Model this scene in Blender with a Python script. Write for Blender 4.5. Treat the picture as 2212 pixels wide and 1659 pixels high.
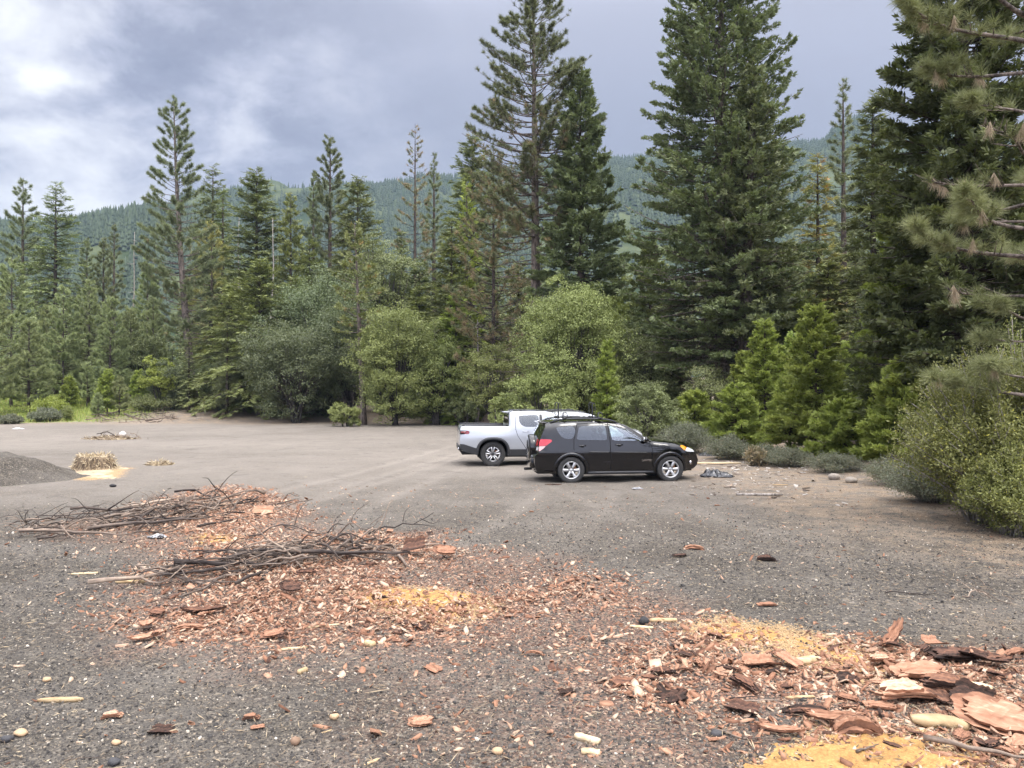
import bpy, bmesh, math
import numpy as np
from mathutils import Vector, Matrix
from mathutils.geometry import delaunay_2d_cdt

for _o in list(bpy.data.objects):
    bpy.data.objects.remove(_o)
SC = bpy.context.scene
COL = SC.collection
R = math.radians
PI = math.pi

# ------------------------------------------------------------------ camera
CAM_H, FPX, HZ = 2.42, 1659.0, 847.0      # eye height, focal length and horizon row in a 2212 px wide view
cam_d = bpy.data.cameras.new('camera')
cam_d.sensor_width = 36.0
cam_d.lens = 27.0
cam_d.clip_start = 0.1
cam_d.clip_end = 9000
cam = bpy.data.objects.new('camera', cam_d)
cam.location = (0, 0, CAM_H)
cam.rotation_euler = (R(90.6), 0, 0)
COL.objects.link(cam)
SC.camera = cam

# ------------------------------------------------------------------ world, sun, exposure
SUN_EL, SUN_AZ = 58.0, 140.0              # degrees; azimuth clockwise from +Y (sun behind right)
W = bpy.data.worlds.new('World')
SC.world = W
W.use_nodes = True
nt = W.node_tree
nt.nodes.clear()
N = nt.nodes.new
L = nt.links.new


def mth(op, a, b=None, c=None, clamp=False, tree=None):
    t = tree or nt
    n = t.nodes.new('ShaderNodeMath')
    n.operation = op
    n.use_clamp = clamp
    for i, v in enumerate((a, b, c)):
        if v is None:
            continue
        if isinstance(v, (int, float)):
            n.inputs[i].default_value = v
        else:
            t.links.new(v, n.inputs[i])
    return n.outputs[0]


def mixc(fac, a, b, tree=None, mode='MIX'):
    t = tree or nt
    n = t.nodes.new('ShaderNodeMix')
    n.data_type = 'RGBA'
    n.blend_type = mode
    for s, v in ((n.inputs[0], fac), (n.inputs[6], a), (n.inputs[7], b)):
        if isinstance(v, (int, float)):
            s.default_value = v
        elif isinstance(v, tuple):
            s.default_value = (v[0], v[1], v[2], 1)
        else:
            t.links.new(v, s)
    return n.outputs[2]


def sstep(x, lo, hi, tree=None):
    t = tree or nt
    n = t.nodes.new('ShaderNodeMapRange')
    n.interpolation_type = 'SMOOTHSTEP'
    t.links.new(x, n.inputs[0])
    n.inputs[1].default_value = lo
    n.inputs[2].default_value = hi
    return n.outputs[0]


def noise(vec, scale, detail=4, rough=0.5, tree=None, dist=0.0, out=0):
    t = tree or nt
    n = t.nodes.new('ShaderNodeTexNoise')
    n.inputs['Scale'].default_value = scale
    n.inputs['Detail'].default_value = detail
    n.inputs['Roughness'].default_value = rough
    n.inputs['Distortion'].default_value = dist
    if vec is not None:
        t.links.new(vec, n.inputs['Vector'])
    return n.outputs[out]


sky = N('ShaderNodeTexSky')
sky.sky_type = 'NISHITA'
sky.sun_disc = False
sky.sun_elevation = R(SUN_EL)
sky.sun_rotation = R(SUN_AZ)
tc = N('ShaderNodeTexCoord')
sep = N('ShaderNodeSeparateXYZ')
L(tc.outputs['Generated'], sep.inputs[0])
dx, dy, dz = sep.outputs
zc = mth('ADD', mth('MAXIMUM', dz, 0.0), 0.36)
cmb = N('ShaderNodeCombineXYZ')
L(mth('DIVIDE', dx, zc), cmb.inputs[0])
L(mth('DIVIDE', dy, zc), cmb.inputs[1])
cmb.inputs[2].default_value = 3.7
cvec = cmb.outputs[0]
n1 = noise(cvec, 1.25, 7, 0.55, dist=0.35)
n2 = noise(cvec, 3.4, 6, 0.55, dist=0.25)
dyp = mth('MAXIMUM', dy, 0.05)
az = mth('DIVIDE', dx, dyp)
elv = mth('DIVIDE', dz, dyp)
wn = N('ShaderNodeTexNoise')
wn.inputs['Scale'].default_value = 2.4
wn.inputs['Detail'].default_value = 7
wn.inputs['Roughness'].default_value = 0.6
L(cvec, wn.inputs['Vector'])
wsep = N('ShaderNodeSeparateColor')
L(wn.outputs['Color'], wsep.inputs[0])
wa = mth('ADD', az, mth('MULTIPLY', mth('SUBTRACT', wsep.outputs[0], 0.5), 0.34))
we = mth('ADD', elv, mth('MULTIPLY', mth('SUBTRACT', wsep.outputs[1], 0.5), 0.17))
left = mth('SUBTRACT', 1.0, sstep(az, -0.45, 0.02))            # broken cloud lies on the left of the view
n4 = noise(cvec, 9.0, 6, 0.6, dist=0.3)
cl = mth('ADD', mth('MULTIPLY', n1, 0.85), mth('MULTIPLY', n2, 1.0))
cl = mth('SUBTRACT', mth('ADD', cl, mth('MULTIPLY', n4, 0.45)), 0.68)
# banks of cloud: azimuth, elevation, extents (as tangents) and how much lighter or darker
for a0, e0, ra, re, am in ((-.61, .415, .07, .022, .34), (-.60, .485, .13, .035, .16), (-.46, .470, .17, .045, -.13), (-.36, .500, .10, .03, -.10), (-.63, .385, .10, .018, -.10),
                           (-.50, .400, .12, .04, -.12), (-.54, .350, .10, .028, .15), (-.64, .345, .06, .02, .10), (-.62, .300, .07, .02, -.08), (-.36, .330, .055, .028, .20),
                           (-.40, .390, .09, .03, .08), (-.52, .235, .12, .03, .17), (-.66, .240, .08, .03, .14), (-.40, .275, .12, .04, -.06), (-.20, .38, .16, .10, -.05)):
    qa = mth('DIVIDE', mth('SUBTRACT', wa, a0), ra)
    qe = mth('DIVIDE', mth('SUBTRACT', we, e0), re)
    g_ = mth('POWER', 2.718, mth('MULTIPLY', mth('ADD', mth('MULTIPLY', qa, qa), mth('MULTIPLY', qe, qe)), -1.0))
    cl = mth('ADD', cl, mth('MULTIPLY', g_, am))
ramp = N('ShaderNodeValToRGB')
el = ramp.color_ramp.elements
el[0].position, el[0].color = 0.28, (3.2, 3.4, 4.5, 1)
el[1].position, el[1].color = 0.86, (13.0, 13.0, 13.2, 1)
for p, c in ((0.40, (4.1, 4.3, 5.5, 1)), (0.50, (5.9, 6.1, 7.4, 1)), (0.62, (8.6, 8.7, 9.6, 1))):
    e = el.new(p)
    e.color = c
L(cl, ramp.inputs[0])
n3 = noise(cvec, 0.5, 4, 0.45)
smooth_c = mixc(sstep(n3, 0.3, 0.7), (4.3, 4.5, 5.6), (5.3, 5.5, 6.55))
smooth_c = mixc(sstep(elv, 0.30, 0.52), smooth_c, (5.8, 6.0, 7.3))
ccol = mixc(left, smooth_c, ramp.outputs[0])
# an overcast dome is brighter overhead and round the hidden sun behind the camera
up = sstep(dz, 0.42, 0.95)
back = sstep(mth('MULTIPLY', dy, -1.0), -0.1, 0.9)
gain = mth('ADD', mth('ADD', 0.82, mth('MULTIPLY', up, 7.2)), mth('MULTIPLY', back, 2.8))
vm = N('ShaderNodeVectorMath')
vm.operation = 'SCALE'
L(ccol, vm.inputs[0])
L(gain, vm.inputs['Scale'])
warm = mixc(sstep(dz, 0.35, 0.75), (1, 1, 1), (1.0, 0.955, 0.83))
cfin = mixc(1.0, vm.outputs[0], warm, mode='MULTIPLY')
wcol = mixc(0.93, sky.outputs[0], cfin)
bg = N('ShaderNodeBackground')
bg.inputs['Strength'].default_value = 0.1
L(wcol, bg.inputs['Color'])
wo = N('ShaderNodeOutputWorld')
L(bg.outputs[0], wo.inputs['Surface'])

sun_d = bpy.data.lights.new('sun', 'SUN')
sun_d.energy = 1.9
sun_d.angle = R(22)
sun_d.color = (1.0, 0.95, 0.87)
sun = bpy.data.objects.new('sun', sun_d)
_a, _e = R(SUN_AZ), R(SUN_EL)
sun_dir = Vector((math.sin(_a) * math.cos(_e), math.cos(_a) * math.cos(_e), math.sin(_e)))
sun.rotation_euler = (-sun_dir).to_track_quat('-Z', 'Y').to_euler()
sun.location = sun_dir * 60
COL.objects.link(sun)

SC.view_settings.view_transform = 'Standard'
SC.view_settings.look = 'None'
SC.view_settings.exposure = 0.40
SC.view_settings.gamma = 1.0
cy = SC.cycles
SC.render.engine = 'CYCLES'
cy.use_denoising = True
cy.use_adaptive_sampling = True
cy.adaptive_threshold = 0.025
cy.max_bounces = 6
cy.diffuse_bounces = 3
cy.glossy_bounces = 2
cy.transmission_bounces = 6
cy.transparent_max_bounces = 12
cy.volume_bounces = 0
cy.caustics_reflective = False
cy.caustics_refractive = False

# ------------------------------------------------------------------ helpers: names, tags, meshes


def tag(o, label=None, cat=None, group=None, kind=None):
    if label:
        o['label'] = label
    if cat:
        o['category'] = cat
    if group:
        o['group'] = group
    if kind:
        o['kind'] = kind
    return o


def empty(name, loc=(0, 0, 0), rz=0.0):
    o = bpy.data.objects.new(name, None)
    o.empty_display_size = 0.3
    o.location = loc
    o.rotation_euler = (0, 0, rz)
    COL.objects.link(o)
    return o


def link(name, me, parent=None):
    o = bpy.data.objects.new(name, me)
    COL.objects.link(o)
    if parent is not None:
        o.parent = parent
    return o


def mesh_np(name, V, F, mats, attrs=None, smooth=False, midx=None):
    """V (n,3); F list of integer arrays (m,k), k = 3 or 4."""
    me = bpy.data.meshes.new(name)
    V = np.ascontiguousarray(V, dtype=np.float32)
    if not isinstance(F, (list, tuple)):
        F = [F]
    F = [np.asarray(f, dtype=np.int32) for f in F if len(f)]
    me.vertices.add(len(V))
    me.vertices.foreach_set('co', V.ravel())
    loops = np.concatenate([f.ravel() for f in F])
    tot = np.concatenate([np.full(len(f), f.shape[1], np.int32) for f in F])
    st = np.concatenate(([0], np.cumsum(tot)[:-1])).astype(np.int32)
    me.loops.add(len(loops))
    me.loops.foreach_set('vertex_index', loops)
    me.polygons.add(len(tot))
    me.polygons.foreach_set('loop_start', st)
    me.polygons.foreach_set('loop_total', tot)
    if smooth:
        me.polygons.foreach_set('use_smooth', np.ones(len(tot), dtype=bool))
    if not isinstance(mats, (list, tuple)):
        mats = [mats]
    for m in mats:
        me.materials.append(m)
    if midx is not None:
        me.polygons.foreach_set('material_index', np.asarray(midx, dtype=np.int32))
    for k, a in (attrs or {}).items():
        a = np.ascontiguousarray(a, dtype=np.float32)
        if a.ndim == 1:
            at_ = me.attributes.new(k, 'FLOAT', 'POINT')
            at_.data.foreach_set('value', a)
        else:
            at_ = me.attributes.new(k, 'FLOAT_COLOR', 'POINT')
            if a.shape[1] == 3:
                a = np.hstack([a, np.ones((len(a), 1), np.float32)])
            at_.data.foreach_set('color', np.ascontiguousarray(a).ravel())
    me.update(calc_edges=True)
    return me


class Geo:
    """collects numpy pieces into one mesh"""

    def __init__(s):
        s.V, s.F, s.M, s.A, s.n = [], [], [], [], 0

    def add(s, V, F, m=0, a=None):
        V = np.asarray(V, dtype=np.float32).reshape(-1, 3)
        fs = F if isinstance(F, list) else [F]
        for f in fs:
            f = np.asarray(f, dtype=np.int32)
            if len(f):
                s.F.append(f + s.n)
                s.M.append(np.full(len(f), m, np.int32))
        s.V.append(V)
        if a is None:
            a = np.full(len(V), 0.5, np.float32)
        s.A.append(np.asarray(a, np.float32))
        s.n += len(V)
        return s

    def mesh(s, name, mats, smooth=False):
        return mesh_np(name, np.concatenate(s.V), s.F, mats, {'tint': np.concatenate(s.A)}, smooth, np.concatenate(s.M))

    def obj(s, name, mats, parent=None, smooth=False):
        return link(name, s.mesh(name, mats, smooth), parent)


def nrm(v):
    return v / np.maximum(np.linalg.norm(v, axis=-1, keepdims=True), 1e-9)


def tubes(P, Rr, ns=5, cap=True):
    """P (B,K,3) polylines, Rr (B,K) radii -> verts, [quads, caps]"""
    P = np.asarray(P, float)
    if P.ndim == 2:
        P = P[None]
    Rr = np.broadcast_to(np.asarray(Rr, float), P.shape[:2])
    B, K, _ = P.shape
    T = np.gradient(P, axis=1)
    T = nrm(T)
    ax_i = np.argmin(np.abs(T).max(1), -1)                # the world axis the path never runs along
    ref = np.eye(3)[ax_i][:, None]
    U = nrm(np.cross(T, np.broadcast_to(ref, T.shape)))
    Vv = np.cross(T, U)
    a = np.arange(ns) / ns * 2 * PI
    ring = (U[:, :, None] * np.cos(a)[:, None] + Vv[:, :, None] * np.sin(a)[:, None]) * Rr[:, :, None, None] + P[:, :, None]
    V = ring.reshape(-1, 3)
    idx = np.arange(B * K * ns).reshape(B, K, ns)
    q = np.stack([idx[:, :-1], np.roll(idx, -1, 2)[:, :-1], np.roll(idx, -1, 2)[:, 1:], idx[:, 1:]], -1).reshape(-1, 4)
    F = [q]
    if cap and ns in (3, 4):
        F += [idx[:, 0, ::-1], idx[:, -1]]
    elif cap:
        for e, s in ((0, -1), (K - 1, 1)):
            f = idx[:, e]
            tri = np.stack([np.repeat(f[:, :1], ns - 2, 1), f[:, 1:-1], f[:, 2:]], -1).reshape(-1, 3)
            F.append(tri if s > 0 else tri[:, ::-1])
    return V, F


def boxv(x0, x1, y0, y1, z0, z1):
    V = np.array([(x, y, z) for z in (z0, z1) for y in (y0, y1) for x in (x0, x1)], float)
    F = np.array([(0, 2, 3, 1), (4, 5, 7, 6), (0, 1, 5, 4), (2, 6, 7, 3), (0, 4, 6, 2), (1, 3, 7, 5)])
    return V, F


def lathe(prof, n=32, axis='y'):
    """profile list of (r, t); revolve about y"""
    p = np.array(prof, float)
    a = np.arange(n) / n * 2 * PI
    V = np.stack([p[:, 0][:, None] * np.cos(a), np.repeat(p[:, 1][:, None], n, 1), p[:, 0][:, None] * np.sin(a)], -1)
    idx = np.arange(len(p) * n).reshape(len(p), n)
    q = np.stack([idx[:-1], np.roll(idx, -1, 1)[:-1], np.roll(idx, -1, 1)[1:], idx[1:]], -1).reshape(-1, 4)
    return V.reshape(-1, 3), q


def hash2(i, j, s):
    h = (i.astype(np.int64) * 374761393 + j.astype(np.int64) * 668265263 + s * 974711) & 0xFFFFFFFF
    h = ((h ^ (h >> 13)) * 1274126177) & 0xFFFFFFFF
    return ((h ^ (h >> 16)) & 0xFFFF) / 65535.0


def vnoise(x, y, sc, seed=0):
    x = np.asarray(x, float) / sc
    y = np.asarray(y, float) / sc
    i, j = np.floor(x), np.floor(y)
    fx, fy = x - i, y - j
    fx = fx * fx * (3 - 2 * fx)
    fy = fy * fy * (3 - 2 * fy)
    a, b = hash2(i, j, seed), hash2(i + 1, j, seed)
    c, d = hash2(i, j + 1, seed), hash2(i + 1, j + 1, seed)
    return (a * (1 - fx) + b * fx) * (1 - fy) + (c * (1 - fx) + d * fx) * fy


def fbm(x, y, sc, seed=0, o=3):
    t, w, s = 0, 0, 1.0
    for k in range(o):
        t = t + s * vnoise(x, y, sc * 0.5 ** k, seed + k)
        w += s
        s *= 0.5
    return t / w


def ss(x, a, b):
    t = np.clip((np.asarray(x, float) - a) / (b - a), 0, 1)
    return t * t * (3 - 2 * t)


def gpt(u, v):                       # a spot of the flat clearing
    d = CAM_H * FPX / (v - HZ)
    return ((u - 1106) / FPX * d, d)


def at(u, d):
    return (u - 1106) / FPX * d


def poly_dist(px, py, poly):
    """signed distance, positive inside"""
    poly = np.asarray(poly, float)
    inside = np.zeros(px.shape, bool)
    dist = np.full(px.shape, 1e9)
    n = len(poly)
    for i in range(n):
        x0, y0 = poly[i]
        x1, y1 = poly[(i + 1) % n]
        c = ((y0 > py) != (y1 > py)) & (px < (x1 - x0) * (py - y0) / ((y1 - y0) or 1e-9) + x0)
        inside ^= c
        ex, ey = x1 - x0, y1 - y0
        t = np.clip(((px - x0) * ex + (py - y0) * ey) / (ex * ex + ey * ey + 1e-12), 0, 1)
        dist = np.minimum(dist, np.hypot(px - x0 - t * ex, py - y0 - t * ey))
    return np.where(inside, dist, -dist)


def gz(x, y):
    x = np.asarray(x, float)
    y = np.asarray(y, float)
    s = y - 58 + 0.05 * np.minimum(x, 0)
    rise = 0.066 * np.maximum(s, 0) * ss(s, -1, 8)
    rise = np.where(rise > 3.0, 3.0 + (rise - 3.0) * 0.35, rise)
    bank = 0.35 * ss(x, 8.5, 13) * ss(y, 6, 12)
    und = (fbm(x, y, 9.0, 3) - 0.5) * 0.10 * ss(np.abs(y - 22), 3, 12) + (vnoise(x, y, 1.3, 8) - 0.5) * 0.03
    near = (vnoise(x, y, 0.35, 5) - 0.5) * 0.018
    return rise + bank + und + near


# ------------------------------------------------------------------ materials
def new_mat(name):
    m = bpy.data.materials.new(name)
    m.use_nodes = True
    t = m.node_tree
    b = t.nodes['Principled BSDF']
    return m, t, b


def plain(name, col, rough=0.6, metal=0.0, spec=0.5, coat=0.0, var=0.0, vs=8.0, bump=0.0, bs=40.0):
    m, t, b = new_mat(name)
    b.inputs['Base Color'].default_value = (*col, 1)
    b.inputs['Roughness'].default_value = rough
    b.inputs['Metallic'].default_value = metal
    b.inputs['Specular IOR Level'].default_value = spec
    b.inputs['Coat Weight'].default_value = coat
    b.inputs['Coat Roughness'].default_value = 0.04
    tcn = t.nodes.new('ShaderNodeTexCoord')
    if var:
        n = noise(tcn.outputs['Object'], vs, 5, 0.6, tree=t)
        c = mixc(n, tuple(x * (1 - var) for x in col), tuple(min(1, x * (1 + var)) for x in col), tree=t)
        t.links.new(c, b.inputs['Base Color'])
    if bump:
        n = noise(tcn.outputs['Object'], bs, 4, 0.6, tree=t)
        bn = t.nodes.new('ShaderNodeBump')
        bn.inputs['Strength'].default_value = bump
        bn.inputs['Distance'].default_value = 0.02
        t.links.new(n, bn.inputs['Height'])
        t.links.new(bn.outputs[0], b.inputs['Normal'])
    return m


def leaf_mat(name, dark, light, brown=(0.22, 0.12, 0.06), trans=0.21, rough=0.55, vary=0.12):
    m, t, b = new_mat(name)
    a = t.nodes.new('ShaderNodeAttribute')
    a.attribute_name = 'tint'
    br = t.nodes.new('ShaderNodeAttribute')
    br.attribute_name = 'brown'
    oi = t.nodes.new('ShaderNodeObjectInfo')
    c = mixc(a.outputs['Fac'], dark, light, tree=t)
    hs = t.nodes.new('ShaderNodeHueSaturation')
    t.links.new(mth('ADD', 0.5 - vary * 0.16, mth('MULTIPLY', oi.outputs['Random'], vary * 0.20, tree=t), tree=t), hs.inputs['Hue'])
    t.links.new(mth('ADD', 1 - vary, mth('MULTIPLY', oi.outputs['Random'], 2 * vary, tree=t), tree=t), hs.inputs['Value'])
    t.links.new(c, hs.inputs['Color'])
    c = mixc(br.outputs['Fac'], hs.outputs[0], brown, tree=t)
    t.links.new(c, b.inputs['Base Color'])
    b.inputs['Roughness'].default_value = rough
    b.inputs['Specular IOR Level'].default_value = 0.35
    tr = t.nodes.new('ShaderNodeBsdfTranslucent')
    t.links.new(mixc(0.35, c, (0.25, 0.32, 0.04), tree=t), tr.inputs['Color'])
    ms = t.nodes.new('ShaderNodeMixShader')
    ms.inputs[0].default_value = trans
    t.links.new(b.outputs[0], ms.inputs[1])
    t.links.new(tr.outputs[0], ms.inputs[2])
    t.links.new(ms.outputs[0], t.nodes['Material Output'].inputs['Surface'])
    return m


def bark_mat(name, c0, c1, scale=9.0, stretch=0.25, bump=0.9):
    m, t, b = new_mat(name)
    tcn = t.nodes.new('ShaderNodeTexCoord')
    mp = t.nodes.new('ShaderNodeMapping')
    mp.inputs['Scale'].default_value = (1, 1, stretch)
    t.links.new(tcn.outputs['Object'], mp.inputs[0])
    n = noise(mp.outputs[0], scale, 6, 0.65, tree=t, dist=0.6)
    f = sstep(n, 0.35, 0.66, tree=t)
    t.links.new(mixc(f, c0, c1, tree=t), b.inputs['Base Color'])
    b.inputs['Roughness'].default_value = 0.85
    b.inputs['Specular IOR Level'].default_value = 0.2
    bn = t.nodes.new('ShaderNodeBump')
    bn.inputs['Strength'].default_value = bump
    bn.inputs['Distance'].default_value = 0.04
    t.links.new(n, bn.inputs['Height'])
    t.links.new(bn.outputs[0], b.inputs['Normal'])
    return m


def tint_mat(name, stops, rough=0.85, bump=0.5, bs=60.0, rnd=0.35, var=0.35, stretch=1.0):
    """colour picked along stops by the tint attribute plus a per-object random"""
    m, t, b = new_mat(name)
    a = t.nodes.new('ShaderNodeAttribute')
    a.attribute_name = 'tint'
    oi = t.nodes.new('ShaderNodeObjectInfo')
    tcn = t.nodes.new('ShaderNodeTexCoord')
    mp = t.nodes.new('ShaderNodeMapping')
    mp.inputs['Scale'].default_value = (stretch, 1, 1)
    t.links.new(tcn.outputs['Object'], mp.inputs[0])
    n = noise(mp.outputs[0], bs, 5, 0.65, tree=t)
    f = mth('ADD', a.outputs['Fac'], mth('MULTIPLY', mth('SUBTRACT', oi.outputs['Random'], 0.5, tree=t), rnd, tree=t), tree=t)
    f = mth('ADD', f, mth('MULTIPLY', mth('SUBTRACT', n, 0.5, tree=t), var, tree=t), clamp=True, tree=t)
    rp = t.nodes.new('ShaderNodeValToRGB')
    e = rp.color_ramp.elements
    e[0].position, e[0].color = stops[0][0], (*stops[0][1], 1)
    e[1].position, e[1].color = stops[-1][0], (*stops[-1][1], 1)
    for p, c in stops[1:-1]:
        x = e.new(p)
        x.color = (*c, 1)
    t.links.new(f, rp.inputs[0])
    t.links.new(rp.outputs[0], b.inputs['Base Color'])
    b.inputs['Roughness'].default_value = rough
    b.inputs['Specular IOR Level'].default_value = 0.25
    bn = t.nodes.new('ShaderNodeBump')
    bn.inputs['Strength'].default_value = bump
    bn.inputs['Distance'].default_value = 0.01
    t.links.new(n, bn.inputs['Height'])
    t.links.new(bn.outputs[0], b.inputs['Normal'])
    return m


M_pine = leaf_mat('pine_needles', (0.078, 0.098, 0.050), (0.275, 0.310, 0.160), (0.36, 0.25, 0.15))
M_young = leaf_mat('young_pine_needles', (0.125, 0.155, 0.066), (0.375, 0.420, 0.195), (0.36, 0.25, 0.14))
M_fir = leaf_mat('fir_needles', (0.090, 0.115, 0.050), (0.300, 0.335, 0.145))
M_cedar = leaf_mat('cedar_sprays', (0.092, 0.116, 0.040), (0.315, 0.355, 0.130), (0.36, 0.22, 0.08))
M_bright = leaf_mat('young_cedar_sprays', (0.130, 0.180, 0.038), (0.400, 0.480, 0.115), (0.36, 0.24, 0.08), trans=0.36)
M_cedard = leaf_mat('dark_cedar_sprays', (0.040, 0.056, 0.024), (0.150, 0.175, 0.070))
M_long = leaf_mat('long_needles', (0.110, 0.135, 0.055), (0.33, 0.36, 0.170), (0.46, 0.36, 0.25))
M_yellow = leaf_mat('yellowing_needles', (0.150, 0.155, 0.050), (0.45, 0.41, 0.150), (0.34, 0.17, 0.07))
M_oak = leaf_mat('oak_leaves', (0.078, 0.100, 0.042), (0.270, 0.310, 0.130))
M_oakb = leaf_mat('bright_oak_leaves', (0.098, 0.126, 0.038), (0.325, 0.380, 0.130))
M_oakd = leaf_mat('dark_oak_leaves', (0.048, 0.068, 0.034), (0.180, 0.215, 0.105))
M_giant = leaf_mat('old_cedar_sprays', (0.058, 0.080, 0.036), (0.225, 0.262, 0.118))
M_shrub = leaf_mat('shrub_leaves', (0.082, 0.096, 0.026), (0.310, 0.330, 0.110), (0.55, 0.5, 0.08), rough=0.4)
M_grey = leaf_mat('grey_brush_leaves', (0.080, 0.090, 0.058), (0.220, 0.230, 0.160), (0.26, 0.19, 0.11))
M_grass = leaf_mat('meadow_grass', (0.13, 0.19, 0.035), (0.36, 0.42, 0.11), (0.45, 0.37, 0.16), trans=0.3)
M_trunk = bark_mat('pine_bark', (0.055, 0.046, 0.040), (0.235, 0.190, 0.160))
M_trunkd = bark_mat('dark_bark', (0.028, 0.023, 0.020), (0.115, 0.090, 0.075))
M_dead = bark_mat('weathered_wood', (0.16, 0.14, 0.12), (0.42, 0.38, 0.34), 14)
M_oakbark = bark_mat('oak_bark', (0.030, 0.027, 0.025), (0.12, 0.105, 0.095), 12)
# ------------------------------------------------------------------ zones of the clearing (ground coordinates)
def zone(*uv):
    return np.array([gpt(u, v) for u, v in uv])


Z_BARK = [zone((300, 1235), (420, 1190), (560, 1165), (760, 1150), (930, 1148), (960, 1190), (880, 1235), (960, 1275), (1250, 1235),
               (1400, 1285), (1330, 1330), (1050, 1350), (900, 1385), (620, 1395), (300, 1405), (290, 1330), (360, 1290)),
          zone((330, 1125), (400, 1062), (480, 1050), (570, 1058), (630, 1105), (560, 1150), (430, 1165)),
          zone((1440, 1480), (1500, 1425), (1690, 1385), (1900, 1395), (2300, 1415), (2420, 1660), (2150, 1640), (2000, 1545), (1700, 1545), (1480, 1545))]
Z_SAW = [zone((760, 1275), (860, 1262), (1020, 1275), (1060, 1310), (960, 1350), (880, 1330), (800, 1300)),
         zone((1490, 1340), (1560, 1320), (1700, 1345), (1800, 1375), (1990, 1420), (2020, 1470), (1850, 1470), (1680, 1400), (1540, 1390)),
         zone((1640, 1660), (1700, 1590), (1830, 1555), (2000, 1550), (2120, 1600), (2330, 1670), (2300, 1720), (1600, 1740)),
         zone((420, 1158), (470, 1148), (530, 1156), (500, 1172), (440, 1172)),
         zone((140, 1022), (200, 1006), (280, 1012), (262, 1034), (165, 1036))]
Z_STAIN = [zone((280, 1250), (560, 1170), (960, 1180), (1250, 1225), (1450, 1290), (1500, 1360), (1420, 1440), (1150, 1420), (900, 1420), (560, 1430), (280, 1400)),
           zone((1180, 1330), (1480, 1330), (1500, 1560), (1700, 1659), (1050, 1659)), zone((120, 1130), (620, 1085), (700, 1160), (300, 1190))]
Z_SPARSE = [zone((1290, 1300), (1480, 1300), (1470, 1500), (1380, 1560), (1330, 1440)), zone((820, 1380), (1250, 1360), (1150, 1480), (1100, 1640), (800, 1640)),
            zone((1480, 1545), (1800, 1545), (1750, 1659), (1350, 1659)), zone((100, 1140), (650, 1150), (900, 1200), (400, 1230))]


def zmask(px, py, polys, soft, amp=0.35, seed=11):
    m = np.zeros(np.shape(px))
    w = (fbm(px, py, 0.6, seed, 4) - 0.5) * 2 * amp
    for p in polys:
        m = np.maximum(m, ss(poly_dist(px, py, p) + w, -soft, soft))
    return m


def grid_axis(*segs):
    o = [segs[0][0]]
    for a, b, s in segs:
        k = max(1, int(round((b - a) / s)))
        o += list(np.linspace(a, b, k + 1)[1:])
    return np.array(o)


gxs = grid_axis((-4000, -1200, 700), (-1200, -300, 180), (-300, -80, 22), (-80, -30, 2.2), (-30, -13, 0.45), (-13, 13, 0.1), (13, 30, 0.45), (30, 80, 2.2), (80, 300, 22), (300, 1200, 180), (1200, 4000, 700))
gys = grid_axis((-900, -100, 160), (-100, -20, 10), (-20, 2, 1.5), (2, 17, 0.09), (17, 34, 0.22), (34, 75, 0.7), (75, 130, 4), (130, 400, 30), (400, 4300, 500))
GX, GY = np.meshgrid(gxs, gys)
gxv, gyv = GX.ravel(), GY.ravel()
gzv = gz(gxv, gyv)
near = np.where((np.abs(gxv) < 40) & (gyv > 1) & (gyv < 75))[0]
zb = np.zeros(len(gxv))
zs = np.zeros(len(gxv))
zl = np.zeros(len(gxv))
zb[near] = zmask(gxv[near], gyv[near], Z_BARK, 0.5)
zb[near] = np.maximum(zb[near], 0.40 * zmask(gxv[near], gyv[near], Z_SPARSE, 0.6))
zb[near] = np.maximum(zb[near], 0.72 * zmask(gxv[near], gyv[near], Z_STAIN, 0.8, 0.7, 17))
zs[near] = zmask(gxv[near], gyv[near], Z_SAW, 0.22, 0.3)
zgrass = ss(-gxv - 33, -4, 5) * ss(gyv - 0.12 * gxv - 65 + (fbm(gxv, gyv, 5, 21) - .5) * 5, -1, 2.5)
# tan needle litter under the shrubs on the right and on the bank at the back of the clearing
zl = ss(gxv - 4.6 - 0.0 * gyv + (fbm(gxv, gyv, 2.0, 31) - .5) * 3.5, 0, 3.2) * ss(gyv, 4, 9) * (1 - ss(gyv, 30, 45))
zl = np.maximum(zl, ss(gyv + (fbm(gxv, gyv, 4.0, 33) - .5) * 5 - 57.5, -1.5, 2.5) * (1 - zgrass))
zl = np.maximum(zl, ss(gxv - 4.0, 0, 2) * ss(gyv, 17, 20) * 0.8)
trk = np.zeros(len(gxv))
for tx0, tx1, tyaw in ((-3.2, -1.4, .10), (-.2, 1.6, .22), (1.2, 3.0, -.12), (-6.5, -4.8, .3)):     # faint wheel tracks leading in
    for tx in (tx0, tx1):
        trk = np.maximum(trk, np.exp(-(((gxv - tx - tyaw * (gyv - 20) - 1.2 * np.sin(gyv * .11 + tx0)) / .22) ** 2)))
trk *= ss(gyv, 8, 16) * (1 - ss(gyv, 48, 58)) * (.4 + .9 * fbm(gxv, gyv, 3, 47))
gzv = gzv - .022 * trk
dust = ss(gyv, 9, 26) * (0.65 + 0.7 * (fbm(gxv, gyv, 6.0, 41) - 0.3))
nx, ny = len(gxs), len(gys)
gi = np.arange(nx * ny).reshape(ny, nx)
gq = np.stack([gi[:-1, :-1], gi[:-1, 1:], gi[1:, 1:], gi[1:, :-1]], -1).reshape(-1, 4)

m, t, b = new_mat('gravel_ground')
M_ground = m
tcn = t.nodes.new('ShaderNodeTexCoord')
pos = tcn.outputs['Object']


def attr(t, nme, out='Fac'):
    a = t.nodes.new('ShaderNodeAttribute')
    a.attribute_name = nme
    return a.outputs[out]


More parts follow.
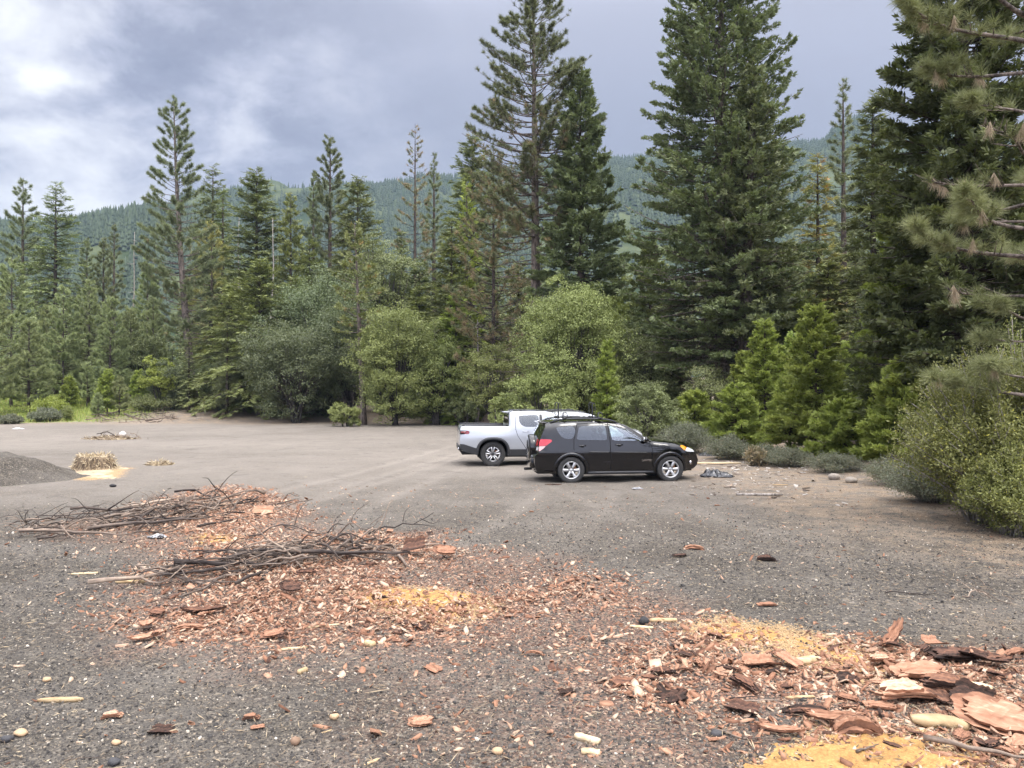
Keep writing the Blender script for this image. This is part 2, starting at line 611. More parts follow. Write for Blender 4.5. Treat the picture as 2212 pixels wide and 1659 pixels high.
def vor(t, vec, scale, out='Color', feat='F1'):
    v = t.nodes.new('ShaderNodeTexVoronoi')
    v.feature = feat
    v.inputs['Scale'].default_value = scale
    t.links.new(vec, v.inputs['Vector'])
    return v.outputs[out]


def rampn(t, fac, stops, interp='LINEAR'):
    r = t.nodes.new('ShaderNodeValToRGB')
    r.color_ramp.interpolation = interp
    e = r.color_ramp.elements
    e[0].position, e[0].color = stops[0][0], (*stops[0][1], 1)
    e[1].position, e[1].color = stops[-1][0], (*stops[-1][1], 1)
    for p, c in stops[1:-1]:
        x = e.new(p)
        x.color = (*c, 1)
    t.links.new(fac, r.inputs[0])
    return r.outputs[0]


def sepx(t, c):
    s = t.nodes.new('ShaderNodeSeparateColor')
    t.links.new(c, s.inputs[0])
    return s.outputs


va, vb = vor(t, pos, 42.0), vor(t, pos, 95.0)
ra, rb = sepx(t, va), sepx(t, vb)
stones = rampn(t, ra[0], [(0.0, (.034, .031, .029)), (.35, (.080, .073, .066)), (.62, (.135, .120, .105)), (.8, (.215, .185, .150)), (.93, (.34, .29, .225)), (1.0, (.56, .51, .43))])
fines = rampn(t, rb[1], [(0.0, (.035, .033, .032)), (.5, (.090, .083, .075)), (.85, (.175, .155, .125)), (1.0, (.36, .32, .26))])
c = mixc(0.5, stones, fines, tree=t)
c = mixc(1.0, c, (.63, .615, .585), tree=t, mode='MULTIPLY')
nl = noise(pos, 0.55, 5, 0.6, tree=t)
nm = noise(pos, 3.2, 5, 0.65, tree=t)
c = mixc(mth('MULTIPLY', sstep(nl, 0.35, 0.7, tree=t), 0.35, tree=t), c, (.215, .195, .170), tree=t)
c = mixc(mth('MULTIPLY', sstep(nm, 0.55, 0.75, tree=t), 0.3, tree=t), c, (.045, .043, .042), tree=t)
c = mixc(mth('MULTIPLY', attr(t, 'dust'), 0.62, tree=t), c, (.300, .265, .225), tree=t)
patch = noise(pos, 1.3, 6, 0.7, tree=t, dist=.5)
c = mixc(mth('MULTIPLY', sstep(patch, 0.52, 0.70, tree=t), 0.42, tree=t), c, (.075, .068, .062), tree=t)
c = mixc(mth('MULTIPLY', sstep(noise(pos, 5.0, 6, 0.75, tree=t), 0.56, 0.72, tree=t), 0.5, tree=t), c, (.38, .335, .275), tree=t)
tire = noise(pos, 1.0, 3, 0.5, tree=t)
chips = rampn(t, ra[1], [(0.0, (.045, .030, .025)), (.3, (.12, .062, .045)), (.6, (.26, .135, .090)), (.85, (.36, .215, .145)), (1.0, (.50, .36, .25))])
bk = mth('MULTIPLY', attr(t, 'bark'), sstep(noise(pos, 7.0, 4, 0.7, tree=t), 0.3, 0.55, tree=t), tree=t)
c = mixc(mth('MULTIPLY', bk, 0.8, tree=t), c, chips, tree=t)
sawc = rampn(t, rb[2], [(0.0, (.18, .10, .05)), (.5, (.40, .26, .12)), (1.0, (.60, .44, .24))])
sw = sstep(mth('ADD', attr(t, 'saw'), mth('MULTIPLY', mth('SUBTRACT', ra[2], .5, tree=t), 0.9, tree=t), tree=t), 0.42, 0.62, tree=t)
c = mixc(mth('MULTIPLY', sw, 0.85, tree=t), c, sawc, tree=t)
lit = rampn(t, rb[0], [(0.0, (.10, .072, .050)), (.5, (.27, .195, .130)), (1.0, (.46, .36, .25))])
lf = mth('MULTIPLY', attr(t, 'litter'), sstep(noise(pos, 2.2, 5, 0.7, tree=t), 0.36, 0.62, tree=t), tree=t)
c = mixc(mth('MULTIPLY', lf, 0.85, tree=t), c, lit, tree=t)
gr = mixc(noise(pos, 1.6, 4, 0.6, tree=t), (.12, .17, .04), (.30, .34, .10), tree=t)
c = mixc(attr(t, 'grass'), c, gr, tree=t)
t.links.new(c, b.inputs['Base Color'])
b.inputs['Roughness'].default_value = 0.92
b.inputs['Specular IOR Level'].default_value = 0.18
hgt = mth('ADD', mth('MULTIPLY', vor(t, pos, 42.0, 'Distance'), -0.6, tree=t), mth('MULTIPLY', noise(pos, 26, 5, 0.7, tree=t), 0.9, tree=t), tree=t)
hgt = mth('ADD', hgt, mth('MULTIPLY', ra[0], 0.35, tree=t), tree=t)
hgt = mth('ADD', hgt, mth('MULTIPLY', noise(pos, 4.0, 6, 0.75, tree=t), 3.0, tree=t), tree=t)
bn = t.nodes.new('ShaderNodeBump')
bn.inputs['Strength'].default_value = 0.9
bn.inputs['Distance'].default_value = 0.02
t.links.new(hgt, bn.inputs['Height'])
t.links.new(bn.outputs[0], b.inputs['Normal'])

g = link('ground', mesh_np('ground', np.stack([gxv, gyv, gzv], -1), gq, M_ground,
                           {'bark': zb, 'saw': zs, 'litter': zl, 'dust': np.clip(dust + .30 * trk, 0, 1.3), 'grass': zgrass}, True))
tag(g, 'wide clearing of dark gravel and wood chips', kind='structure')

# ------------------------------------------------------------------ hills with the far forest
RU = np.array([-700, -200, 0, 160, 250, 330, 420, 490, 570, 660, 750, 850, 980, 1150, 1310, 1420, 1600, 1740, 1850, 2100, 2400, 3000])  # view columns of the crest
RV = np.array([560, 520, 500, 492, 468, 462, 440, 424, 399, 408, 408, 402, 398, 368, 338, 330, 314, 300, 298, 298, 300, 330])
NAU = np.array([-700, 0, 160, 330, 450, 560, 800, 3000])          # nearer dark spur on the left
NAV = np.array([470, 495, 488, 455, 470, 530, 640, 800])
ua = np.linspace(-900, 3100, 230)
rr = np.concatenate([np.linspace(320, 700, 20), np.linspace(700, 1500, 40)[1:], np.linspace(1500, 2600, 12)[1:]])
UA, RRm = np.meshgrid(ua, rr)
hx = (UA - 1106) / FPX * RRm


def hill_z(u, d):
    crest = (HZ - (np.interp(u, RU, RV) + 9)) / FPX * 1350 + CAM_H
    n1_ = fbm(u * 0.9, d * 0.5, 130, 51, 4) - 0.5
    f = np.where(d < 1350, ss(d, 250, 1480) / ss(1350, 250, 1480), 1 - 0.35 * ss(d, 1350, 2400))
    z = crest * f * (1 + 0.35 * n1_ * ss(d, 300, 600) * (1 - ss(d, 1150, 1340)))
    spur = (HZ - (np.interp(u, NAU, NAV) + 16)) / FPX * 800 + CAM_H
    zs_ = spur * np.where(d < 800, ss(d, 250, 800), 1 - 0.9 * ss(d, 800, 1200))
    return np.maximum(z, zs_) - 4 * (d < 325)


hz_ = hill_z(UA, RRm)
hi = np.arange(UA.size).reshape(UA.shape)
hq = np.stack([hi[:-1, :-1], hi[:-1, 1:], hi[1:, 1:], hi[1:, :-1]], -1).reshape(-1, 4)
M_hill, t, b = new_mat('hillside')
tcn = t.nodes.new('ShaderNodeTexCoord')
n = noise(tcn.outputs['Object'], 0.02, 6, 0.6, tree=t)
t.links.new(mixc(sstep(n, 0.4, 0.62, tree=t), (.030, .045, .022), (.085, .10, .05), tree=t), b.inputs['Base Color'])
b.inputs['Roughness'].default_value = 1.0
b.inputs['Specular IOR Level'].default_value = 0.0
h = link('hills', mesh_np('hills', np.stack([hx, RRm, hz_], -1).reshape(-1, 3), hq, M_hill, None, True))
tag(h, 'wooded ridge rising behind the valley', kind='structure')
M_far = leaf_mat('far_forest', (0.026, 0.040, 0.022), (0.052, 0.070, 0.036), trans=0.0, rough=0.9)


def small_conifers(x, y, z, H, rw, rng):
    """each: three stacked ragged six-sided skirts"""
    Nn = len(x)
    k = 6
    V, T = [], []
    a0 = rng.random(Nn) * 6.28
    tint = rng.random(Nn)
    for zb_, zt, r_ in ((0.05, 0.55, 1.0), (0.32, 0.78, 0.72), (0.58, 1.0, 0.42)):
        a = a0[:, None] + np.arange(k) / k * 2 * PI
        rj = (rw * r_)[:, None] * (0.6 + 0.6 * rng.random((Nn, k)))
        ring = np.stack([x[:, None] + np.cos(a) * rj, y[:, None] + np.sin(a) * rj, z[:, None] + H[:, None] * (zb_ + 0.06 * rng.random((Nn, k)))], -1)
        top = np.stack([x, y, z + H * zt], -1)[:, None]
        V.append(np.concatenate([ring, top], 1))
    V = np.concatenate(V, 1)
    i = np.arange(k)
    f = np.concatenate([np.stack([i + o, (i + 1) % k + o, np.full(k, k + o)], -1) for o in (0, k + 1, 2 * k + 2)])
    F = f[None] + (np.arange(Nn) * 3 * (k + 1))[:, None, None]
    return V.reshape(-1, 3), F.reshape(-1, 3), np.repeat(tint, 3 * (k + 1))


rng = np.random.default_rng(5)
nn = 64000
fu = rng.uniform(-850, 3050, nn)
fd = 330 + (1420 - 330) * rng.random(nn) ** 0.75
# the bald grassy patch stays open
open_ = ((np.abs(fu - 620) < 75) & (fd > 1000) & (fd < 1330)) | ((np.abs(fu - 1385) < 45) & (fd > 560) & (fd < 760))
dens = fbm(fu * 1.2, fd, 90, 61, 3)
ok = (dens > 0.33) & (~open_ | (rng.random(nn) < 0.10))
fu, fd = fu[ok], fd[ok]
cx_ = (fu - 1106) / FPX * fd
fz = hill_z(fu, fd)
Hh = rng.uniform(7, 13, len(fu)) * (0.9 + 0.25 * (fd < 900))
V, F, tt = small_conifers(cx_, fd, fz - 0.5, Hh, Hh * rng.uniform(0.15, 0.24, len(fu)), rng)
o = link('forest', mesh_np('forest', V, F, M_far, {'tint': tt}))
tag(o, 'dense conifer forest covering the far hills', 'forest', kind='stuff')
# ------------------------------------------------------------------ tree builders
def frame(D):
    D = nrm(D)
    ref = np.where(np.abs(D[:, 2:3]) > 0.85, np.array([[1.0, 0, 0]]), np.array([[0, 0, 1.0]]))
    S = nrm(np.cross(D, ref))
    return D, S, np.cross(S, D)


def blades(Bs, D, ln, wd, rng, kite=True, nh=None):
    """flat leaves: base points, directions, length and width -> verts, faces"""
    n_ = len(Bs)
    D = nrm(D)
    rv = rng.normal(size=(n_, 3)) if nh is None else nh
    S = nrm(np.cross(D, rv)) * (np.asarray(wd) * 0.5)[:, None]
    tip = Bs + D * np.asarray(ln)[:, None]
    if kite:
        mid = Bs + D * (np.asarray(ln) * 0.45)[:, None]
        V = np.stack([Bs, mid - S, tip, mid + S], 1)
        F = np.arange(n_ * 4).reshape(n_, 4)
    else:
        V = np.stack([Bs - S, Bs + S, tip], 1)
        F = np.arange(n_ * 3).reshape(n_, 3)
    return V.reshape(-1, 3), F


PROF = {
    'pine': lambda t: np.where(t < 0.3, 0.75 + 0.25 * t / 0.3, ((1 - t) / 0.7) ** 0.65),
    'cone': lambda t: (1 - t) ** 0.72 * (0.8 + 0.2 * ss(t, 0, .12)),
    'fir': lambda t: (1 - t) ** 0.78 * (0.82 + 0.18 * ss(t, 0, .15)),
    'column': lambda t: np.where(t < 0.45, 0.8 + 0.2 * t / .45, ((1 - t) / 0.55) ** 0.7),
    'spire': lambda t: (1 - t) ** 1.15,
}


def conifer(seed, H, Rm, cb=0.12, nb=130, prof='cone', style='fir', dens=1.0, leaf=1.0, r0=None, lean=(0, 0), dead=0, brown=0.0, brown_low=0.0,
            gap=0.0, twigs=False, one_side=None, ns=7, sweep=0.0):
    """returns trunk Geo and crown arrays; style: pine, fir, cedar"""
    rng = np.random.default_rng(seed)
    r0 = r0 or (0.012 * H + 0.05)
    lx, ly = lean

    def axis(z):
        f = z / H
        return np.stack([lx * f + sweep * np.sin(f * 3.1), ly * f, z], -1)
    zz = np.linspace(-0.25, H, 14)
    tr = Geo()
    rad = r0 * np.clip(1 - zz / H, 0, 1.1) ** 0.85 + 0.012
    rad[0] *= 1.35
    V, F = tubes(axis(zz), rad, 10)
    tr.add(V, F)
    # ---- branches
    t_ = (np.arange(nb) + rng.random(nb)) / nb
    t_ = t_ ** (1.12 if style == 'pine' else 1.0)
    t_ = np.clip(t_ * 0.985, 0, .985)
    hb = H * (cb + (1 - cb) * t_)
    if style in ('pine', 'fir'):                       # whorls
        step = max(0.35, H * 0.022)
        hb = np.round(hb / step) * step + rng.normal(0, step * (0.2 if style == 'pine' else 0.42), nb)
        hb = np.clip(hb, H * cb * 0.9, H * 0.985)
        t_ = (hb / H - cb) / (1 - cb)
        t_ = np.clip(t_, 0, .99)
    Lb = Rm * PROF[prof](t_) * (rng.uniform(0.78, 1.08, nb) if style == 'cedar' else rng.uniform(0.62, 1.12, nb)) + 0.06 * Rm * rng.random(nb) + 0.05
    azm = np.arange(nb) * 2.39996 + rng.normal(0, 0.35, nb)
    if one_side is not None:
        azm = one_side[0] + rng.normal(0, one_side[1], nb)
    a_, b_ = {'pine': (-0.16 + 0.62 * t_ ** 1.5, 0.42 - 0.1 * t_), 'fir': (0.10 + 0.75 * t_ ** 2, -0.42 + 0.30 * t_),
              'cedar': (-0.28 + 0.50 * t_, 0.22 + 0.12 * t_)}[style]
    a_ = a_ + rng.normal(0, 0.15, nb)
    K = 6
    s = np.linspace(0, 1, K)
    out = np.stack([np.cos(azm), np.sin(azm), np.zeros(nb)], -1)
    base = axis(hb)
    bend = rng.normal(0, 0.12, nb)
    perp = np.stack([-np.sin(azm), np.cos(azm), np.zeros(nb)], -1)

    def bpt(i, s_):
        l = Lb[i]
        return base[i] + out[i] * (l * s_)[:, None] + perp[i] * (l * bend[i] * s_ * s_)[:, None] + np.stack([0 * s_, 0 * s_, l * (a_[i] * s_ + b_[i] * s_ * s_)], -1)
    ii = np.repeat(np.arange(nb), K)
    P = bpt(ii, np.tile(s, nb)).reshape(nb, K, 3)
    br = (0.010 + 0.012 * Lb)[:, None] * (1 - 0.85 * s)[None] * (.95 if style == 'pine' else 1.0)
    V, F = tubes(P, br, 4)
    tr.add(V, F)
    # ---- dead bare limbs below and inside the crown
    if dead:
        hd = H * rng.uniform(max(0.06, cb - 0.28), cb + 0.2, dead)
        ad = rng.random(dead) * 6.28
        if one_side is not None:
            ad = one_side[0] + rng.normal(0, one_side[1], dead)
        Ld = Rm * rng.uniform(0.25, 0.85, dead)
        dr = rng.uniform(-0.35, 0.1, dead)
        bd = axis(hd)
        od = np.stack([np.cos(ad), np.sin(ad), np.zeros(dead)], -1)
        pd = np.stack([-np.sin(ad), np.cos(ad), np.zeros(dead)], -1)
        wv = rng.normal(0, 0.1, (dead, 1, 1)) * pd[:, None] * (np.sin(s * 4)[None, :, None])
        Pd = bd[:, None] + (od[:, None] * s[None, :, None] + wv) * Ld[:, None, None]
        Pd[:, :, 2] += Ld[:, None] * (dr[:, None] * s + rng.uniform(-.05, .3, dead)[:, None] * s * s)
        V, F = tubes(Pd, (0.008 + 0.008 * Ld)[:, None] * (1 - 0.8 * s), 4)
        tr.add(V, F)
        nt_ = dead * 4
        j = rng.integers(0, dead, nt_)
        ks = rng.integers(2, K, nt_)
        p0 = Pd[j, ks]
        dirs = nrm(od[j] + pd[j] * rng.choice([-1, 1], nt_)[:, None] * rng.uniform(.4, 1.2, nt_)[:, None] + np.stack([0 * ks, 0 * ks, rng.normal(0, .35, nt_)], -1))
        l2 = Ld[j] * rng.uniform(.15, .4, nt_)
        Pt = p0[:, None] + dirs[:, None] * (np.linspace(0, 1, 3)[None, :, None] * l2[:, None, None])
        V, F = tubes(Pt, np.array([0.012, 0.008, 0.004])[None], 3)
        tr.add(V, F)
    # ---- foliage carriers along the branches
    cnt = np.maximum(2, (Lb * {'pine': 14, 'fir': 17, 'cedar': 16}[style] * dens / leaf)).astype(int)
    cnt = np.maximum(cnt, (rng.random(nb) < 2).astype(int) * 2)
    if gap:
        keep = fbm(azm * 2.2 + hb * 0.05, hb, 1.8, seed) > gap
        cnt = np.where(keep, cnt, np.maximum(1, cnt // 5))
    bi = np.repeat(np.arange(nb), cnt)
    n_ = len(bi)
    s0 = {'pine': 0.38, 'fir': 0.12, 'cedar': 0.22}[style]
    sf = s0 + (1 - s0) * rng.random(n_) ** {'pine': 0.48, 'fir': 0.85, 'cedar': 0.7}[style]
    side = rng.choice([-1.0, 1.0], n_)
    wid = {'pine': 0.26, 'fir': 0.30, 'cedar': 0.30}[style]
    lat = side * rng.random(n_) ** 0.7 * wid * Lb[bi] * (1.12 - sf)
    C0 = bpt(bi, sf)
    C = C0 + perp[bi] * lat[:, None]
    tb = t_[bi]
    btint = rng.random(nb)[bi]
    if style == 'pine':
        C[:, 2] += np.abs(rng.normal(0, 0.05, n_)) * Lb[bi] * 0.6
        ax_ = nrm(out[bi] * 0.55 + perp[bi] * (side * 0.45)[:, None] + np.stack([0 * sf, 0 * sf, 0.35 + 0.45 * tb], -1) + rng.normal(0, 0.22, (n_, 3)))
        k = 24
        ln = 0.235 * leaf
        Bs = np.repeat(C, k, 0) - np.repeat(ax_, k, 0) * (rng.random(n_ * k) * 0.16 * leaf)[:, None]
        rd = nrm(rng.normal(size=(n_ * k, 3)))
        D = nrm(np.repeat(ax_, k, 0) * 0.75 + rd * 0.85)
        D[:, 2] -= 0.10
        V, F = blades(Bs, D, ln * rng.uniform(.75, 1.15, n_ * k), np.full(n_ * k, 0.026 * leaf ** 0.8), rng, kite=False)
        per = 3
        tint = np.clip(0.12 + 0.4 * btint + 0.4 * rng.random(n_), 0, 1)
        if twigs:
            Pw = np.stack([C0 - out[bi] * 0.12, (C0 * 0.4 + C * 0.6) - out[bi] * .03, C], 1)
            Vt, Ft = tubes(Pw, np.array([0.012, 0.009, 0.006])[None] * (0.7 + 0.3 * leaf), 3)
            tr.add(Vt, Ft)
    elif style == 'fir':
        k = 9
        ln = 0.36 * leaf
        ax_ = nrm(out[bi] * 0.75 + perp[bi] * (side * 0.6)[:, None] + np.stack([0 * sf, 0 * sf, -0.22 + 0.5 * tb], -1) + rng.normal(0, 0.16, (n_, 3)))
        A, S, U = frame(ax_)
        jj = np.tile(np.linspace(-1, 1, k), n_)
        A_, S_, U_ = (np.repeat(q, k, 0) for q in (A, S, U))
        Cr = np.repeat(C, k, 0) + A_ * (ln * (0.5 - np.abs(jj)) * 0.55)[:, None]
        D = A_ * (1.0 - 0.45 * np.abs(jj))[:, None] + S_ * (jj * 0.95)[:, None] + U_ * rng.normal(0, .22, n_ * k)[:, None]
        D[:, 2] -= 0.18
        V, F = blades(Cr, D, ln * (1 - 0.4 * np.abs(jj)) * rng.uniform(.75, 1.2, n_ * k), np.full(n_ * k, 0.062 * leaf), rng, True, U_ + rng.normal(0, .35, (n_ * k, 3)))
        per = 4
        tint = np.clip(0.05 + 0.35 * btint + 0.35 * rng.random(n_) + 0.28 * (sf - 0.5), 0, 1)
    else:
        k = 10
        ln = 0.27 * leaf
        ax_ = nrm(out[bi] * 0.6 + perp[bi] * (side * 0.5)[:, None] + np.stack([0 * sf, 0 * sf, 0.15 + 0.45 * tb], -1) + rng.normal(0, 0.3, (n_, 3)))
        A, S, U = frame(ax_)
        # vertical, lacy fans turned at random about their axis
        th = rng.random(n_) * 6.28
        S2 = S * np.cos(th)[:, None] + U * np.sin(th)[:, None]
        U2 = np.cross(S2, A)
        jj = np.tile(np.linspace(-1, 1, k), n_) + rng.normal(0, .1, n_ * k)
        A_, S_, U_ = (np.repeat(q, k, 0) for q in (A, S2, U2))
        Cr = np.repeat(C, k, 0) + A_ * (ln * (0.4 - np.abs(jj)) * 0.5)[:, None] + S_ * (jj * ln * 0.12)[:, None]
        D = A_ * (1.0 - 0.35 * np.abs(jj))[:, None] + S_ * (jj * 0.75)[:, None] + U_ * rng.normal(0, .28, n_ * k)[:, None]
        D[:, 2] -= 0.08
        V, F = blades(Cr, D, ln * (1 - 0.3 * np.abs(jj)) * rng.uniform(.7, 1.2, n_ * k), np.full(n_ * k, 0.070 * leaf), rng, True, U_ + rng.normal(0, .4, (n_ * k, 3)))
        per = 4
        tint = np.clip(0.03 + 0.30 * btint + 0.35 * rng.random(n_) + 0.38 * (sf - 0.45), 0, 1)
    tint = np.repeat(tint, k * per)
    hn = (C[:, 2] / H)
    pb = np.clip(brown + brown_low * np.clip((0.75 - hn) / 0.45, 0, 1), 0, 1)
    brn = (rng.random(n_) < pb) * rng.uniform(.5, 1, n_)
    return tr, (V, F, tint, np.repeat(brn, k * per))


def put_tree(name, meshes, x, y, rz=0.0, label=None, cat='tree', group=None, sc=1.0, sink=0.0):
    """meshes: list of (part name, mesh) -> one Empty with its parts"""
    o = empty(name, (x, y, float(gz(x, y)) - sink), rz)
    o.scale = (sc, sc, sc) if not isinstance(sc, tuple) else sc
    tag(o, label, cat, group)
    for pn, me in meshes:
        link(pn, me, o)
    return o


def tree_meshes(nm, tr, cr, mt, ml):
    V, F, ti, bw = cr
    return [('trunk', tr.mesh(nm + '_trunk', mt, True)), ('crown', mesh_np(nm + '_crown', V, F, ml, {'tint': ti, 'brown': bw}))]


def hero(name, label, u, vtop, d, hw, seed, mt, ml, cat='tree', group=None, u_base=None, **kw):
    """a tree of its own: u, vtop, hw are read in a 2212 px wide view of the place, d in metres"""
    ub = u if u_base is None else u_base
    x = at(ub, d)
    z0 = float(gz(x, d))
    H = CAM_H + (HZ - vtop) / FPX * d - z0
    lean = (at(u, d) - x, 0.0)
    tr, cr = conifer(seed, H, hw / FPX * d, lean=lean, **kw)
    return put_tree(name, tree_meshes(name, tr, cr, mt, ml), x, d, 0, label, cat, group)


# ---- broadleaf trees and bushes
def broadleaf(seed, Rx, Rz, z0, nblob=60, per=420, leaf=0.12, stems=4, skirt=0.0, ry=None, fill=0.35):
    leaf, per = leaf * .78, int(per * 1.35)
    """crown of leafy clumps round an ellipsoid shell (z0 = crown bottom); returns stems Geo and crown"""
    rng = np.random.default_rng(seed)
    ry = ry or Rx
    d = nrm(rng.normal(size=(nblob, 3)))
    d = nrm(np.sign(d) * np.abs(d) ** .8)
    rad = rng.uniform(fill, 1.0, nblob) ** 0.6 * rng.uniform(.78, 1.22, nblob)
    c = d * rad[:, None] * np.array([Rx, ry, Rz]) * 0.88
    c[:, 2] += z0 + Rz
    br = rng.uniform(.14, .36, nblob) * min(Rx, Rz)
    nsub = 9
    sd = nrm(rng.normal(size=(nblob, nsub, 3)) + d[:, None] * 0.5 + np.array([0, 0, 0.3]))
    sc_ = c[:, None] + sd * (br[:, None] * rng.uniform(.5, 1.25, (nblob, nsub)))[:, :, None]
    c_low = sc_[:, :, 2] < 0.12
    sc_[:, :, 2] = np.where(c_low, 0.12 + 0.3 * rng.random((nblob, nsub)), sc_[:, :, 2])
    bi = np.repeat(np.arange(nblob), per)
    n_ = len(bi)
    si = rng.integers(0, nsub, n_)
    dd = nrm(rng.normal(size=(n_, 3)) + sd[bi, si] * .5)
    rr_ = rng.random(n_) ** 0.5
    P = sc_[bi, si] + dd * (rr_ * br[bi] * .48)[:, None] * np.array([1.25, 1.25, .75])
    ndir = nrm(dd * 0.5 + rng.normal(size=(n_, 3)) * 0.8 - np.array([0, 0, .15]))
    nh = nrm(dd * .9 + sd[bi, si] * .5 + np.array([0, 0, .75]) + rng.normal(size=(n_, 3)) * .42)
    V, F = blades(P, ndir, leaf * rng.uniform(.6, 1.25, n_), leaf * rng.uniform(.4, .7, n_), rng, True, nh)
    bt = rng.random(nblob)
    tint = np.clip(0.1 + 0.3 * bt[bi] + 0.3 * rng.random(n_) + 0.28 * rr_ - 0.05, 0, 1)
    st = Geo()
    K = 7
    s = np.linspace(0, 1, K)
    for i in range(stems):
        a = rng.random() * 6.28
        tx, ty = Rx * .5 * math.cos(a), ry * .5 * math.sin(a)
        top = z0 + Rz * rng.uniform(.7, 1.3)
        Pp = np.stack([0.15 * math.cos(a) + tx * s ** 1.6 + 0.12 * np.sin(s * 5 + i), 0.15 * math.sin(a) + ty * s ** 1.6 + .1 * np.cos(s * 4 + i), -0.2 + (top + .2) * s], -1)
        V2, F2 = tubes(Pp, (0.028 * Rz + 0.05) * (1 - .75 * s), 7)
        st.add(V2, F2)
    # limbs to the clumps
    org = np.stack([c[:, 0] * .25, c[:, 1] * .25, np.maximum(0.25, c[:, 2] * .45)], -1)
    ss3 = np.linspace(0, 1, 4)[None, :, None]
    Pl = org[:, None] * (1 - ss3) + c[:, None] * ss3
    Pl[:, 1:3, 2] -= 0.05 * Rz
    V2, F2 = tubes(Pl, np.array([.035, .028, .018, .008])[None] * (0.3 + 0.25 * Rz), 4)
    st.add(V2, F2)
    return st, (V, F, np.repeat(tint, 4), np.zeros(n_ * 4))


def leafy(name, label, u, vtop, d, hw, seed, ml, vbot=None, mt=None, cat='tree', group=None, part='crown', stem='trunk', **kw):
    x = at(u, d)
    g0 = float(gz(x, d))
    ztop = CAM_H + (HZ - vtop) / FPX * d - g0
    zbot = 0.1 if vbot is None else max(0.05, CAM_H + (HZ - vbot) / FPX * d - g0)
    st, (V, F, ti, bw) = broadleaf(seed, hw / FPX * d, (ztop - zbot) / 2, zbot, **kw)
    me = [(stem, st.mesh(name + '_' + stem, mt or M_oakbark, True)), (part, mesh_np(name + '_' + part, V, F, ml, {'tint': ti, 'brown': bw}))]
    return put_tree(name, me, x, d, 0, label, cat, group)


def brush(seed, Rr_, Hh_, nst=160, leaf=0.03, per=60, lean=(0, 0), spread=1.0, bot=0.25, curve=0.5, brown=0.0):
    """twiggy bush: arching stems with small leaves along the outer part"""
    rng = np.random.default_rng(seed)
    a = rng.random(nst) * 6.28
    rr_ = np.sqrt(rng.random(nst))
    r_end = Rr_ * rr_ * spread
    hgt = Hh_ * (1 - 0.55 * rr_ ** 2) * rng.uniform(.6, 1.08, nst)
    K = 6
    s = np.linspace(0, 1, K)
    ex, ey = np.cos(a) * r_end + lean[0], np.sin(a) * r_end + lean[1]
    bx, by = np.cos(a) * r_end * .25, np.sin(a) * r_end * .25

    def pt(i, t):
        w = np.sin(t * 7 + i * 1.7) * .03 * Rr_
        return np.stack([bx[i] + (ex[i] - bx[i]) * t ** 1.4 + w, by[i] + (ey[i] - by[i]) * t ** 1.4 - w, -0.05 + (hgt[i] + .05) * (t * (1 + curve) - curve * t * t)], -1)
    ii = np.repeat(np.arange(nst), K)
    P = pt(ii, np.tile(s, nst)).reshape(nst, K, 3)
    G = Geo()
    V, F = tubes(P, (0.004 + 0.006 * Hh_) * (1 - .8 * s)[None], 4)
    G.add(V, F)
    li = np.repeat(np.arange(nst), per)
    n_ = len(li)
    tl = bot + (1 - bot) * rng.random(n_) ** 0.7
    C = pt(li, tl)
    tw = nrm(rng.normal(size=(n_, 3)) * np.array([1, 1, .7]) + np.array([0, 0, .25]))
    C = C + tw * (rng.random(n_) ** .6 * (0.05 + 0.16 * Rr_ * (1.1 - .5 * tl)))[:, None]
    D = nrm(tw * .7 + rng.normal(size=(n_, 3)) * .55 + np.array([0, 0, .45]))
    V, F = blades(C, D, leaf * rng.uniform(.7, 1.35, n_), leaf * rng.uniform(.38, .6, n_), rng, True)
    tint = np.clip(.1 + .3 * rng.random(nst)[li] + .35 * rng.random(n_) + .25 * (tl - .4), 0, 1)
    brn = (rng.random(n_) < brown) * rng.uniform(.4, 1, n_)
    return G, (V, F, np.repeat(tint, 4), np.repeat(brn, 4))


def bush(name, label, u, d, hw, h, seed, ml, mt=None, cat='shrub', group=None, **kw):
    x = at(u, d)
    st, (V, F, ti, bw) = brush(seed, hw / FPX * d, h, **kw)
    me = [('stems', st.mesh(name + '_stems', mt or M_dead, True)), ('foliage', mesh_np(name + '_foliage', V, F, ml, {'tint': ti, 'brown': bw}))]
    return put_tree(name, me, x, d, 0, label, cat, group)
# ------------------------------------------------------------------ the trees of the photograph
# tall pines and conifers that stand out one by one
hero('ponderosa_pine', 'tall lone pine with bare leaning trunk at the left back edge of the clearing', 372, 206, 75, 86, 101, M_trunk, M_pine, 'pine', u_base=420,
     cb=0.20, nb=190, prof='pine', style='pine', dens=1.1, leaf=1.5, r0=0.42, dead=26, gap=0.30, brown_low=0.05, sweep=-0.35)
hero('ponderosa_pine', 'tallest pine behind the pickup, top out of view, bare brown limbs below', 1152, -70, 50, 152, 102, M_trunk, M_pine, 'pine',
     u_base=1160, cb=0.40, nb=215, prof='pine', style='pine', dens=1.0, leaf=1.1, r0=0.40, dead=95, gap=0.34, brown_low=0.35, twigs=True)
hero('dying_pine', 'browning pine with sparse rusty needles just left of the tallest pine', 1066, 315, 56, 108, 103, M_trunkd, M_pine, 'pine',
     cb=0.16, nb=120, prof='pine', style='pine', dens=0.62, leaf=1.2, dead=70, gap=0.30, brown=0.52, r0=0.2)
hero('dying_pine', 'thin brownish pine with half bare crown in front of the distant ridge', 896, 265, 84, 50, 104, M_trunkd, M_pine, 'pine',
     cb=0.30, nb=90, prof='pine', style='pine', dens=0.6, leaf=1.35, dead=50, gap=0.32, brown=0.50, r0=0.28)
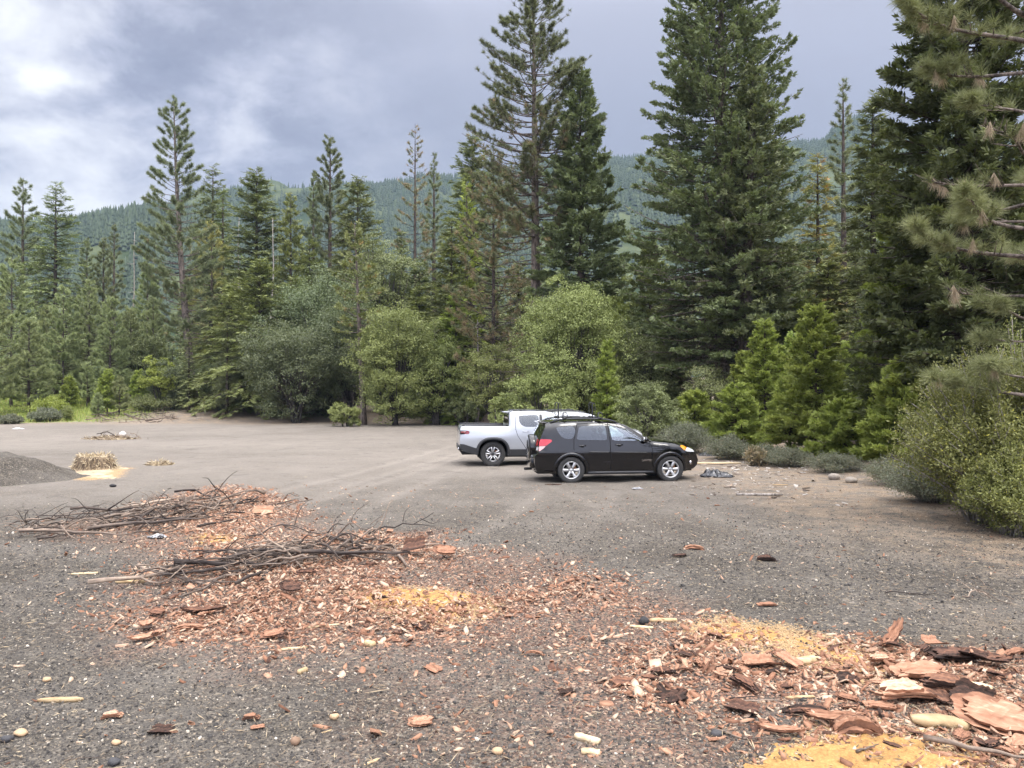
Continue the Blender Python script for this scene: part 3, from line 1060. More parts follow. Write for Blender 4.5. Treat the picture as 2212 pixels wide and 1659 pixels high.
hero('slender_pine', 'slim green pine close beside the thin brownish pine', 937, 325, 88, 43, 105, M_trunkd, M_pine, 'pine', cb=.25, nb=124, prof='cone', style='pine', dens=1.04, leaf=1.5, gap=.3)
hero('slender_pine', 'taller of the two narrow pines side by side before the ridge', 712, 292, 90, 86, 106, M_trunkd, M_pine, 'pine', cb=.2, nb=170, prof='cone', style='pine', dens=1.30, leaf=1.6, gap=.28)
hero('slender_pine', 'shorter narrow pine hugging the left side of a taller one', 676, 372, 88, 33, 107, M_trunkd, M_pine, 'pine', cb=.2, nb=124, prof='cone', style='pine', dens=1.30, leaf=1.5, gap=.25)
hero('slender_pine', 'open pine with spiky crown at the far left, left of a dark fir', 47, 382, 95, 69, 108, M_trunkd, M_pine, 'pine', cb=.3, nb=131, prof='cone', style='pine', dens=0.98, leaf=1.7, gap=.36, dead=14)
hero('slender_pine', 'sparse pine rising over the trees on the right, beside an orange topped tree', 1824, 165, 58, 57, 109, M_trunkd, M_pine, 'pine', cb=.36, nb=124, prof='cone', style='pine', dens=0.91, leaf=1.3, gap=.36, dead=20)
hero('slender_pine', 'dark narrow pine in the gap left of the lone pine, before the ridge', 222, 512, 96, 40, 110, M_trunkd, M_pine, 'pine', cb=.2, nb=124, prof='cone', style='pine', dens=1.30, leaf=1.6, gap=.25)
hero('slender_pine', 'small thin pine whose tip stands against the blue ridge at left', 245, 480, 106, 33, 111, M_trunkd, M_pine, 'pine', cb=.3, nb=93, prof='cone', style='pine', dens=1.04, leaf=1.7, gap=.3)
hero('slender_pine', 'short grey green pine between the dark fir and the ridge at left', 186, 512, 103, 40, 112, M_trunkd, M_pine, 'pine', cb=.2, nb=108, prof='cone', style='pine', dens=1.17, leaf=1.7, gap=.28)
hero('slender_pine', 'pale green pine directly left of the lone leaning pine', 318, 552, 92, 48, 113, M_trunkd, M_young, 'pine', cb=.12, nb=139, prof='cone', style='pine', dens=1.17, leaf=1.6, gap=.2)
hero('fir', 'dark symmetrical fir against the sky at the far left', 118, 393, 92, 113, 121, M_trunkd, M_fir, 'fir', cb=.18, nb=190, prof='fir', style='fir', dens=.42, leaf=1.5, gap=.22)
hero('fir', 'fir with a narrow tip right behind the lone leaning pine', 458, 355, 100, 95, 122, M_trunkd, M_fir, 'fir', cb=.1, nb=180, prof='fir', style='fir', dens=.5, leaf=1.7, gap=.2)
hero('fir', 'lower fir tip at the right shoulder of the one behind the lone pine', 480, 402, 97, 45, 123, M_trunkd, M_fir, 'fir', cb=.1, nb=140, prof='fir', style='fir', dens=.5, leaf=1.7, gap=.2)
hero('fir', 'big blue green fir standing under the bald grassy hilltop', 553, 362, 80, 145, 124, M_trunkd, M_fir, 'fir', cb=.06, nb=260, prof='fir', style='fir', dens=.6, leaf=1.5, gap=.15)
hero('fir', 'lighter fir with drooping boughs at the back edge of the clearing', 560, 560, 66, 142, 125, M_trunkd, M_cedar, 'fir', cb=.05, nb=190, prof='fir', style='fir', dens=.62, leaf=1.25, gap=.12)
hero('fir', 'dark green pointed fir behind the grey green oaks', 772, 380, 82, 131, 126, M_trunkd, M_fir, 'fir', cb=.06, nb=230, prof='fir', style='fir', dens=.62, leaf=1.5, gap=.12)
hero('fir', 'broad dark fir partly hidden behind the browning pine', 1020, 285, 70, 148, 127, M_trunkd, M_fir, 'fir', cb=.06, nb=260, prof='fir', style='fir', dens=.6, leaf=1.4, gap=.14)
hero('fir', 'low bushy fir with rounded dark top below the thin brownish pine', 866, 498, 78, 54, 128, M_trunkd, M_fir, 'fir', cb=.1, nb=150, prof='fir', style='fir', dens=.7, leaf=1.4)
hero('fir', 'dark fir filling the gap beneath the thin brownish pine', 905, 560, 70, 84, 129, M_trunkd, M_fir, 'fir', cb=.05, nb=170, prof='fir', style='fir', dens=.6, leaf=1.35)
hero('fir', 'light tipped fir with layered boughs left of the browning pine base', 975, 470, 62, 95, 130, M_trunkd, M_cedar, 'fir', cb=.1, nb=200, prof='fir', style='fir', dens=.55, leaf=1.2, gap=.16)
hero('fir', 'grey green fir against the sky between the sparse pine and the dark cedar at right', 1888, 205, 38, 134, 131, M_trunkd, M_fir, 'fir', cb=.06, nb=250, prof='fir', style='fir', dens=.62, leaf=1.05, gap=.14)
hero('fir', 'fir in deep shade behind the trunk of the giant cedar', 1700, 520, 48, 125, 132, M_trunkd, M_fir, 'fir', cb=.05, nb=200, prof='fir', style='fir', dens=.6, leaf=1.15)
hero('yellow_cedar', 'narrow yellow green cedar with a dark trunk below the bald hilltop', 627, 412, 78, 52, 141, M_trunkd, M_cedar, 'cedar', cb=.28, nb=130, prof='cone', style='cedar', dens=.62, leaf=1.5, gap=.25, r0=.24)
hero('yellow_pine', 'yellowish pine leaning on the lone leaning pine from the right', 456, 478, 86, 60, 142, M_trunkd, M_yellow, 'pine', cb=.2, nb=100, prof='pine', style='pine', dens=.9, leaf=1.6, gap=.25)
hero('yellow_fir', 'pale yellow conifer with rusty top on the right behind the giant cedar', 1768, 330, 50, 92, 143, M_trunkd, M_yellow, 'conifer', cb=.1, nb=170, prof='fir', style='fir', dens=.5, leaf=1.2, gap=.25, brown=.12)
hero('yellow_cedar', 'light green cedar squeezed between a dark fir and the browning pine', 1008, 392, 64, 50, 144, M_trunkd, M_bright, 'cedar', cb=.2, nb=120, prof='cone', style='cedar', dens=.55, leaf=1.3, gap=.25)
hero('thin_cedar', 'thin cedar with pale bare trunk and few yellow green boughs before the oaks', 765, 480, 57, 62, 145, M_trunk, M_cedar, 'cedar', u_base=786, cb=.36, nb=64, prof='pine', style='cedar', dens=.55, leaf=1.15, gap=.38, dead=30, brown=.05, r0=.22)
hero('incense_cedar', 'dense pointed cedar right of the tallest pine', 1254, 148, 48, 130, 146, M_trunkd, M_giant, 'cedar', cb=.24, nb=300, prof='cone', style='cedar', dens=.78, leaf=1.15, gap=.16, dead=16, r0=.28)
hero('incense_cedar', 'giant dense cedar towering behind the black car, top out of view', 1560, -330, 42, 232, 147, M_trunk, M_giant, 'cedar', cb=.12, nb=620, prof='cone', style='cedar', dens=.80, leaf=.92, gap=.30, dead=190, r0=.42)
hero('incense_cedar', 'second dark trunked cedar merging with the giant cedar on its right side', 1628, 130, 39, 124, 148, M_trunkd, M_giant, 'cedar', u_base=1606, cb=.24, nb=220, prof='cone', style='cedar', dens=.6, leaf=1.1, gap=.22, dead=80, r0=.42)
hero('incense_cedar', 'lighter cedar skirt left of the giant cedar, above the bright oak', 1405, 520, 52, 92, 149, M_trunkd, M_cedar, 'cedar', cb=.06, nb=200, prof='cone', style='cedar', dens=.7, leaf=1.2)
hero('incense_cedar', 'big dark cedar at the right behind the long needled pine, top out of view', 2085, -420, 23, 250, 150, M_trunkd, M_cedard, 'cedar', cb=.10, nb=560, prof='cone', style='cedar', dens=.75, leaf=.95, gap=.2, dead=60, r0=.32)
hero('incense_cedar', 'leafy cedar with bright lower boughs in front of the big dark cedar', 1945, 395, 25.5, 105, 151, M_trunkd, M_bright, 'cedar', cb=.08, nb=230, prof='cone', style='cedar', dens=.85, leaf=.85, gap=.12)
hero('fir', 'dim fir closing the gap behind the bright oak and the black car', 1330, 560, 62, 125, 152, M_trunkd, M_fir, 'fir', cb=.04, nb=180, prof='fir', style='fir', dens=.55, leaf=1.3)
hero('fir', 'shaded fir low down behind the left foot of the giant cedar', 1450, 640, 47, 108, 153, M_trunkd, M_fir, 'fir', cb=.03, nb=170, prof='fir', style='fir', dens=.6, leaf=1.05)
hero('fir', 'shaded fir behind the brightest young cedars on the right', 1790, 560, 38, 119, 154, M_trunkd, M_cedar, 'fir', cb=.04, nb=190, prof='fir', style='fir', dens=.6, leaf=.95)
hero('fir', 'dark fir hidden deep behind the right hand shrubs', 2150, 420, 27, 193, 155, M_trunkd, M_fir, 'fir', cb=.03, nb=220, prof='fir', style='fir', dens=.6, leaf=.9)
hero('yellow_fir', 'dull yellow green fir behind the pickup, under the tallest pine', 1120, 560, 60, 88, 156, M_trunkd, M_cedar, 'fir', cb=.05, nb=150, prof='fir', style='fir', dens=.5, leaf=1.2, gap=.2, brown=.06)

# dead snags
def snag(label, u, vtop, d, seed, nlimb=22):
    x = at(u, d)
    H = CAM_H + (HZ - vtop) / FPX * d - float(gz(x, d))
    rng = np.random.default_rng(seed)
    G = Geo()
    zz = np.linspace(-.2, H, 9)
    V, F = tubes(np.stack([.02 * zz + .1 * np.sin(zz * .6), 0 * zz, zz], -1), .16 * (1 - .85 * zz / H), 7)
    G.add(V, F)
    hb = H * rng.uniform(.25, .98, nlimb)
    a = rng.random(nlimb) * 6.28
    l = rng.uniform(.4, 1.6, nlimb) * (1.1 - .6 * hb / H)
    s = np.linspace(0, 1, 5)[None]
    P = np.stack([.02 * hb[:, None] + np.cos(a)[:, None] * l[:, None] * s, np.sin(a)[:, None] * l[:, None] * s, hb[:, None] + l[:, None] * (-.3 * s + .35 * s * s)], -1)
    V, F = tubes(P, .03 * (1 - .8 * s), 4)
    G.add(V, F)
    o = G.obj('dead_snag', M_dead, None, True)
    o.location = (x, d, float(gz(x, d)))
    tag(o, label, 'dead tree')


snag('bare grey dead trunk standing before the ridge left of the lone pine', 283, 500, 98, 1)
snag('white dead trunk tip beside the big blue green fir', 582, 470, 76, 2, 6)
snag('short dead trunk between the fir tips right of the lone pine', 508, 465, 88, 3, 14)
snag('dead stem in the dim gap left of the pickup', 1030, 690, 57, 4, 26)

# the stand of young pines on the left
YP = [(-30, 600, 66, 84, 'young pine cut by the left edge behind the meadow'), (24, 556, 75, 78, 'tall young pine near the left edge under the open pine'),
      (62, 690, 69, 56, 'front young pine with low boughs at the meadow edge'), (136, 618, 77, 58, 'young pine below the dark symmetrical fir'),
      (192, 604, 79, 58, 'young pine in the middle of the left stand'), (238, 640, 76, 54, 'young pine at the right end of the left stand'),
      (282, 668, 80, 50, 'lower young pine between the left stand and the lone pine'), (100, 660, 82, 50, 'young pine tucked behind the front row of the left stand'),
      (330, 640, 84, 46, 'young pine half hidden by the lone leaning pine')]
for i, (u, vt, d, hw, lab) in enumerate(YP):
    hero('young_pine', lab, u, vt, d, hw, 200 + i, M_trunkd, M_young, 'pine', 'young pines in the stand on the left', cb=.12, nb=110, prof='cone', style='pine',
         dens=1.15, leaf=1.35, r0=.13, dead=20, gap=.12)

# oaks and other broadleaf trees
leafy('oak', 'wide grey green oak at the back of the clearing, left of the thin cedar', 700, 590, 66, 122, 301, M_oakd, 890, nblob=150, per=330, leaf=.20, stems=5)
leafy('oak', 'tall grey green oak dome behind the thin cedar', 826, 505, 70, 78, 302, M_oak, 850, nblob=140, per=330, leaf=.21, stems=3)
leafy('oak', 'low dark oak with several black stems at the clearing edge', 640, 700, 60, 120, 303, M_oakd, 892, nblob=130, per=330, leaf=.18, stems=7)
leafy('oak', 'dark oak clump with low branches left of the bright oak', 758, 640, 62, 76, 304, M_oakd, 885, nblob=90, per=330, leaf=.18, stems=5)
leafy('bright_oak', 'bright rounded oak at the clearing edge right of the thin cedar', 856, 668, 56, 92, 305, M_oakb, 925, nblob=130, per=380, leaf=.16, stems=4)
leafy('bright_oak', 'smaller olive oak joined to the right of the bright rounded oak', 940, 705, 57, 68, 306, M_oakb, 922, nblob=90, per=360, leaf=.16, stems=3)
leafy('bright_oak', 'large pale green oak behind the two cars', 1240, 600, 41, 118, 307, M_oakb, 930, nblob=200, per=400, leaf=.125, stems=4)
leafy('bright_oak', 'low pale green oak bough hanging over the pickup', 1165, 805, 38, 80, 308, M_oakb, 945, nblob=90, per=380, leaf=.11, stems=3)
leafy('oak', 'dim oak between the bright oak and the giant cedar', 1385, 700, 43, 90, 309, M_oak, 950, nblob=120, per=360, leaf=.125, stems=4)
leafy('oak', 'shaded oak bush right behind the black car', 1400, 835, 33, 75, 310, M_oak, 955, nblob=60, per=360, leaf=.09, stems=3)
leafy('oak', 'dark evergreen oak under the lone leaning pine', 372, 770, 72, 62, 311, M_oakd, 878, nblob=60, per=330, leaf=.18, stems=4)
leafy('oak', 'grey green oak behind the saplings at left', 300, 700, 80, 60, 312, M_oak, 860, nblob=60, per=330, leaf=.2, stems=3)
leafy('maple_bush', 'vivid light green bush peeking out left of the lone pine trunk', 345, 775, 70, 34, 313, M_bright, 850, nblob=24, per=260, leaf=.2, stems=3, cat='bush')
leafy('oak', 'dark brush under the trees right of the lone pine trunk', 500, 770, 74, 70, 314, M_oakd, 880, nblob=60, per=320, leaf=.19, stems=5)
leafy('oak_bush', 'low leafy bush spilling onto the clearing below the dark oak', 745, 868, 54, 40, 315, M_oakb, 922, nblob=34, per=330, leaf=.13, stems=4, cat='bush', part='foliage', stem='stems')
leafy('oak_bush', 'low green bush on the tan bank right of the bright oak', 1000, 852, 55, 46, 316, M_oak, 905, nblob=34, per=300, leaf=.13, stems=4, cat='bush', part='foliage', stem='stems')
leafy('oak_bush', 'dense low bush behind the bed of the pickup', 1085, 850, 42, 50, 317, M_oakb, 925, nblob=40, per=330, leaf=.11, stems=4, cat='bush', part='foliage', stem='stems')
leafy('oak_bush', 'yellow green brush between the bank and the browning pine', 1060, 740, 52, 66, 318, M_oakb, 880, nblob=50, per=300, leaf=.14, stems=4, cat='bush', part='foliage', stem='stems')
leafy('oak', 'shadowy undergrowth oak below the giant cedar', 1540, 800, 38, 90, 319, M_oak, 945, nblob=60, per=330, leaf=.10, stems=4)

hero('fir', 'light green fir rising behind the low dark oak at the clearing edge', 640, 600, 68, 95, 160, M_trunkd, M_cedar, 'fir', cb=.04, nb=170, prof='fir', style='fir', dens=.62, leaf=1.25, gap=.1)
hero('fir', 'soft green fir filling the wall between the lone pine and the big blue green fir', 500, 610, 70, 104, 161, M_trunkd, M_cedar, 'fir', cb=.05, nb=170, prof='fir', style='fir', dens=.62, leaf=1.25, gap=.1)
hero('fir', 'fresh green fir showing between the bright oaks and the pickup', 985, 640, 59, 88, 162, M_trunkd, M_bright, 'fir', cb=.04, nb=160, prof='fir', style='fir', dens=.6, leaf=1.15, gap=.12)
hero('fir', 'soft green fir behind the narrow yellow green cedar', 668, 520, 76, 91, 163, M_trunkd, M_cedar, 'fir', cb=.04, nb=170, prof='fir', style='fir', dens=.55, leaf=1.3, gap=.12)
hero('fir', 'green fir filling the gap right of the tall grey green oak dome', 905, 620, 66, 91, 164, M_trunkd, M_cedar, 'fir', cb=.04, nb=160, prof='fir', style='fir', dens=.6, leaf=1.25, gap=.1)
hero('incense_cedar', 'light green cedar right behind the big pale green oak', 1330, 640, 46, 78, 165, M_trunkd, M_bright, 'cedar', cb=.04, nb=170, prof='cone', style='cedar', dens=.7, leaf=1.0, gap=.12)
hero('incense_cedar', 'fresh green cedar in the gap right of the giant cedar', 1722, 640, 40, 88, 166, M_trunkd, M_bright, 'cedar', cb=.05, nb=220, prof='cone', style='cedar', dens=.7, leaf=.95, gap=.15)

# young cedars along the right edge of the clearing
YC = [(1592, 832, 31.5, 82, 'wide bushy young cedar behind the hood of the black car'), (1652, 692, 34, 72, 'pointed young cedar just right of the giant cedar trunk'),
      (1762, 660, 28, 106, 'tallest bright young cedar in the row at right'), (1705, 815, 29.5, 62, 'small young cedar between the bushy and the tallest one'),
      (1822, 868, 25.5, 92, 'short spreading young cedar with a bare lower stem'), (1500, 845, 35.5, 66, 'low dark young cedar above the hood of the black car'),
      (1950, 780, 22.5, 100, 'young cedar with lush low boughs beside the big leafy shrub'), (1312, 735, 37, 34, 'slim young cedar before the bright oak, above the black car roof'),
      (1880, 690, 29, 84, 'young cedar standing behind the short spreading one'),
      (1610, 760, 37, 60, 'young cedar behind the wide bushy one'), (1715, 720, 35, 60, 'young cedar in the second row left of the tallest one'), (1835, 740, 33, 66, 'young cedar in the second row right of the tallest one')]
for i, (u, vt, d, hw, lab) in enumerate(YC):
    hero('young_cedar', lab, u, vt, d, hw, 400 + i, M_trunkd, M_bright, 'young cedar', 'young cedars along the right edge', cb=.10, nb=130 if vt < 800 else 90, prof='cone', style='cedar',
         dens=1.1, leaf=.68, r0=.055, gap=.10)

# saplings in the meadow at left
SP = [(150, 815, 71, 22, 'round bushy sapling at the meadow edge'), (188, 782, 73, 26, 'tall slim sapling behind the round one'), (232, 800, 66, 26, 'sapling with a tiered crown in the meadow'),
      (258, 815, 66, 24, 'sapling with a straight dark stem at the bank'), (300, 800, 72, 24, 'sapling close to the vivid green bush'), (212, 850, 65, 14, 'smallest sapling on the bank')]
for i, (u, vt, d, hw, lab) in enumerate(SP):
    hero('sapling', lab, u, vt, d, hw, 450 + i, M_trunkd, M_young if i % 2 else M_bright, 'sapling', 'saplings in the meadow', cb=.18, nb=46, prof='cone', style='pine' if i % 2 else 'cedar',
         dens=1.6, leaf=1.0, r0=.05)

# ---- conifers filling the wood behind: shared meshes, each one a tree
LIB = []
for i, (H, Rm, stl, pf, ml) in enumerate([(20, 3.0, 'fir', 'fir', M_fir), (18, 2.6, 'fir', 'fir', M_fir), (20, 2.2, 'pine', 'cone', M_pine), (18, 2.6, 'cedar', 'cone', M_cedar), (16, 2.4, 'pine', 'cone', M_young), (22, 2.4, 'fir', 'spire', M_fir)]):
    tr, cr = conifer(500 + i, H, Rm, cb=.10, nb=130, prof=pf, style=stl, dens=.42 if stl != 'pine' else .7, leaf=2.0, gap=.15)
    LIB.append((H, tree_meshes('woodland_conifer', tr, cr, M_trunkd, ml)))
rng = np.random.default_rng(77)
FILL_U = np.array([-60, 60, 200, 300, 420, 520, 640, 760, 860, 960, 1080, 1180, 1300, 1420, 1560, 1700, 1850, 2300])
FILL_V = np.array([590, 600, 600, 600, 560, 520, 560, 540, 600, 540, 480, 520, 520, 640, 480, 470, 420, 380])
k = 0
for d0, d1, step, dv in ((64, 78, 62, 150), (86, 110, 54, 75), (120, 180, 52, 45), (190, 290, 44, 75)):
    for u in np.arange(-80, 2300, step):
        u = u + rng.uniform(-.4, .4) * step
        d = rng.uniform(d0, d1)
        if d < 80 and (u < 330 or 560 < u < 640):
            continue
        vt = np.interp(u, FILL_U, FILL_V) + dv + rng.uniform(-25, 45)
        if vt > 770:
            continue
        x = at(u, d)
        H = CAM_H + (HZ - vt) / FPX * d - float(gz(x, d))
        Hl, me = LIB[int(rng.integers(0, len(LIB)))]
        s = H / Hl
        w = s * rng.uniform(.85, 1.3) * (1.25 if d < 80 else 1.0)
        put_tree('woodland_conifer', me, x, d, rng.random() * 6.28,
                 'conifer in the thick of the wood behind the clearing' if d < 120 else 'conifer in the deep wood between the clearing and the ridge', 'conifer',
                 'conifers of the wood behind the clearing' if d < 120 else 'conifers of the deep wood below the ridge', (w, w, s))

# ---- the long needled pine at the right edge: limbs reach in over the shrubs
def near_pine():
    d, ub = 13.6, 2238
    x = at(ub, d)
    z0 = float(gz(x, d))
    H = 17.0
    rng = np.random.default_rng(9)
    tr = Geo()
    zz = np.linspace(-.2, H, 16)
    V, F = tubes(np.stack([.03 * np.sin(zz * .5), 0 * zz, zz], -1), .20 * (1 - zz / H * .8), 14)
    tr.add(V, F)
    Cs, Ax, Br = [], [], []

    def limb(h, azim, Ln, a, b_, bare=False, ntw=11):
        s = np.linspace(0, 1, 9)
        o_ = np.array([math.cos(azim), math.sin(azim), 0])
        p_ = np.array([-math.sin(azim), math.cos(azim), 0])
        wv = .07 * np.sin(s * 5 + rng.random() * 6)
        P = np.array([0, 0, h]) + o_ * (s * Ln)[:, None] + p_ * (wv * Ln)[:, None] + np.stack([0 * s, 0 * s, Ln * (a * s + b_ * s * s)], -1)
        V, F = tubes(P, (.012 + .013 * Ln) * (1 - .8 * s), 6)
        tr.add(V, F)
        for _ in range(int(1.35 * ntw * Ln)):
            q = .28 + .72 * rng.random() ** .7
            f = q * 8
            i = min(7, int(f))
            p0 = P[i] + (P[i + 1] - P[i]) * (f - i)
            sd = rng.choice([-1, 1])
            dr = nrm(o_ * .7 + p_ * sd * rng.uniform(.3, 1.0) + np.array([0, 0, rng.uniform(-.1, .55)]))
            l = rng.uniform(.15, .65) * (1.25 - q)
            s3 = np.linspace(0, 1, 4)
            Pt = p0 + dr * (s3 * l)[:, None] + np.stack([0 * s3, 0 * s3, .18 * l * s3 ** 2], -1)
            V, F = tubes(Pt, .011 * (1 - .6 * s3), 4)
            tr.add(V, F)
            if not bare or rng.random() < .25:
                Cs.append(Pt[-1])
                Ax.append(nrm(Pt[-1] - Pt[-2] + np.array([0, 0, .02])))
                Br.append(1.0 if rng.random() < (.035 if not bare else .6) else 0.0)
    # limbs seen reaching in from the right (height from its trunk foot, azimuth, length, rise)
    toward = PI + .25
    for v, Ln, a, b_, da, bare in ((20, 2.7, .02, .22, .0, 0), (105, 2.9, -.04, .20, .1, 0), (160, 2.1, -.05, .10, -.2, 0), (-40, 2.8, .05, .2, -.15, 0), (330, 1.7, .02, .1, .3, 1),
                                  (400, 1.9, -.10, .2, -.3, 1), (560, 2.7, -.02, .18, .05, 0), (500, 2.4, .05, .12, .25, 0), (640, 1.7, -.05, .1, -.1, 1), (690, 1.3, .1, .1, .1, 0),
                                  (860, 2.2, .12, .05, .0, 0), (820, 1.5, .1, .05, .2, 0), (250, 1.6, -.05, .15, .1, 0), (740, 1.0, .0, .1, -.2, 0), (480, 1.3, .0, .1, -.4, 0)):
        h = CAM_H + (HZ - v) / FPX * d - z0 + 0.0
        limb(h, toward + da, Ln, a, b_, bool(bare))
    for i in range(34):
        limb(rng.uniform(3.5, 16.5), rng.random() * 3.6 - 1.9, rng.uniform(1.2, 2.6), rng.uniform(-.1, .2), .2, False, 7)
    for i in range(16):
        limb(rng.uniform(9.6, 16.5), PI + rng.normal(0, .6), rng.uniform(1.2, 2.6), rng.uniform(0, .4), .2, False, 9)
    C, A, Bw = np.array(Cs), np.array(Ax), np.array(Br)
    n_ = len(C)
    k = 80
    rd = nrm(rng.normal(size=(n_ * k, 3)))
    A_ = np.repeat(A, k, 0)
    dead_ = np.repeat(Bw, k)
    D = nrm(A_ * .75 + rd * .8) * (1 - dead_)[:, None] + nrm(np.array([0, 0, -1.0]) + rd * .55) * dead_[:, None]
    D[:, 2] -= .12
    Bs = np.repeat(C, k, 0) - A_ * (rng.random(n_ * k) * .16)[:, None]
    V, F = blades(Bs, D, .235 * rng.uniform(.75, 1.15, n_ * k), np.full(n_ * k, .008), rng, False)
    ti = np.repeat(np.clip(.25 + .5 * rng.random(n_), 0, 1), k * 3)
    me = [('trunk', tr.mesh('near_pine_trunk', M_trunk, True)), ('crown', mesh_np('near_pine_crown', V, F, M_long, {'tint': np.clip(ti + .15, 0, 1), 'brown': np.repeat(Bw, k * 3)}))]
    put_tree('long_needled_pine', me, x, d, 0, 'near pine at the right edge with long needle tufts on limbs reaching left', 'pine')


near_pine()

# ---- shrubs
bush('leafy_shrub', 'big leafy shrub with small glossy leaves at the right edge', 2150, 14.2, 200, 3.2, 601, M_shrub, nst=420, per=300, leaf=.055, lean=(-.1, 0), bot=.12, curve=.45, brown=.03)
bush('leafy_shrub', 'upper leafy sprays of the shrub below the long needled pine', 2215, 15.2, 110, 3.75, 602, M_shrub, nst=190, per=200, leaf=.055, bot=.3, curve=.3, brown=.02)
bush('leafy_shrub', 'low skirt of the leafy shrub spreading onto the gravel at right', 2200, 12.9, 120, 1.5, 603, M_shrub, nst=190, per=200, leaf=.05, bot=.1, curve=.7, brown=.02)
bush('grey_brush', 'grey green brush at the foot of the leafy shrub at right', 2020, 16.8, 100, .95, 611, M_grey, nst=210, per=110, leaf=.040, bot=.25, curve=.6, lean=(-.25, -.15), brown=.05)
bush('grey_brush', 'low grey brush below the young cedar with lush low boughs', 1930, 19.8, 70, .65, 612, M_grey, nst=110, per=100, leaf=.042, bot=.2, curve=.6, brown=.05)
bush('grey_brush', 'low grey brush below the short spreading young cedar', 1800, 22.8, 66, .55, 613, M_grey, nst=100, per=100, leaf=.045, bot=.2, curve=.6, brown=.05)
bush('grey_brush', 'grey brush with pale dead stems near the black plastic', 1705, 24.8, 55, .6, 614, M_grey, nst=150, per=90, leaf=.045, bot=.25, curve=.6, brown=.08)
bush('grey_brush', 'pale grey brush mound behind the hood of the black car', 1480, 30.5, 70, 1.15, 615, M_grey, nst=190, per=110, leaf=.055, bot=.15, curve=.6)
bush('grey_brush', 'grey brush under the wide bushy young cedar', 1575, 27.5, 58, .85, 616, M_grey, nst=150, per=90, leaf=.05, bot=.2, curve=.6, brown=.05)
bush('grey_brush', 'dark grey brush in front of the tallest bright young cedar', 1655, 26.0, 55, .62, 617, M_grey, nst=120, per=80, leaf=.05, bot=.2, curve=.6, brown=.1)
bush('straw_tuft', 'dry straw coloured tuft beside the grey brush', 1632, 25.2, 24, .62, 618, M_grey, nst=60, per=20, leaf=.12, bot=.3, curve=.2, brown=1.0)
bush('grey_brush', 'grey green mound in the meadow at far left', 100, 62, 36, 1.0, 621, M_grey, nst=150, per=90, leaf=.13, bot=.1, curve=.6)
bush('grey_brush', 'flat grey mound at the meadow edge cut by the left border', 22, 58.5, 28, .62, 622, M_grey, nst=110, per=80, leaf=.13, bot=.1, curve=.6)
bush('leafy_shrub', 'loose green shrub with reaching sprays in the meadow', 108, 66, 44, 1.6, 623, M_bright, nst=90, per=60, leaf=.16, bot=.2, curve=.4)
bush('leafy_shrub', 'small upright dark green shrub right of the grey mound', 146, 62.5, 12, 1.25, 624, M_cedar, nst=50, per=90, leaf=.13, bot=.1, curve=.3)
bush('leafy_shrub', 'green undergrowth along the bank left of the pine trunk', 330, 70, 60, 1.5, 625, M_oak, nst=120, per=60, leaf=.17, bot=.1, curve=.5)
bush('leafy_shrub', 'undergrowth in the dark below the oaks', 640, 67, 90, 1.4, 626, M_oak, nst=120, per=60, leaf=.17, bot=.1, curve=.5)
bush('leafy_shrub', 'undergrowth among the stems behind the tan bank', 1010, 62, 100, 1.6, 627, M_oak, nst=140, per=60, leaf=.16, bot=.1, curve=.5)

# meadow grass on the left
rng = np.random.default_rng(31)
nb_ = 60000
gx_ = rng.uniform(-62, -19, nb_)
gy_ = rng.uniform(55, 92, nb_)
okk = ss(-gx_ - 33, -4, 5) * ss(gy_ - 0.12 * gx_ - 65 + (fbm(gx_, gy_, 5, 21) - .5) * 5, -1, 2.5) > rng.random(nb_)
gx_, gy_ = gx_[okk], gy_[okk]
n_ = len(gx_)
P = np.stack([gx_, gy_, gz(gx_, gy_) - .02], -1)
V, F = blades(P, rng.normal(size=(n_, 3)) * .3 + np.array([0, 0, 1.0]), rng.uniform(.15, .45, n_), np.full(n_, .05), rng, False)
o = link('grass', mesh_np('grass', V, F, M_grass, {'tint': np.repeat(rng.random(n_), 3), 'brown': np.repeat((rng.random(n_) < .2) * .8, 3)}))
tag(o, 'bright green meadow grass at the far left', 'grass', kind='stuff')
# ------------------------------------------------------------------ bark, sticks, gravel and other litter on the clearing
M_bark = tint_mat('bark_flakes', [(0.0, (.028, .018, .014)), (.25, (.095, .050, .035)), (.5, (.235, .115, .068)), (.78, (.37, .205, .128)), (1.0, (.52, .38, .27))], rnd=.85, var=.8, bs=16, bump=.9, stretch=.22)
M_wood = tint_mat('split_wood', [(0.0, (.26, .17, .09)), (.5, (.50, .37, .21)), (1.0, (.68, .56, .38))], rnd=.5, var=.4, bs=30)
M_stick = tint_mat('dead_branches', [(0.0, (.030, .024, .022)), (.35, (.095, .075, .062)), (.7, (.25, .19, .145)), (1.0, (.46, .37, .28))], rnd=.75, var=.5, bs=25, bump=.6)
M_stone = tint_mat('gravel_stones', [(0.0, (.030, .028, .027)), (.45, (.078, .071, .065)), (.7, (.150, .132, .112)), (.86, (.29, .235, .170)), (1.0, (.58, .53, .45))], rnd=0, var=.3, bs=50)
M_char = plain('charred_wood', (.022, .021, .022), .8, bump=.5, bs=30)
M_straw = tint_mat('straw', [(0.0, (.070, .050, .034)), (.35, (.24, .18, .115)), (1.0, (.60, .50, .33))], rnd=.2, var=.3, bs=20)


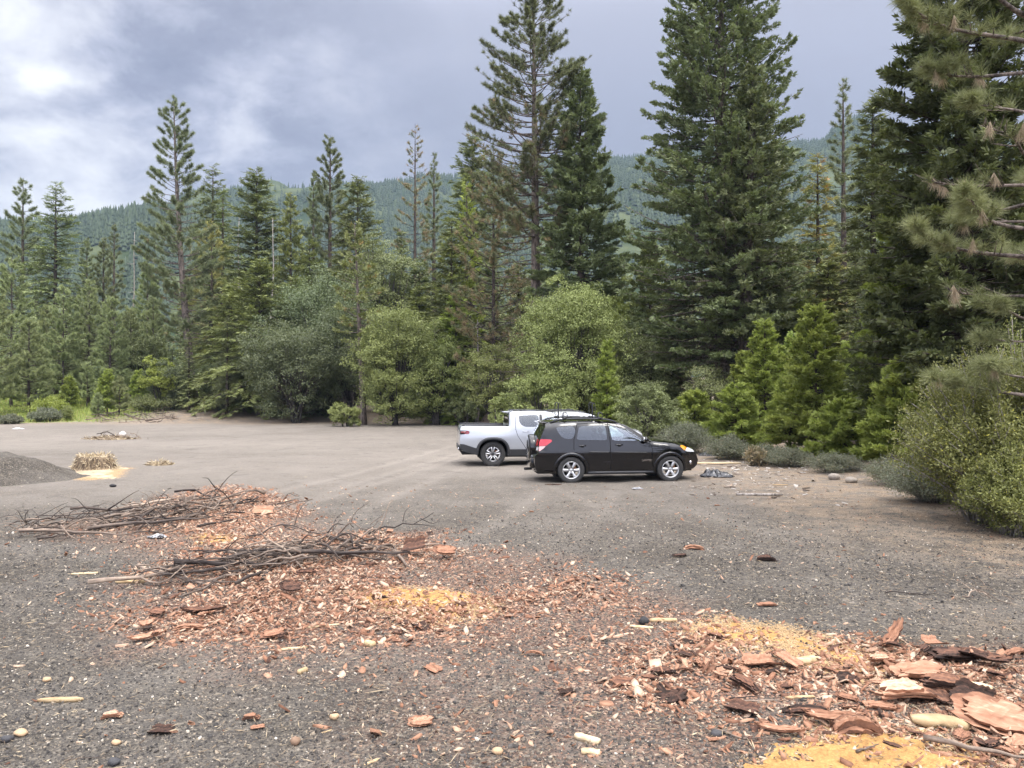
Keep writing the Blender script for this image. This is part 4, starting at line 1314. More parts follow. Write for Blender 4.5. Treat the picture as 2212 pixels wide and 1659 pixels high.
def flakes(x, y, z, size, asp, thick, rng, yaw=None, tilt=.25, k=6):
    """many irregular flat chips in one mesh"""
    n_ = len(x)
    yaw = rng.random(n_) * 6.28 if yaw is None else yaw
    a = np.arange(k) / k * 2 * PI + rng.normal(0, .30, (n_, k)) + rng.random((n_, 1)) * 1.2
    r_ = rng.uniform(.55, 1.2, (n_, k))
    ca, sa = np.cos(a), np.sin(a)
    bx = np.maximum(np.abs(ca), np.abs(sa)) ** -.7        # squarer than an ellipse
    lx, ly = ca * bx * r_ * (size * .5)[:, None], sa * bx * r_ * (size * .5 / asp)[:, None]
    tx, ty = rng.normal(0, tilt, n_), rng.normal(0, tilt, n_)
    lz = lx * tx[:, None] + ly * ty[:, None]
    c, s = np.cos(yaw)[:, None], np.sin(yaw)[:, None]
    wx, wy = x[:, None] + lx * c - ly * s, y[:, None] + lx * s + ly * c
    zb_ = z[:, None] + lz + (np.abs(tx) * size * .3)[:, None]
    top = np.stack([wx, wy, zb_ + thick[:, None] * rng.uniform(.6, 1.3, (n_, k))], -1)
    bot = np.stack([wx, wy, zb_ - thick[:, None] * .4], -1)
    V = np.concatenate([top, bot], 1).reshape(-1, 3)
    o_ = (np.arange(n_) * 2 * k)[:, None, None]
    i = np.arange(1, k - 1)
    T = (np.stack([0 * i, i, i + 1], -1)[None] + o_).reshape(-1, 3)
    i = np.arange(k)
    j = (i + 1) % k
    Q = (np.stack([i + k, j + k, j, i], -1)[None] + o_).reshape(-1, 4)
    return V, [T, Q]


def scatter(n, polys, rng, edge=.25, pw=1.0):
    """random points inside the zones, thinning toward their edges; nearer points are as dense as far ones"""
    out = []
    ar = []
    for p in polys:
        xs, ys = p[:, 0], p[:, 1]
        ar.append(.5 * abs(np.dot(xs, np.roll(ys, -1)) - np.dot(ys, np.roll(xs, -1))))
    ar = np.array(ar) / sum(ar)
    for p, f in zip(polys, ar):
        m_ = int(n * f * 3) + 10
        px = rng.uniform(p[:, 0].min() - .4, p[:, 0].max() + .4, m_)
        py = rng.uniform(p[:, 1].min() - .4, p[:, 1].max() + .4, m_)
        dd = poly_dist(px, py, p) + (fbm(px, py, .9, 71, 3) - .5) * 1.9
        k_ = rng.random(m_) < ss(dd, -edge * 1.6, edge * 2.2)
        out.append(np.stack([px[k_], py[k_]], -1)[:int(n * f)])
    return np.concatenate(out)


rng = np.random.default_rng(12)
# sawdust: thin heaps whose ragged rims sink into the gravel
M_saw = tint_mat('sawdust', [(0.0, (.10, .058, .032)), (.3, (.27, .148, .052)), (.65, (.40, .235, .082)), (1.0, (.54, .37, .165))], rnd=0, var=1.3, bs=55, bump=.6)
for pi_, p in enumerate(Z_SAW):
    st_ = .03 if p[:, 1].min() < 9 else (.05 if p[:, 1].min() < 14 else .07)
    ax = np.arange(p[:, 0].min() - .6, p[:, 0].max() + .6, st_)
    ay = np.arange(max(3.5, p[:, 1].min() - .6), p[:, 1].max() + .6, st_)
    X, Y = np.meshgrid(ax, ay)
    mk = ss(poly_dist(X, Y, p) + (fbm(X, Y, .7, 81, 4) - .5) * .9, -.3, .55)
    hN = (vnoise(X, Y, st_ * 1.3, 83) - .5) * .030 + (fbm(X, Y, .16, 82, 3) - .5) * .045
    Z = gz(X, Y) + .050 * (mk - .62) + hN * (.45 + .55 * (mk < .9)) * (mk > .02)
    Z = np.where(mk <= .02, gz(X, Y) - .06, Z)
    idx = np.arange(X.size).reshape(X.shape)
    q = np.stack([idx[:-1, :-1], idx[:-1, 1:], idx[1:, 1:], idx[1:, :-1]], -1).reshape(-1, 4)
    mq = mk.ravel()[q].max(1) > .15
    o = link('sawdust', mesh_np('sawdust', np.stack([X, Y, Z], -1).reshape(-1, 3), q[mq], M_straw if pi_ == 4 else M_saw, {'tint': (.28 + .35 * vnoise(X, Y, st_ * 1.2, 85) + .3 * (fbm(X, Y, .5, 86) - .3)).ravel()}, True))
    tag(o, ['patch of yellow sawdust beside the nearer brush pile', 'long streak of yellow sawdust crossing the gravel at lower right', 'widest spread of yellow sawdust in the lower right corner',
            'small patch of sawdust in front of the farther brush pile', 'ring of pale straw dust around the straw heap'][pi_], 'sawdust', kind='stuff')

# loose gravel stones and wood crumbs near the camera
nS = 150000
yy = 3.6 + (19 - 3.6) * rng.random(nS) ** 1.7
xx = (rng.random(nS) - .5) * 2 * (yy * .72 + .6)
sz = rng.gamma(2.0, .0040, nS) + .005
sz *= np.where(yy > 9, 1.25, 1.0)
insaw = zmask(xx, yy, Z_SAW, .2) > .5
keep = (~insaw | (rng.random(nS) < .25)) & (rng.random(nS) > ss(yy, 9, 18.5))
xx, yy, sz = xx[keep], yy[keep], sz[keep]
V, F = flakes(xx, yy, gz(xx, yy), sz, rng.uniform(1, 1.7, len(xx)), sz * rng.uniform(.15, .42, len(xx)), rng, tilt=.3, k=5)
tn = np.clip(rng.beta(1.6, 2.0, len(xx)), 0, .86)
tn = np.where(rng.random(len(xx)) < .055, rng.uniform(.84, 1, len(xx)), tn)
o = link('gravel', mesh_np('gravel', V, F, M_stone, {'tint': np.repeat(tn, 10)}))
tag(o, 'loose dark gravel stones covering the clearing', 'gravel', kind='stuff')
# wood slivers and dry needles strewn over everything
nW = 44000
yy = 3.6 + (26 - 3.6) * rng.random(nW) ** 1.5
xx = (rng.random(nW) - .5) * 2 * (yy * .72 + .6)
kk = rng.random(nW) < (.45 + .55 * ss(xx, 1.5, 5)) * (1 - .9 * ss(yy, 14, 26))
xx, yy = xx[kk], yy[kk]
n_ = len(xx)
a = rng.random(n_) * 6.28
D = np.stack([np.cos(a), np.sin(a), rng.normal(.06, .12, n_)], -1)
V, F = blades(np.stack([xx, yy, gz(xx, yy) + .012 + .02 * rng.random(n_)], -1), D, rng.gamma(2.2, .022, n_) + .015, rng.uniform(.002, .008, n_) * (1 + yy / 15), rng, True, np.stack([0 * a, 0 * a, 1 + 0 * a], -1) + rng.normal(0, .3, (n_, 3)))
o = link('needle_litter', mesh_np('needle_litter', V, F, M_straw, {'tint': np.repeat(np.clip(rng.beta(1.3, 2.6, n_), 0, 1), 4)}))
tag(o, 'dry needles and wood slivers strewn over the gravel', 'litter', kind='stuff')

# fine bark chips: uncountable
P1 = scatter(26000, Z_BARK, rng, .45)
P2 = scatter(5200, Z_SPARSE + Z_STAIN, rng, .6)
P3 = np.stack([rng.uniform(-9, 9, 2200), 4 + 16 * rng.random(2200) ** 1.5], -1)
P4 = np.concatenate([scatter(2600, Z_SAW[:3], rng, .4), scatter(7000, [Z_BARK[2]], rng, .4)])
P = np.concatenate([P1, P2, P3, P4])
P = P[P[:, 1] > 3.6]
n_ = len(P)
sz = np.clip(rng.gamma(1.6, .017, n_) + .010, .011, .14)
pile = ss(poly_dist(P[:, 0], P[:, 1], Z_BARK[0]), .2, 1.0) * .05
V, F = flakes(P[:, 0], P[:, 1], gz(P[:, 0], P[:, 1]) + rng.random(n_) * pile, sz, rng.uniform(1.2, 4.2, n_), sz * rng.uniform(.04, .14, n_) + .002, rng, yaw=rng.normal(0, 1.0, n_), tilt=.38)
tn = np.clip(rng.normal(.47, .27, n_), 0, 1)
o = link('bark_litter', mesh_np('bark_litter', V, F, M_bark, {'tint': np.repeat(tn, 12)}))
tag(o, 'countless small reddish bark chips strewn over the gravel', 'bark chips', kind='stuff')


# ---- bark pieces one by one
def bark_proto(seed, asp, layers=2, rough_=.16):
    """an irregular plate of a few split layers: near straight grain edges, torn ends, ridged top; about 1 m long, scaled when placed"""
    r_ = np.random.default_rng(seed)
    G = Geo()
    nx_, ny_ = 15, 9
    cur, bow = r_.uniform(.15, .75), r_.normal(0, .08)
    for L_ in range(layers):
        sx = 1 - .17 * L_ * r_.uniform(.6, 1.4)
        ox_, oy_ = r_.normal(0, .05) * L_, r_.normal(0, .06) / asp * L_
        e0 = -.5 * sx + .045 * r_.normal(size=ny_)                    # torn ends
        e1 = .5 * sx + .045 * r_.normal(size=ny_)
        t_ = np.linspace(0, 1, nx_)
        wsd = (.5 / asp) * (1 - .13 * L_) * (1 - .42 * np.abs(2 * t_ - 1) ** 3.5 * r_.uniform(.3, 1.0))
        lo = -wsd * (1 + .14 * np.convolve(r_.normal(size=nx_ + 4), np.ones(3) / 1.9, 'same')[2:-2])
        hi_ = wsd * (1 + .14 * np.convolve(r_.normal(size=nx_ + 4), np.ones(3) / 1.9, 'same')[2:-2])
        f = np.linspace(0, 1, ny_)
        X = (e0[:, None] * (1 - t_) + e1[:, None] * t_) + ox_
        Y = lo[None] * (1 - f[:, None]) + hi_[None] * f[:, None] + oy_
        rid = (r_.normal(size=ny_) * .016)[:, None] + r_.normal(0, .006, (ny_, nx_))
        base = cur * asp * Y ** 2 * .9 + bow * X * X * 2 + L_ * .034
        th = .030 + .012 * r_.random()
        top = np.stack([X, Y, base + th + rid], -1).reshape(-1, 3)
        bot = np.stack([X * .97, Y * .95, base - .004 + rid * .4], -1).reshape(-1, 3)
        idx = np.arange(nx_ * ny_).reshape(ny_, nx_)
        q = np.stack([idx[:-1, :-1], idx[:-1, 1:], idx[1:, 1:], idx[1:, :-1]], -1).reshape(-1, 4)
        nv = nx_ * ny_
        rim = np.concatenate([idx[0, :], idx[1:, -1], idx[-1, ::-1][1:], idx[::-1, 0][1:-1]])
        rj = np.roll(rim, -1)
        side = np.stack([rim + nv, rj + nv, rj, rim], -1)
        tt_ = np.clip(.36 + .08 * L_ + np.repeat(r_.normal(0, .10, ny_), nx_) + r_.normal(0, .05, nv), 0, 1)
        G.add(np.concatenate([top, bot]), [q, q[:, ::-1] + nv], 0, np.concatenate([tt_, tt_ * .45]))
        G.add(np.concatenate([top, bot]), side, 0, np.full(2 * nv, .20))
    return G.mesh('bark_piece', M_bark)


BP = [bark_proto(s_, a_, l_) for s_, a_, l_ in ((1, 1.5, 2), (2, 2.2, 2), (3, 3.2, 2), (4, 1.3, 1), (5, 2.6, 3), (6, 4.2, 2), (7, 1.8, 1), (8, 5.0, 1))]


def put_bark(me, x, y, ln, yaw, lab, tilt=(0, 0), dz=0.0, group=None, zs_=1.0, name='bark_piece', cat='bark'):
    o = link(name, me)
    o.scale = (ln, ln, ln * zs_)
    o.rotation_euler = (tilt[0], tilt[1], yaw)
    o.location = (x, y, float(gz(x, y)) + dz)
    tag(o, lab, cat, group)
    return o


def hb(u, v, wpx, proto, yaw, lab, **kw):
    x, y = gpt(u, v)
    return put_bark(BP[proto], x, y, wpx / FPX * y, yaw, lab, **kw)


hb(1985, 1462, 118, 1, .1, 'largest flat reddish bark slab lying across the sawdust at lower right', dz=.05, tilt=(.12, 0))
hb(2150, 1563, 170, 0, -.5, 'big curved pink bark slab at the right border', dz=.04, tilt=(.25, .1))
hb(2095, 1520, 78, 3, -.8, 'upright torn bark slab leaning on the big curved slab', dz=.06, tilt=(.45, .1))
hb(1925, 1390, 98, 5, .75, 'thick bark strip propped up at an angle above the sawdust streak', dz=.07, tilt=(0, -.35), zs_=1.4)
hb(1845, 1576, 130, 2, -.05, 'grey chunk of ridged bark log on the sawdust', dz=.02, zs_=2.2)
hb(1960, 1510, 130, 4, .1, 'layered bark slab with dark underside in the middle of the heap', dz=.06, tilt=(.1, .05))
hb(2050, 1500, 110, 4, -.2, 'long bark slab behind the curved pink one', dz=.07, tilt=(.05, .15))
hb(2060, 1425, 100, 0, .0, 'orange red bark slab at the top edge of the heap', dz=.03)
hb(1740, 1540, 100, 2, -.15, 'dark edged bark strip at the left of the heap', dz=.03, tilt=(.2, 0))
hb(1790, 1560, 110, 5, -.2, 'longer dark edged bark strip beside the grey chunk', dz=.05, tilt=(.25, 0))
hb(1680, 1582, 95, 5, -.3, 'dark bark strip below the two pale sticks', dz=.02)
hb(1700, 1430, 60, 6, -1.0, 'tan bark strip standing steeply on the gravel beside the sawdust streak', dz=.05, tilt=(0, .2))
hb(1640, 1430, 70, 3, .1, 'pale pink bark plate left of the heap', dz=.02)
hb(1600, 1535, 66, 3, -.6, 'pink split bark plate below the pale sticks', dz=.02)
hb(1655, 1209, 42, 4, -.05, 'dark red bark piece farther out on the open gravel, right of its twin', dz=.01, zs_=1.5)
hb(1497, 1183, 50, 2, -.15, 'dark red bark piece farther out on the open gravel, left of its twin', dz=.01, zs_=1.4)
hb(1467, 1200, 30, 0, .1, 'small rust bark flake just below the left dark red piece', dz=.01)
hb(1655, 1303, 40, 1, .05, 'single orange flake alone on the grey gravel at right', dz=.01)
hb(246, 1551, 42, 4, .25, 'layered brown bark chunk alone on the gravel at lower left', dz=.015, zs_=1.5)
hb(545, 1550, 36, 4, .1, 'layered brown bark chunk near the bottom left of centre', dz=.015, zs_=1.5)
hb(560, 1568, 30, 6, .4, 'rust bark chip touching the layered chunk left of centre', dz=.01)
hb(350, 1582, 48, 3, .0, 'flat pink bark plate on the gravel at lower left', dz=.005)
hb(1225, 1496, 34, 6, .3, 'rounded rust bark chunk alone near the bottom centre', dz=.015, zs_=1.8)
hb(590, 1372, 50, 0, .3, 'orange bark slab in front of the nearer brush pile', dz=.03, tilt=(.15, -.1))
hb(628, 1288, 46, 0, .4, 'upright orange brown bark slab in the nearer brush pile', dz=.12, tilt=(.55, .1))
hb(662, 1256, 40, 2, .2, 'rust bark slab leaning in the middle of the nearer brush pile', dz=.14, tilt=(.5, 0))
hb(320, 1380, 70, 5, .5, 'long bark strip at the left tip of the bark spread', dz=.03, tilt=(.2, -.1))
hb(440, 1322, 90, 5, .12, 'long pink bark strip left of the nearer brush pile', dz=.02)
hb(410, 1355, 70, 2, .1, 'pink bark strip at the front of the bark spread', dz=.02)
hb(960, 1202, 48, 0, .05, 'broad orange bark plate right of the nearer brush pile', dz=.10, tilt=(.4, .1))
hb(895, 1198, 50, 3, -.1, 'curled orange bark plate at the right end of the nearer brush pile', dz=.14, tilt=(.5, -.2))
hb(570, 1110, 44, 6, .1, 'curled pink bark plate at the right of the farther brush pile', dz=.05, tilt=(.5, 0))
nb = 0
for zi, (polys, cnt, lab, grp) in enumerate((([Z_BARK[0]], 98, 'reddish bark piece in the wide bark spread before the nearer brush pile', 'bark pieces of the wide spread'),
                                            ([Z_BARK[2]], 122, 'rough bark piece in the heap on the sawdust at lower right', 'bark pieces of the lower right heap'),
                                            ([Z_BARK[1]], 34, 'bark piece at the right side of the farther brush pile', 'bark pieces by the farther brush pile'),
                                            ([Z_SPARSE[0], Z_SPARSE[1], Z_SPARSE[2]], 14, 'stray bark piece on the open gravel below the bark spread', 'stray bark pieces'))):
    q = scatter(cnt, polys, rng, .15)
    for x, y in q:
        if y < 4.4:
            continue
        big = rng.random()
        ln = (.07 + .15 * big ** 2.6) * (1.2 if zi == 1 else 1.0)
        lift = .10 * max(0.0, float(vnoise(x, y, .9, 91)) - .35) * (1.3 if zi in (0, 1) else .5)
        put_bark(BP[int(rng.integers(0, 8))], x, y, ln, rng.normal(0, .7), lab, (rng.normal(.03, .14), rng.normal(0, .11)), .008 + lift, grp)


# ---- sticks
def stick_proto(seed, forks=2, wob=.05, r_=.012):
    q = np.random.default_rng(seed)
    G = Geo()
    K = 9
    s = np.linspace(-.5, .5, K)
    y = np.cumsum(q.normal(0, wob * .35, K))
    z = np.cumsum(q.normal(0, wob * .22, K))
    P = np.stack([s, y - y.mean() + wob * q.normal() * np.sin(s * 5), z - z.mean()], -1)
    V, F = tubes(P, r_ * (1.15 - .8 * (s + .5)), 7)
    G.add(V, F, 0, np.clip(.4 + q.normal(0, .12, len(V)), 0, 1))
    for f in range(forks):
        i = int(q.integers(3, 8))
        sg = q.choice([-1, 1])
        l = q.uniform(.16, .42)
        dr = nrm(np.array([.75, sg * q.uniform(.25, .8), q.uniform(-.15, .40)]))
        t5 = np.linspace(0, 1, 6)
        Pf = P[i] + dr * (t5 * l)[:, None] + np.stack([0 * t5, sg * .05 * np.sin(t5 * 3), .06 * np.sin(t5 * 4 + f)], -1)
        V, F = tubes(Pf, r_ * .62 * (1 - .7 * t5), 5)
        G.add(V, F, 0, np.clip(.4 + q.normal(0, .12, len(V)), 0, 1))
    return G.mesh('dead_branch', M_stick, True)


SPR = [stick_proto(20 + i, (0, 1, 2, 3, 2, 1, 4, 0, 2, 3)[i], (.03, .05, .06, .08, .04, .05, .09, .03, .07, .05)[i], (.014, .012, .010, .011, .016, .009, .009, .018, .012, .008)[i]) for i in range(10)]


def put_stick(me, x, y, z, ln, yaw, pitch, roll, lab, grp=None, thick=1.0, name='dead_branch', cat='branch'):
    o = link(name, me)
    o.scale = (ln, ln * thick, ln * thick)
    o.rotation_euler = (roll, pitch, yaw)
    o.location = (x, y, z)
    tag(o, lab, cat, grp)
    return o


def brush_pile(c0, c1, wid, hgt, n, lmin, lmax, lab, grp, seed):
    q = np.random.default_rng(seed)
    c0, c1 = np.array(c0), np.array(c1)
    ax_ = c1 - c0
    Ln = np.linalg.norm(ax_)
    ax_ = ax_ / Ln
    pp = np.array([-ax_[1], ax_[0]])
    yaw0 = math.atan2(ax_[1], ax_[0])
    for i in range(n):
        s = q.beta(1.7, 1.7)
        w = np.clip(q.normal(0, .42), -1, 1)
        p = c0 + ax_ * (s * Ln) + pp * (w * wid)
        ln = q.uniform(lmin, lmax) * (.7 + .5 * q.random())
        env = max(.05, 1 - (2 * s - 1) ** 2) * max(0, 1 - w * w)
        z = float(gz(p[0], p[1])) + .02 + hgt * env * q.random()
        put_stick(SPR[int(q.integers(0, 10))], p[0], p[1], z, ln, yaw0 + q.normal(0, .48) + (PI if q.random() < .5 else 0), q.normal(0, .07), q.random() * 6.28, lab, grp, q.uniform(.8, 1.35) * 1.15 / max(.7, ln) ** .5)


brush_pile(gpt(60, 1160), gpt(570, 1080), 1.8, .17, 150, .4, 1.7, 'thin dead branch in the farther brush pile', 'branches of the farther brush pile', 1)
brush_pile(gpt(290, 1265), gpt(880, 1180), .85, .27, 118, .35, 1.4, 'thin dead branch in the nearer brush pile', 'branches of the nearer brush pile', 2)


def hs(u, v, wpx, proto, yaw, lab, dz=.02, pitch=0.0, roll=0.3, thick=1.0, **kw):
    x, y = gpt(u, v)
    return put_stick(SPR[proto], x, y, float(gz(x, y)) + dz, wpx / FPX * y, yaw, pitch, roll, lab, None, thick, **kw)


hs(500, 1238, 235, 7, .02, 'thickest pale cut limb on the left of the nearer brush pile', .14, thick=1.25)
hs(735, 1222, 300, 4, .14, 'long dark limb across the middle of the nearer brush pile', .20, thick=1.1)
hs(640, 1170, 190, 6, .35, 'forked twig sticking up out of the nearer brush pile', .20, -.30, 1.2, thick=1.0)
hs(770, 1165, 170, 6, -.6, 'upright branching twig at the top of the nearer brush pile', .22, -.5, 1.0, thick=1.0)
hs(870, 1158, 150, 3, .5, 'crooked pale branch at the right end of the nearer brush pile', .22, -.3, .8)
hs(165, 1165, 270, 4, -.08, 'long thick branch reaching left out of the farther brush pile', .12, thick=.9)
hs(330, 1155, 260, 4, .22, 'thick curved branch in the front of the farther brush pile', .22, -.08, thick=1.0)
hs(2130, 1300, 90, 6, .3, 'charred forked root on the gravel at the right', .07, -.25, .6, thick=2.2, cat='root')
hs(2100, 1285, 70, 3, 2.2, 'black twig crossing the charred root at right', .08, -.5, .9, thick=2.0)
hs(1600, 1590, 130, 5, -.3, 'ribbed grey twig lying near the bottom, left of the sawdust', .02, thick=2.0)
hs(1965, 1282, 110, 1, .05, 'thin grey branch on the gravel near the charred root', .02)
hs(200, 1640, 100, 1, .5, 'thin dark twig at the lower left bottom border', .02)
hs(15, 1122, 70, 2, .4, 'dark forked branch cut by the left border', .06, -.2)
hs(2120, 1628, 230, 7, -.42, 'thick broken limb on the sawdust at the lower right corner', .05, .02, thick=1.5)
hs(1640, 1515, 90, 7, .16, 'pale bleached stick in front of the bark heap', .03, thick=1.2)
hs(1610, 1508, 80, 7, .22, 'second bleached stick just left of the first one', .03, thick=1.1)
hs(1870, 1620, 80, 7, .5, 'stubby grey curved stick on the sawdust', .03, thick=2.0)


def splinter(u, v, wpx, asp, yaw, lab, thick=.5, mat=None, dz=.0, tilt=(0, 0), name='wood_splinter', cat='wood'):
    """a split length of pale wood: faceted, with pointed or cut ends"""
    x, y = gpt(u, v)
    ln = wpx / FPX * y
    q = np.random.default_rng(int(u * 7 + v))
    w = ln / asp
    K = 7
    s = np.linspace(-.5, .5, K)
    G = Geo()
    ring = []
    for i, si in enumerate(s):
        e = 1.0 if 0 < i < K - 1 else q.uniform(.35, .9)
        cy_, cz_ = q.normal(0, .06) * w, w * thick * .5
        pts = np.array([(-.5, -.45), (.05, -.5), (.5, -.3), (.42, .4), (-.05, .52), (-.46, .35)]) * (1 + .1 * q.normal(size=(6, 2))) * e
        ring.append(np.stack([np.full(6, si * ln), cy_ + pts[:, 0] * w, cz_ + pts[:, 1] * w * thick], -1))
    Vv = np.concatenate(ring)
    idx = np.arange(K * 6).reshape(K, 6)
    qd = np.stack([idx[:-1], np.roll(idx, -1, 1)[:-1], np.roll(idx, -1, 1)[1:], idx[1:]], -1).reshape(-1, 4)
    i = np.arange(1, 5)
    t1 = idx[0][np.stack([0 * i, i + 1, i], -1)]
    t2 = idx[-1][np.stack([0 * i, i, i + 1], -1)]
    G.add(Vv, [qd, t1, t2], 0, np.clip(.5 + q.normal(0, .15, len(Vv)), 0, 1))
    o = G.obj(name, mat or M_wood)
    o.location = (x, y, float(gz(x, y)) + dz)
    o.rotation_euler = (tilt[0], tilt[1], yaw)
    tag(o, lab, cat)
    return o


splinter(135, 1512, 95, 9, .06, 'pale straight stick lying alone at lower left', .9, name='pale_stick')
splinter(185, 1238, 52, 7, .2, 'pale flat splinter left of the nearer brush pile', .5)
splinter(283, 1257, 62, 8, .06, 'smooth pale stick just below the thick cut limb', .8, name='pale_stick')
splinter(655, 1450, 26, 2.2, 1.0, 'stubby block of yellow wood at the bottom centre left', .8, name='wood_block')
splinter(800, 1388, 28, 1.8, -.5, 'stubby yellow wood block at the edge of the bark spread', .7, name='wood_block')
splinter(1432, 1338, 58, 5, .08, 'pointed yellow wedge of split wood beside a charred lump', .6, name='wood_wedge')
splinter(1385, 1352, 50, 6, -.3, 'pale chewed stick left of the yellow wedge', .6)
splinter(1740, 1425, 55, 3, .3, 'thick tan wood block in the sawdust streak', .8, name='wood_block')
splinter(1268, 1594, 58, 3.5, -.6, 'pale split chunk at the bottom right of centre', .7, name='wood_block')
splinter(1275, 1619, 40, 2, -.1, 'flat pale wood chip at the bottom right of centre', .4, name='wood_chip')
splinter(2030, 1560, 120, 2.6, -.25, 'broad splintered plank of pale wood before the big bark slab', .35, name='broken_plank')
splinter(2075, 1485, 110, 5, -.4, 'tan split branch beside the layered bark slab', .8)
splinter(1725, 1500, 66, 7, .1, 'thin pale splinter in the middle of the bark heap', .5)
splinter(635, 1395, 60, 8, .3, 'thin pale stick below the bark spread', .6, name='pale_stick')
splinter(700, 1348, 66, 10, .35, 'white forked splinter in front of the nearer brush pile', .6)
splinter(1685, 1049, 34, 7, .05, 'short orange plank beside the grey brush', .35, name='wood_plank', dz=.02)
splinter(1545, 1003, 110, 14, .02, 'long reddish plank in front of the black car', .4, name='wood_plank', dz=.02)
splinter(1590, 993, 90, 7, .1, 'bleached board behind the black plastic', .25, name='wood_plank', dz=.05)
splinter(1640, 1070, 100, 12, -.05, 'grey driftwood branch on the gravel below the grey brush', .6, mat=M_dead)
splinter(440, 873, 30, 3, -.1, 'fresh orange wood chunk at the foot of the lone pine', .6, name='wood_block')
splinter(805, 1640, 40, 6, .8, 'tan splinter at the bottom border left of centre', .6)
splinter(705, 1575, 30, 8, .7, 'pale sliver near the bottom, left of centre', .5)
splinter(1195, 1047, 36, 9, -.05, 'thin rust stick on the gravel in front of the black car', .5, mat=M_bark)

# ---- stones
def stone(u, v, wpx, lab, mat, asp=1.4, hz_f=.6, grp=None, name='stone', cat='stone', dz=-.12):
    x, y = gpt(u, v)
    w = wpx / FPX * y
    q = np.random.default_rng(int(u * 3 + v))
    bm = bmesh.new()
    bmesh.ops.create_icosphere(bm, subdivisions=2, radius=.5)
    for vv in bm.verts:
        f = 1 + .16 * math.sin(vv.co.x * 7 + u) * math.cos(vv.co.y * 6 + v) + .05 * q.normal()
        vv.co *= f
    for vv in bm.verts:
        vv.co.x *= w
        vv.co.y *= w / asp
        vv.co.z *= w * hz_f
    me = bpy.data.meshes.new(name)
    bm.to_mesh(me)
    bm.free()
    for p_ in me.polygons:
        p_.use_smooth = True
    me.materials.append(mat)
    o = link(name, me)
    o.location = (x, y, float(gz(x, y)) + w * hz_f * (.5 + dz))
    o.rotation_euler = (0, 0, q.random() * .8 - .4)
    tag(o, lab, cat, grp)


M_rock = plain('pale_stone', (.27, .235, .195), .85, var=.4, vs=9, bump=.5)
M_rockd = plain('dark_stone', (.055, .053, .055), .85, var=.4, vs=9, bump=.5)
M_rockt = plain('tan_stone', (.46, .31, .18), .8, var=.3, vs=12, bump=.3)
stone(1801, 1036, 26, 'rounded grey stone at the foot of the brush', M_rock)
stone(1838, 1043, 30, 'brown grey stone right of the rounded one by the brush', M_rock, 1.3, .5)
stone(50, 1585, 32, 'tan stone near the lower left corner', M_rockt, 1.3, .45)
stone(20, 1598, 26, 'dark stone beside the tan one at lower left', M_rockd)
stone(250, 1650, 30, 'dark grey stone at the bottom border on the left', M_rockd)
stone(640, 1600, 24, 'brown rounded stone left of the bottom centre', plain('brown_stone', (.22, .14, .09), .8, var=.3), 1.2, .8)
stone(1075, 1622, 26, 'tan pebble at the bottom, right of the brown stone', M_rockt, 1.3, .6)
stone(724, 1548, 20, 'peach coloured pebble above the brown stone', M_rockt, 1.2, .7)
stone(255, 1608, 20, 'small tan pebble above the dark grey stone at lower left', M_rockt)
stone(105, 1470, 18, 'cream pebble on the gravel above the pale straight stick', M_rockt)
stone(348, 1161, 12, 'small dark stone in front of the farther brush pile', M_rockd)
stone(1390, 1344, 24, 'black charred lump beside the yellow wedge', M_char, 1.2, .7, name='charred_lump', cat='charcoal')
stone(245, 1052, 15, 'black charred chunk on the gravel below the straw heap', M_char, 1.8, .5, name='charred_lump', cat='charcoal')
stone(1545, 1585, 26, 'dark lump at the left edge of the lower sawdust', M_rockd, 1.3, .6)

# ---- straw heap, gravel mound, burnt rings, brush on the bank
def heap(name, label, u, v, wid, dep, hgt, mat, seed, strands=0, ln=.14, cat='heap', tn=(.45, .25), rise=1.0, kind=None, sides=False):
    x0, y0 = gpt(u, v)
    q = np.random.default_rng(seed)
    ax = np.linspace(-1, 1, 46)
    X, Y = np.meshgrid(ax, ax)
    rr_ = np.hypot(X, Y) + (fbm(X * wid + x0, Y * dep + y0, .5 * min(wid, dep), seed, 3) - .5) * .35
    Zh = hgt * (1 - ss(rr_, .25 * rise, 1.0)) - .05
    WX, WY = X * wid + x0, Y * dep + y0
    Zh = Zh + (fbm(WX, WY, .16, seed + 4, 3) - .5) * .10 * min(1, hgt * 2) * (1 - ss(rr_, .7, 1.0))
    Z = gz(WX, WY) + Zh
    idx = np.arange(X.size).reshape(X.shape)
    qd = np.stack([idx[:-1, :-1], idx[:-1, 1:], idx[1:, 1:], idx[1:, :-1]], -1).reshape(-1, 4)
    G = Geo()
    ok = (rr_.ravel()[qd].min(1) < 1.02)
    tv = q.normal(tn[0], tn[1], X.size)
    if sides:                                     # soil shows on the steep flank, straw on the top
        tv = tv - .55 * (ss(rr_, .45, .62) * (1 - ss(rr_, .85, .95))).ravel()
    G.add(np.stack([WX, WY, Z], -1), qd[ok], 0, np.clip(tv, 0, 1))
    if strands:
        r_ = np.sqrt(q.random(strands)) * .95
        a = q.random(strands) * 6.28
        sx, sy = np.cos(a) * r_, np.sin(a) * r_
        zz = hgt * (1 - ss(r_, .25 * rise, 1.0)) + gz(sx * wid + x0, sy * dep + y0)
        D = np.stack([np.cos(a) * .8, np.sin(a) * .8, -.3 + 0 * a], -1) + q.normal(0, .7, (strands, 3))
        V, F = blades(np.stack([sx * wid + x0, sy * dep + y0, zz + .01], -1), D, ln * q.uniform(.5, 1.4, strands), np.full(strands, .012) * (1 + y0 / 25), q, True)
        G.add(V, F, 0, np.repeat(np.clip(q.normal(tn[0] + .15, tn[1] + .05, strands), 0, 1), 4))
    o = G.obj(name, mat, None, True)
    tag(o, label, cat, kind=kind)
    return o


